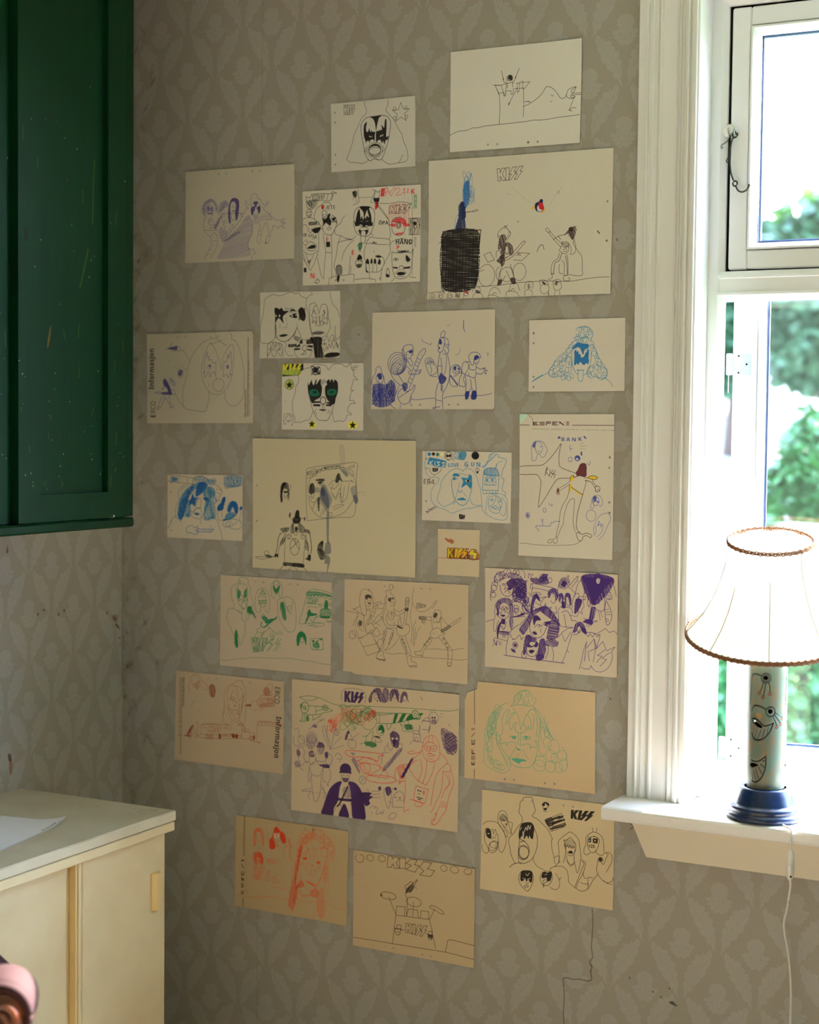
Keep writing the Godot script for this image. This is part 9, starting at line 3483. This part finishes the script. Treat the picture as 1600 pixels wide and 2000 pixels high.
# ---------------------------------------------------------------- lamp
func lamp() -> void:
	var at := Vector3(1.5785, 0.8782, 0.058)
	var o := thing("table_lamp", at, "cream bell-shaded table lamp on a carved green ceramic tube, standing on the window sill", "lamp")
	# foot: stepped, blue glaze
	var st := shape(true)
	add_lathe(st, PackedVector2Array([Vector2(0, 0), Vector2(0.068, 0), Vector2(0.072, 0.003), Vector2(0.0735, 0.008), Vector2(0.072, 0.0125), Vector2(0.067, 0.0145), Vector2(0.0655, 0.0165), Vector2(0.067, 0.019), Vector2(0.0675, 0.023), Vector2(0.065, 0.0265), Vector2(0.0585, 0.0285), Vector2(0.0575, 0.031), Vector2(0.053, 0.046), Vector2(0.0485, 0.058), Vector2(0.0465, 0.0605), Vector2(0.04, 0.0605)]))
	obj("foot", st, M.blue_glaze, o)
	lamp_tube(o)
	# inside the shade: holder, bulb, carrier ring
	st = shape(true)
	add_lathe(st, PackedVector2Array([Vector2(0.036, 0.2985), Vector2(0.03, 0.304), Vector2(0.012, 0.306), Vector2(0.012, 0.33), Vector2(0.018, 0.333), Vector2(0.018, 0.38), Vector2(0.0, 0.381)]), Vector3.ZERO, 24)
	obj("bulb_holder", st, M.black, o)
	st = shape(true)
	add_lathe(st, PackedVector2Array([Vector2(0.012, 0.381), Vector2(0.014, 0.4), Vector2(0.026, 0.424), Vector2(0.03, 0.442), Vector2(0.026, 0.46), Vector2(0.014, 0.471), Vector2(0.0, 0.473)]), Vector3.ZERO, 24)
	obj("bulb", st, M.plastic, o)
	st = shape(true)
	for k in 3:
		var t := TAU * k / 3.0 + 0.4
		add_tube(st, [Vector3(cos(t) * 0.018, 0.384, sin(t) * 0.018), Vector3(cos(t) * 0.05, 0.47, sin(t) * 0.05), Vector3(cos(t) * 0.066, 0.515, sin(t) * 0.066)], 0.0015, 6)
	obj("shade_carrier", st, M.steel, o)
	# bell shade: eight slightly flattened panels between sewn seams
	var sh := Node3D.new()
	sh.name = "lamp_shade"
	o.add_child(sh, true)
	# the shade sits askew on its carrier, tipped towards the room
	sh.position = Vector3(-0.003, 0.352, -0.012)
	sh.transform.basis = Basis(Vector3(0.965, 0, -0.262).normalized(), deg_to_rad(14.0))
	var prof: Array[Vector2] = []
	var bell := [[0.0, 0.0785], [0.14, 0.0792], [0.28, 0.084], [0.43, 0.0925], [0.61, 0.105], [0.78, 0.122], [0.92, 0.142], [1.0, 0.1555]]
	for i in 25:
		var v := i / 24.0
		var k := 0
		while k < bell.size() - 2 and v > bell[k + 1][0]:
			k += 1
		var a: Array = bell[k]
		var c: Array = bell[k + 1]
		prof.append(Vector2(lerpf(a[1], c[1], (v - a[0]) / (c[0] - a[0])), 0.187 * (1.0 - v)))
	var seams := 8
	var n := 96
	var turn := 0.28
	var rad := func(v: int, t: float) -> Vector3:
		var a := fmod(t + turn + TAU * 4.0, TAU / seams) / (TAU / seams)
		var r: float = prof[v].x * (1.0 - 0.022 * sin(a * PI))
		return Vector3(cos(t) * r, prof[v].y, sin(t) * r)
	st = shape(true)
	for i in 24:
		for j in n:
			var t0 := TAU * j / n
			var t1 := TAU * (j + 1) / n
			var u := [Vector2(j * 6.0 / n, i / 8.0), Vector2((j + 1) * 6.0 / n, i / 8.0), Vector2((j + 1) * 6.0 / n, (i + 1) / 8.0), Vector2(j * 6.0 / n, (i + 1) / 8.0)]
			quad(st, rad.call(i, t1), rad.call(i, t0), rad.call(i + 1, t0), rad.call(i + 1, t1), [u[1], u[0], u[3], u[2]])
	obj("shade_fabric", st, M.shade, sh)
	for k in seams:
		st = shape(true)
		var p := []
		var t := TAU * k / seams - turn
		for i in 25:
			p.append(Vector3(cos(t) * (prof[i].x + 0.0004), prof[i].y, sin(t) * (prof[i].x + 0.0004)))
		add_tube(st, p, 0.0008, 6)
		obj("seam", st, M.seam, sh)
	for q in [[0.0795, 0.1865, "top_braid", 72, 0.0022], [0.1565, 0.0005, "bottom_braid", 150, 0.0026]]:
		st = shape(true)
		for strand in 3:
			var p := []
			var steps: int = q[3] * 6
			for i in steps + 1:
				var t := TAU * i / steps
				var ph := TAU * (float(i) / 6.0 * 0.5 + strand / 3.0)
				p.append(Vector3(cos(t) * (q[0] + 0.0012 * cos(ph)), q[1] + 0.0042 * sin(ph) * (0.7 if strand else 1.0), sin(t) * (q[0] + 0.0012 * cos(ph))))
			add_tube(st, p, q[4] * 0.7, 5)
		obj(q[2], st, M.braid, sh)
	# flex: out of the foot, over the edge of the sill, through a hand switch and down the wall
	var cord := thing("lamp_flex", Vector3.ZERO, "thin white lamp flex with a hand switch, hanging over the sill edge down the wall", "cord")
	st = shape(true)
	add_tube(st, curve([Vector3(1.632, 0.884, 0.126), Vector3(1.643, 0.8805, 0.129), Vector3(1.648, 0.8795, 0.1325), Vector3(1.6505, 0.874, 0.1338), Vector3(1.6500, 0.858, 0.1338), Vector3(1.6496, 0.842, 0.1325)], 6), 0.0021, 8)
	add_tube(st, curve([Vector3(1.6485, 0.784, 0.127), Vector3(1.6475, 0.765, 0.122), Vector3(1.636, 0.715, 0.1), Vector3(1.6255, 0.69, 0.075), Vector3(1.621, 0.66, 0.055), Vector3(1.626, 0.61, 0.04), Vector3(1.6295, 0.54, 0.03), Vector3(1.6285, 0.45, 0.025), Vector3(1.63, 0.3, 0.02), Vector3(1.64, 0.02, 0.02)], 6), 0.0021, 8)
	obj("wire", st, M.plastic, cord)
	st = shape(true)
	var sp := []
	var sr := []
	for q in [[0.842, 0.003], [0.839, 0.0055], [0.836, 0.0075], [0.83, 0.0095], [0.81, 0.0108], [0.793, 0.0098], [0.787, 0.0078], [0.7845, 0.005], [0.782, 0.003]]:
		sp.append(Vector3(1.649 + (q[0] - 0.81) * 0.02, q[0], 0.1305 + (q[0] - 0.81) * 0.06))
		sr.append(q[1])
	add_tube(st, sp, sr, 20, 0.72)
	obj("switch_body", st, M.plastic, cord)
	st = shape(true)
	add_tube(st, [Vector3(1.651, 0.812, 0.136), Vector3(1.6525, 0.812, 0.1405)], 0.0042, 16)
	obj("switch_button", st, M.white, cord)
	for y in [0.8285, 0.792]:
		st = shape(true)
		add_tube(st, [Vector3(1.651, y, 0.135), Vector3(1.6525, y, 0.139)], 0.0019, 10)
		obj("switch_screw", st, M.black, cord)

# the ceramic tube: a relief grid round the axis with cut grooves and real openings
func lamp_tube(o: Node3D) -> void:
	# pattern in degrees round the tube (0 = towards +x, growing towards +z) and millimetres above the foot
	var w := 360
	var h := 240
	var cut := Pad.new(w, h, 1.0, Color.BLACK)
	var hole := Pad.new(w, h, 1.0, Color.BLACK)
	var k := Color.WHITE
	cut.op = 1.0
	hole.op = 1.0
	for rep in 4:                          # the same creature three times round
		cut.ox = rep * 120.0 - 120.0
		hole.ox = cut.ox
		# crown feathers with berries round the upper eye
		hole.d(k, [122, 24, 7, 4.6])
		cut.e(k, 2.0, [122, 24, 14, 9])
		cut.e(k, 1.4, [122, 24, 9.5, 6])
		cut.l(k, 2.2, [108, 20, 96, 18, 84, 19, 76, 24, 74, 40, 72, 58, 70, 78])
		cut.l(k, 1.4, [80, 22, 80, 44, 74, 70])
		for q in [[114, 33, 106, 50], [121, 34, 116, 58], [130, 33, 134, 50]]:
			cut.l(k, 2.2, [q[0], q[1], (q[0] + q[2]) * 0.5 + 2, q[1] + 8, q[2], q[3]])
		# lower eye with its lashes
		hole.d(k, [137, 88, 7, 4.6])
		cut.e(k, 2.0, [137, 88, 13, 9])
		for q in [[143, 96, 156, 114], [147, 94, 168, 110], [149, 90, 174, 100]]:
			cut.l(k, 2.0, q)
		cut.l(k, 2.6, [125, 84, 112, 80, 98, 78, 86, 80, 79, 88])
		# fan-shaped wing and its slit
		hole.f(k, [82, 108, 92, 108, 108, 114, 116, 119, 108, 121, 94, 117, 84, 112])
		cut.l(k, 2.4, [80, 105, 92, 103, 108, 110, 120, 116, 136, 113, 146, 110])
		cut.l(k, 2.6, [146, 110, 136, 126, 122, 138, 104, 144, 88, 142, 80, 132])
		for q in [[112, 124, 100, 142], [100, 122, 92, 140], [90, 118, 85, 134], [122, 122, 116, 137], [132, 119, 128, 130]]:
			cut.g(k, 1.4, q)
		# lower fan
		hole.f(k, [76, 194, 84, 190, 100, 191, 106, 193, 98, 196, 84, 199])
		cut.l(k, 2.4, [82, 184, 96, 186, 112, 182, 126, 174])
		cut.l(k, 3.0, [126, 174, 127, 188, 122, 206, 110, 220, 96, 226, 84, 224])
		for q in [[118, 184, 126, 182], [112, 190, 124, 196], [106, 196, 118, 210], [98, 202, 108, 218], [90, 206, 98, 224], [84, 208, 88, 222]]:
			cut.g(k, 1.4, q)
	var R := 0.0375
	var hh := 0.238
	var col := Pad.new(w, h, 2.0, Color(0.41, 0.44, 0.37))
	col.rng.seed = 12
	var r := col.rng
	for i in 420:                           # mottled glaze: turquoise runs, brown breaks, fine specks
		col.op = 0.12 + r.randf() * 0.16
		var x := r.randf() * w
		var y := r.randf() * h
		if i % 3 == 0:
			col.l(Color(0.28, 0.47, 0.43), 5.0 + r.randf() * 7.0, [x, y, x + r.randf_range(-3, 3), y + 12.0 + r.randf() * 24.0])
		elif i % 3 == 1:
			col.n(Color(0.52, 0.42, 0.3), 3.0, 3.0, [x, y, 5.0 + r.randf() * 9.0, 4.0 + r.randf() * 9.0])
		else:
			col.d(Color(0.22, 0.24, 0.2), [x, y, 0.5 + r.randf() * 0.8, 0.5 + r.randf() * 0.8])
	col.op = 0.35
	for i in 500:
		var x := r.randf() * w
		var y := 130.0 + r.randf() * 110.0
		col.d(Color(0.25, 0.22, 0.17), [x, y, 0.5, 0.5])
	for rep in 4:                           # orange berries at the feather ends
		col.ox = rep * 120.0 - 120.0
		col.op = 0.85
		for q in [[104, 54], [115, 61], [135, 54], [157, 118], [170, 113], [177, 103]]:
			col.d(Color(0.58, 0.26, 0.12), [q[0], q[1], 4.2, 2.8])
			col.e(Color(0.25, 0.12, 0.07), 1.0, [q[0], q[1], 4.6, 3.1])
		col.op = 0.5
		col.d(Color(0.75, 0.45, 0.16), [104, 98, 9, 6])
		col.op = 0.6
		for q in [[92, 110, 140, 112, 104, 140], [80, 200, 124, 182, 100, 220]]:      # grey slip in the wings
			col.f(Color(0.44, 0.43, 0.38), q)
	col.ox = 0.0
	for y in h * 2:                         # dark glaze lies in the cut lines
		for x in w * 2:
			var c := cut.data[((y >> 1) * w + (x >> 1)) * 4] / 255.0
			if c > 0.05:
				col.put(x, y, Color(0.045, 0.04, 0.045), c * 0.9)
	var st := shape(true)
	var v := func(i: int, j: int) -> void:
		var t := deg_to_rad(202.0 - i)
		var b := cut.data[(clampi(j, 0, h - 1) * w + (i % w)) * 4] / 255.0
		var y := hh * (1.0 - float(j) / h)
		var rr := R - 0.0011 * b - 0.0022 * smoothstep(0.85, 1.0, float(j) / h) - 0.001 * smoothstep(0.06, 0.0, float(j) / h)
		st.set_uv(Vector2(float(i) / w, float(j) / h))
		st.add_vertex(Vector3(cos(t) * rr, 0.0605 + y, sin(t) * rr))
	for j in h:
		for i in w:
			if hole.data[(j * w + i) * 4] > 120:
				continue
			for q in [[i, j], [i + 1, j], [i + 1, j + 1], [i, j], [i + 1, j + 1], [i, j + 1]]:
				v.call(q[0], q[1])
	var m := mat(Color.WHITE, 0.38)
	m.albedo_texture = col.texture()
	obj("ceramic_tube", st, m, o)
	# inner wall of the clay, a few millimetres in, pierced at the same places
	st = shape(true)
	for j in range(0, h, 2):
		for i in range(0, w, 2):
			if hole.data[(j * w + i) * 4] > 60:
				continue
			var q: Array[Vector3] = []
			for e in [[0, 0], [2, 0], [2, 2], [0, 2]]:
				var t := deg_to_rad(202.0 - i - e[0])
				q.append(Vector3(cos(t) * (R - 0.0045), 0.0605 + hh * (1.0 - float(j + e[1]) / h), sin(t) * (R - 0.0045)))
			quad(st, q[0], q[1], q[2], q[3])
	obj("tube_lining", st, M.clay, o)


# ---------------------------------------------------------------- armchair in the lower left corner
func armchair() -> void:
	var front := Vector3(0.931, 0.821, 1.43)
	var o := thing("armchair", Vector3(front.x, 0, front.z), "crimson velvet armchair arm with a carved polished wood scroll, cut by the lower left edge", "armchair")
	o.rotation.y = deg_to_rad(-6.0)
	# axes of the chair: +z towards the camera, -x into the seat
	var face := Vector3(0.0, front.y, 0.0)
	o.rotation.y = atan2(2.4425 - front.x, 3.1697 - front.z) - 0.12
	for sd in 2:
		var x := -0.03 - 0.56 * sd
		var sg := 1.0 if sd == 0 else -1.0
		var st := shape(true)
		var path := []
		var rr := []
		for q in [[-0.012, 0.03], [-0.004, 0.04], [0.0, 0.042], [-0.02, 0.0445], [-0.05, 0.046], [-0.075, 0.044], [-0.095, 0.036], [-0.106, 0.022], [-0.11, 0.006]]:
			path.append(Vector3(x, face.y - 0.01, q[0]))
			rr.append(q[1])
		path = path.slice(2)
		rr = rr.slice(2)
		add_tube(st, path, rr, 32)
		obj("arm_pad", st, M.velvet, o)
		st = shape(true)
		add_tube(st, [Vector3(x, face.y - 0.1, -0.02), Vector3(x, face.y - 0.2, -0.2), Vector3(x, face.y - 0.26, -0.5)], [0.024, 0.022, 0.02], 12)
		obj("arm_rail", st, M.walnut, o)
		# padded rim round the wood
		st = shape(true)
		var ring := []
		for i in 41:
			var t := TAU * i / 40.0
			ring.append(Vector3(x + cos(t) * 0.0385, face.y - 0.012 + sin(t) * 0.0385, 0.003))
		add_tube(st, ring, 0.0075, 12)
		obj("velvet_rim", st, M.velvet, o)
		st = shape(true)
		add_tube(st, [Vector3(x, face.y - 0.012, -0.004), Vector3(x, face.y - 0.012, 0.006), Vector3(x, face.y - 0.012, 0.011), Vector3(x, face.y - 0.012, 0.013)], [0.033, 0.033, 0.03, 0.022], 32)
		obj("wood_boss", st, M.walnut, o)
		st = shape(true)
		for a in 2:
			var p := []
			var pr := []
			for i in 30:
				var u := i / 29.0
				var t := 2.3 + u * 5.0 + PI * a
				p.append(Vector3(x + cos(t) * (0.026 - 0.02 * u) * sg, face.y - 0.012 + sin(t) * (0.026 - 0.02 * u), 0.0135 + 0.004 * u))
				pr.append(0.0055 - 0.0025 * u)
			add_tube(st, p, pr, 10)
		obj("carved_scroll", st, M.walnut, o)
		st = shape(true)
		add_tube(st, curve([Vector3(x, face.y - 0.055, -0.01), Vector3(x + 0.01 * sg, face.y - 0.15, 0.0), Vector3(x - 0.005 * sg, face.y - 0.28, -0.02), Vector3(x, 0.4, -0.03)], 6), 0.024, 14)
		obj("arm_post", st, M.walnut, o)
		for z in [-0.03, -0.5]:
			st = shape(true)
			add_tube(st, curve([Vector3(x, 0.36, z), Vector3(x + 0.02 * sg, 0.25, z + 0.01), Vector3(x, 0.1, z), Vector3(x + 0.015 * sg, 0.0, z + 0.01)], 6), 0.022, 12)
			obj("leg", st, M.walnut, o)
	var st := shape()
	add_box(st, Vector3(-0.6, 0.33, -0.52), Vector3(-0.02, 0.385, -0.02), 0.01)
	obj("seat_rail", st, M.walnut, o)
	st = shape()
	add_box(st, Vector3(-0.575, 0.386, -0.5), Vector3(-0.045, 0.47, -0.01), 0.03)
	obj("seat", st, M.velvet, o)
	st = shape()
	add_box(st, Vector3(-0.575, 0.42, -0.6), Vector3(-0.085, 0.72, -0.505), 0.03)
	obj("backrest", st, M.velvet, o)


# ---------------------------------------------------------------- garden
func leaf_cloud(called: String, parent: Node3D, m: Material, count: int, size: float, seed_: int, at: Callable) -> void:
	var r := RandomNumberGenerator.new()
	r.seed = seed_
	var st := shape()
	for k in 3:
		var b := Basis(Vector3.UP, TAU * k / 3.0 + 0.3) * Basis(Vector3.RIGHT, 0.5)
		var o := b * Vector3(0, 0, 0.2)
		quad(st, o + b * Vector3(-0.22, -0.05, -0.2), o + b * Vector3(-0.32, 0.03, 0.35), o + b * Vector3(0.0, 0.12, 0.8), o + b * Vector3(0.3, 0.03, 0.3))
	st.generate_normals()
	var mm := MultiMesh.new()
	mm.transform_format = MultiMesh.TRANSFORM_3D
	mm.mesh = st.commit()
	mm.instance_count = count
	for i in count:
		var p: Vector3 = at.call(r)
		var b := Basis.from_euler(Vector3(r.randf_range(-0.9, 0.9), r.randf() * TAU, r.randf_range(-0.9, 0.9))).scaled(Vector3.ONE * size * r.randf_range(0.6, 1.4))
		mm.set_instance_transform(i, Transform3D(b, p))
	var o := MultiMeshInstance3D.new()
	o.name = called
	o.multimesh = mm
	o.material_override = m
	o.set_meta("kind", "stuff")
	parent.add_child(o, true)

func garden() -> void:
	var st := shape(true)
	# lawn with a gentle swell
	var nz := FastNoiseLite.new()
	nz.seed = 4
	nz.frequency = 0.12
	var lawn := func(x: float, z: float) -> Vector3:
		return Vector3(x, -0.35 + 0.12 * nz.get_noise_2d(x, z) + 0.02 * maxf(0.0, -z - 2.0), z)
	for i in 40:
		for j in 30:
			var x := -14.0 + i * 0.7
			var z := -0.3 - j * 0.4
			quad(st, lawn.call(x, z), lawn.call(x, z - 0.4), lawn.call(x + 0.7, z - 0.4), lawn.call(x + 0.7, z))
	struct(obj("lawn", st, M.lawn), "sunlit lawn outside the window")
	st = shape(true)
	var hill := func(x: float, z: float) -> Vector3:
		var d := -z - 11.0
		return Vector3(x, -0.25 + 0.02 * 9.0 + d * 0.11 + 0.9 * nz.get_noise_2d(x * 1.7 + 30.0, z * 1.7) * smoothstep(0.0, 5.0, d) + 0.12 * nz.get_noise_2d(x * 7.0, z * 7.0), z)
	for i in 50:
		for j in 34:
			var x := -26.0 + i * 0.9
			var z := -11.0 - j * 0.9
			quad(st, hill.call(x, z), hill.call(x, z - 0.9), hill.call(x + 0.9, z - 0.9), hill.call(x + 0.9, z))
	struct(obj("hill", st, M.granite), "pale granite slope rising behind the garden")
	# clipped-looking conifer in front of the window
	var c := thing("conifer", Vector3(-0.13, -0.35, -7.0), "bright green conical conifer in the garden, right outside the window", "tree", "")
	st = shape(true)
	add_tube(st, [Vector3(0, 0, 0), Vector3(0, 1.2, 0), Vector3(0.02, 2.1, 0)], [0.07, 0.05, 0.01], 10)
	obj("trunk", st, M.bark, c)
	var nb := FastNoiseLite.new()
	nb.seed = 8
	nb.frequency = 1.5
	leaf_cloud("foliage", c, M.conifer, 5200, 0.085, 21, func(r: RandomNumberGenerator) -> Vector3:
		var y := 0.06 + 2.12 * (1.0 - sqrt(r.randf()))
		var t := r.randf() * TAU
		var rad := (0.9 * pow(1.0 - y / 2.25, 0.85)) * (0.9 + 0.28 * nb.get_noise_3d(cos(t), y * 1.6, sin(t))) * pow(r.randf(), 0.16)
		return Vector3(cos(t) * rad, y, sin(t) * rad))
	c = thing("shrub", Vector3(-1.75, -0.35, -8.2), "low green shrub left of the conifer in the garden", "shrub")
	st = shape(true)
	add_tube(st, [Vector3(0, 0, 0), Vector3(0.05, 0.7, 0)], [0.04, 0.01], 8)
	obj("stem", st, M.bark, c)
	leaf_cloud("foliage", c, M.conifer, 2600, 0.085, 22, func(r: RandomNumberGenerator) -> Vector3:
		var d := Vector3(r.randfn(), r.randfn(), r.randfn()).normalized() * pow(r.randf(), 0.25)
		return Vector3(d.x * 0.75, 0.62 + d.y * 0.62, d.z * 0.7))
	# leafy trees at the top of the slope
	var spots := [[-6.6, -24.0, 3.9, 1.5, 1], [-5.2, -27.0, 4.3, 1.6, 1], [-3.4, -25.0, 5.0, 1.7, 1], [-8.6, -26.0, 7.0, 2.4, 1], [-1.0, -26.0, 8.2, 2.5, 1], [-4.9, -21.0, 3.6, 1.3, 0], [-3.2, -19.5, 3.4, 1.1, 0], [-11.5, -27.0, 7.2, 2.4, 1]]
	var what := ["pale green tree at the top of the slope, seen through the window", "broad light green tree beyond the slope, seen through the window"]
	var seen := ["second from the left", "third from the left", "behind the conifer tip", "far left behind the sash", "rightmost, half out of view", "short one before the tall trees", "short one nearest the house", "outermost on the left"]
	for i in spots.size():
		var q: Array = spots[i]
		var y: float = hill.call(q[0], q[1]).y - 0.1
		var t := thing("leafy_tree", Vector3(q[0], y, q[1]), what[q[4]].get_slice(",", 0) + ", " + seen[i], "tree", "trees on the slope outside")
		st = shape(true)
		var hgt: float = q[2]
		var cr: float = q[3]
		add_tube(st, [Vector3.ZERO, Vector3(0.1, hgt * 0.4, 0), Vector3(0.0, hgt * 0.9, 0.1)], [0.16, 0.11, 0.03], 8)
		obj("trunk", st, M.bark, t)
		leaf_cloud("foliage", t, M.leaf_a if q[4] == 0 else M.leaf_b, 2600, 0.24, 40 + i, func(r: RandomNumberGenerator) -> Vector3:
			var k := r.randi() % 9
			var cc := Vector3(sin(k * 2.4) * cr * 0.55, hgt * (0.45 + 0.055 * k), cos(k * 2.4) * cr * 0.55) * Vector3(1.0 - k * 0.07, 1, 1.0 - k * 0.07)
			var d := Vector3(r.randfn(), r.randfn(), r.randfn()).normalized() * pow(r.randf(), 0.4)
			return cc + d * cr * 0.5)
	# boulders on the slope
	for q in [[-4.1, -15.5, 0.9], [-2.3, -14.0, 0.7], [-2.0, -18.5, 1.1]]:
		st = shape(true)
		var nn := 14
		var pt := func(i: int, j: int) -> Vector3:
			var a := PI * i / nn
			var b := TAU * (j % (nn * 2)) / (nn * 2)
			var d := Vector3(sin(a) * cos(b), cos(a) * 0.6, sin(a) * sin(b))
			return d * q[2] * (1.0 + 0.35 * nz.get_noise_3d(d.x * 9.0 + q[0] * 5.0, d.y * 9.0, d.z * 9.0))
		for i in nn:
			for j in nn * 2:
				quad(st, pt.call(i, j), pt.call(i, j + 1), pt.call(i + 1, j + 1), pt.call(i + 1, j))
		var b := obj("boulder", st, M.granite)
		b.position = hill.call(q[0], q[1]) + Vector3(0, 0.1, 0)
		tag(b, "pale granite boulder " + {0.9: "left of the conifer tip", 0.7: "lowest on the slope", 1.1: "highest on the slope"}[q[2]], "rock", "boulders on the slope outside")
	# slatted bench on the lawn
	var be := thing("garden_bench", Vector3(0.05, -0.33, -4.0), "grey blue painted garden bench on the lawn outside the window", "bench")
	for q in [["top_rail", 1.385, 1.425, 0.0], ["back_slat", 1.24, 1.37, 0.01], ["back_slat", 1.08, 1.21, 0.02]]:
		st = shape()
		add_box(st, Vector3(-0.7, q[1], -0.02 + q[3]), Vector3(1.5, q[2], 0.02 + q[3]), 0.006)
		obj(q[0], st, M.bench, be)
	for x in [-0.68, 1.44]:
		st = shape()
		add_box(st, Vector3(x, 0, -0.07), Vector3(x + 0.05, 1.3845, -0.0205), 0.004)
		obj("post", st, M.bench, be)
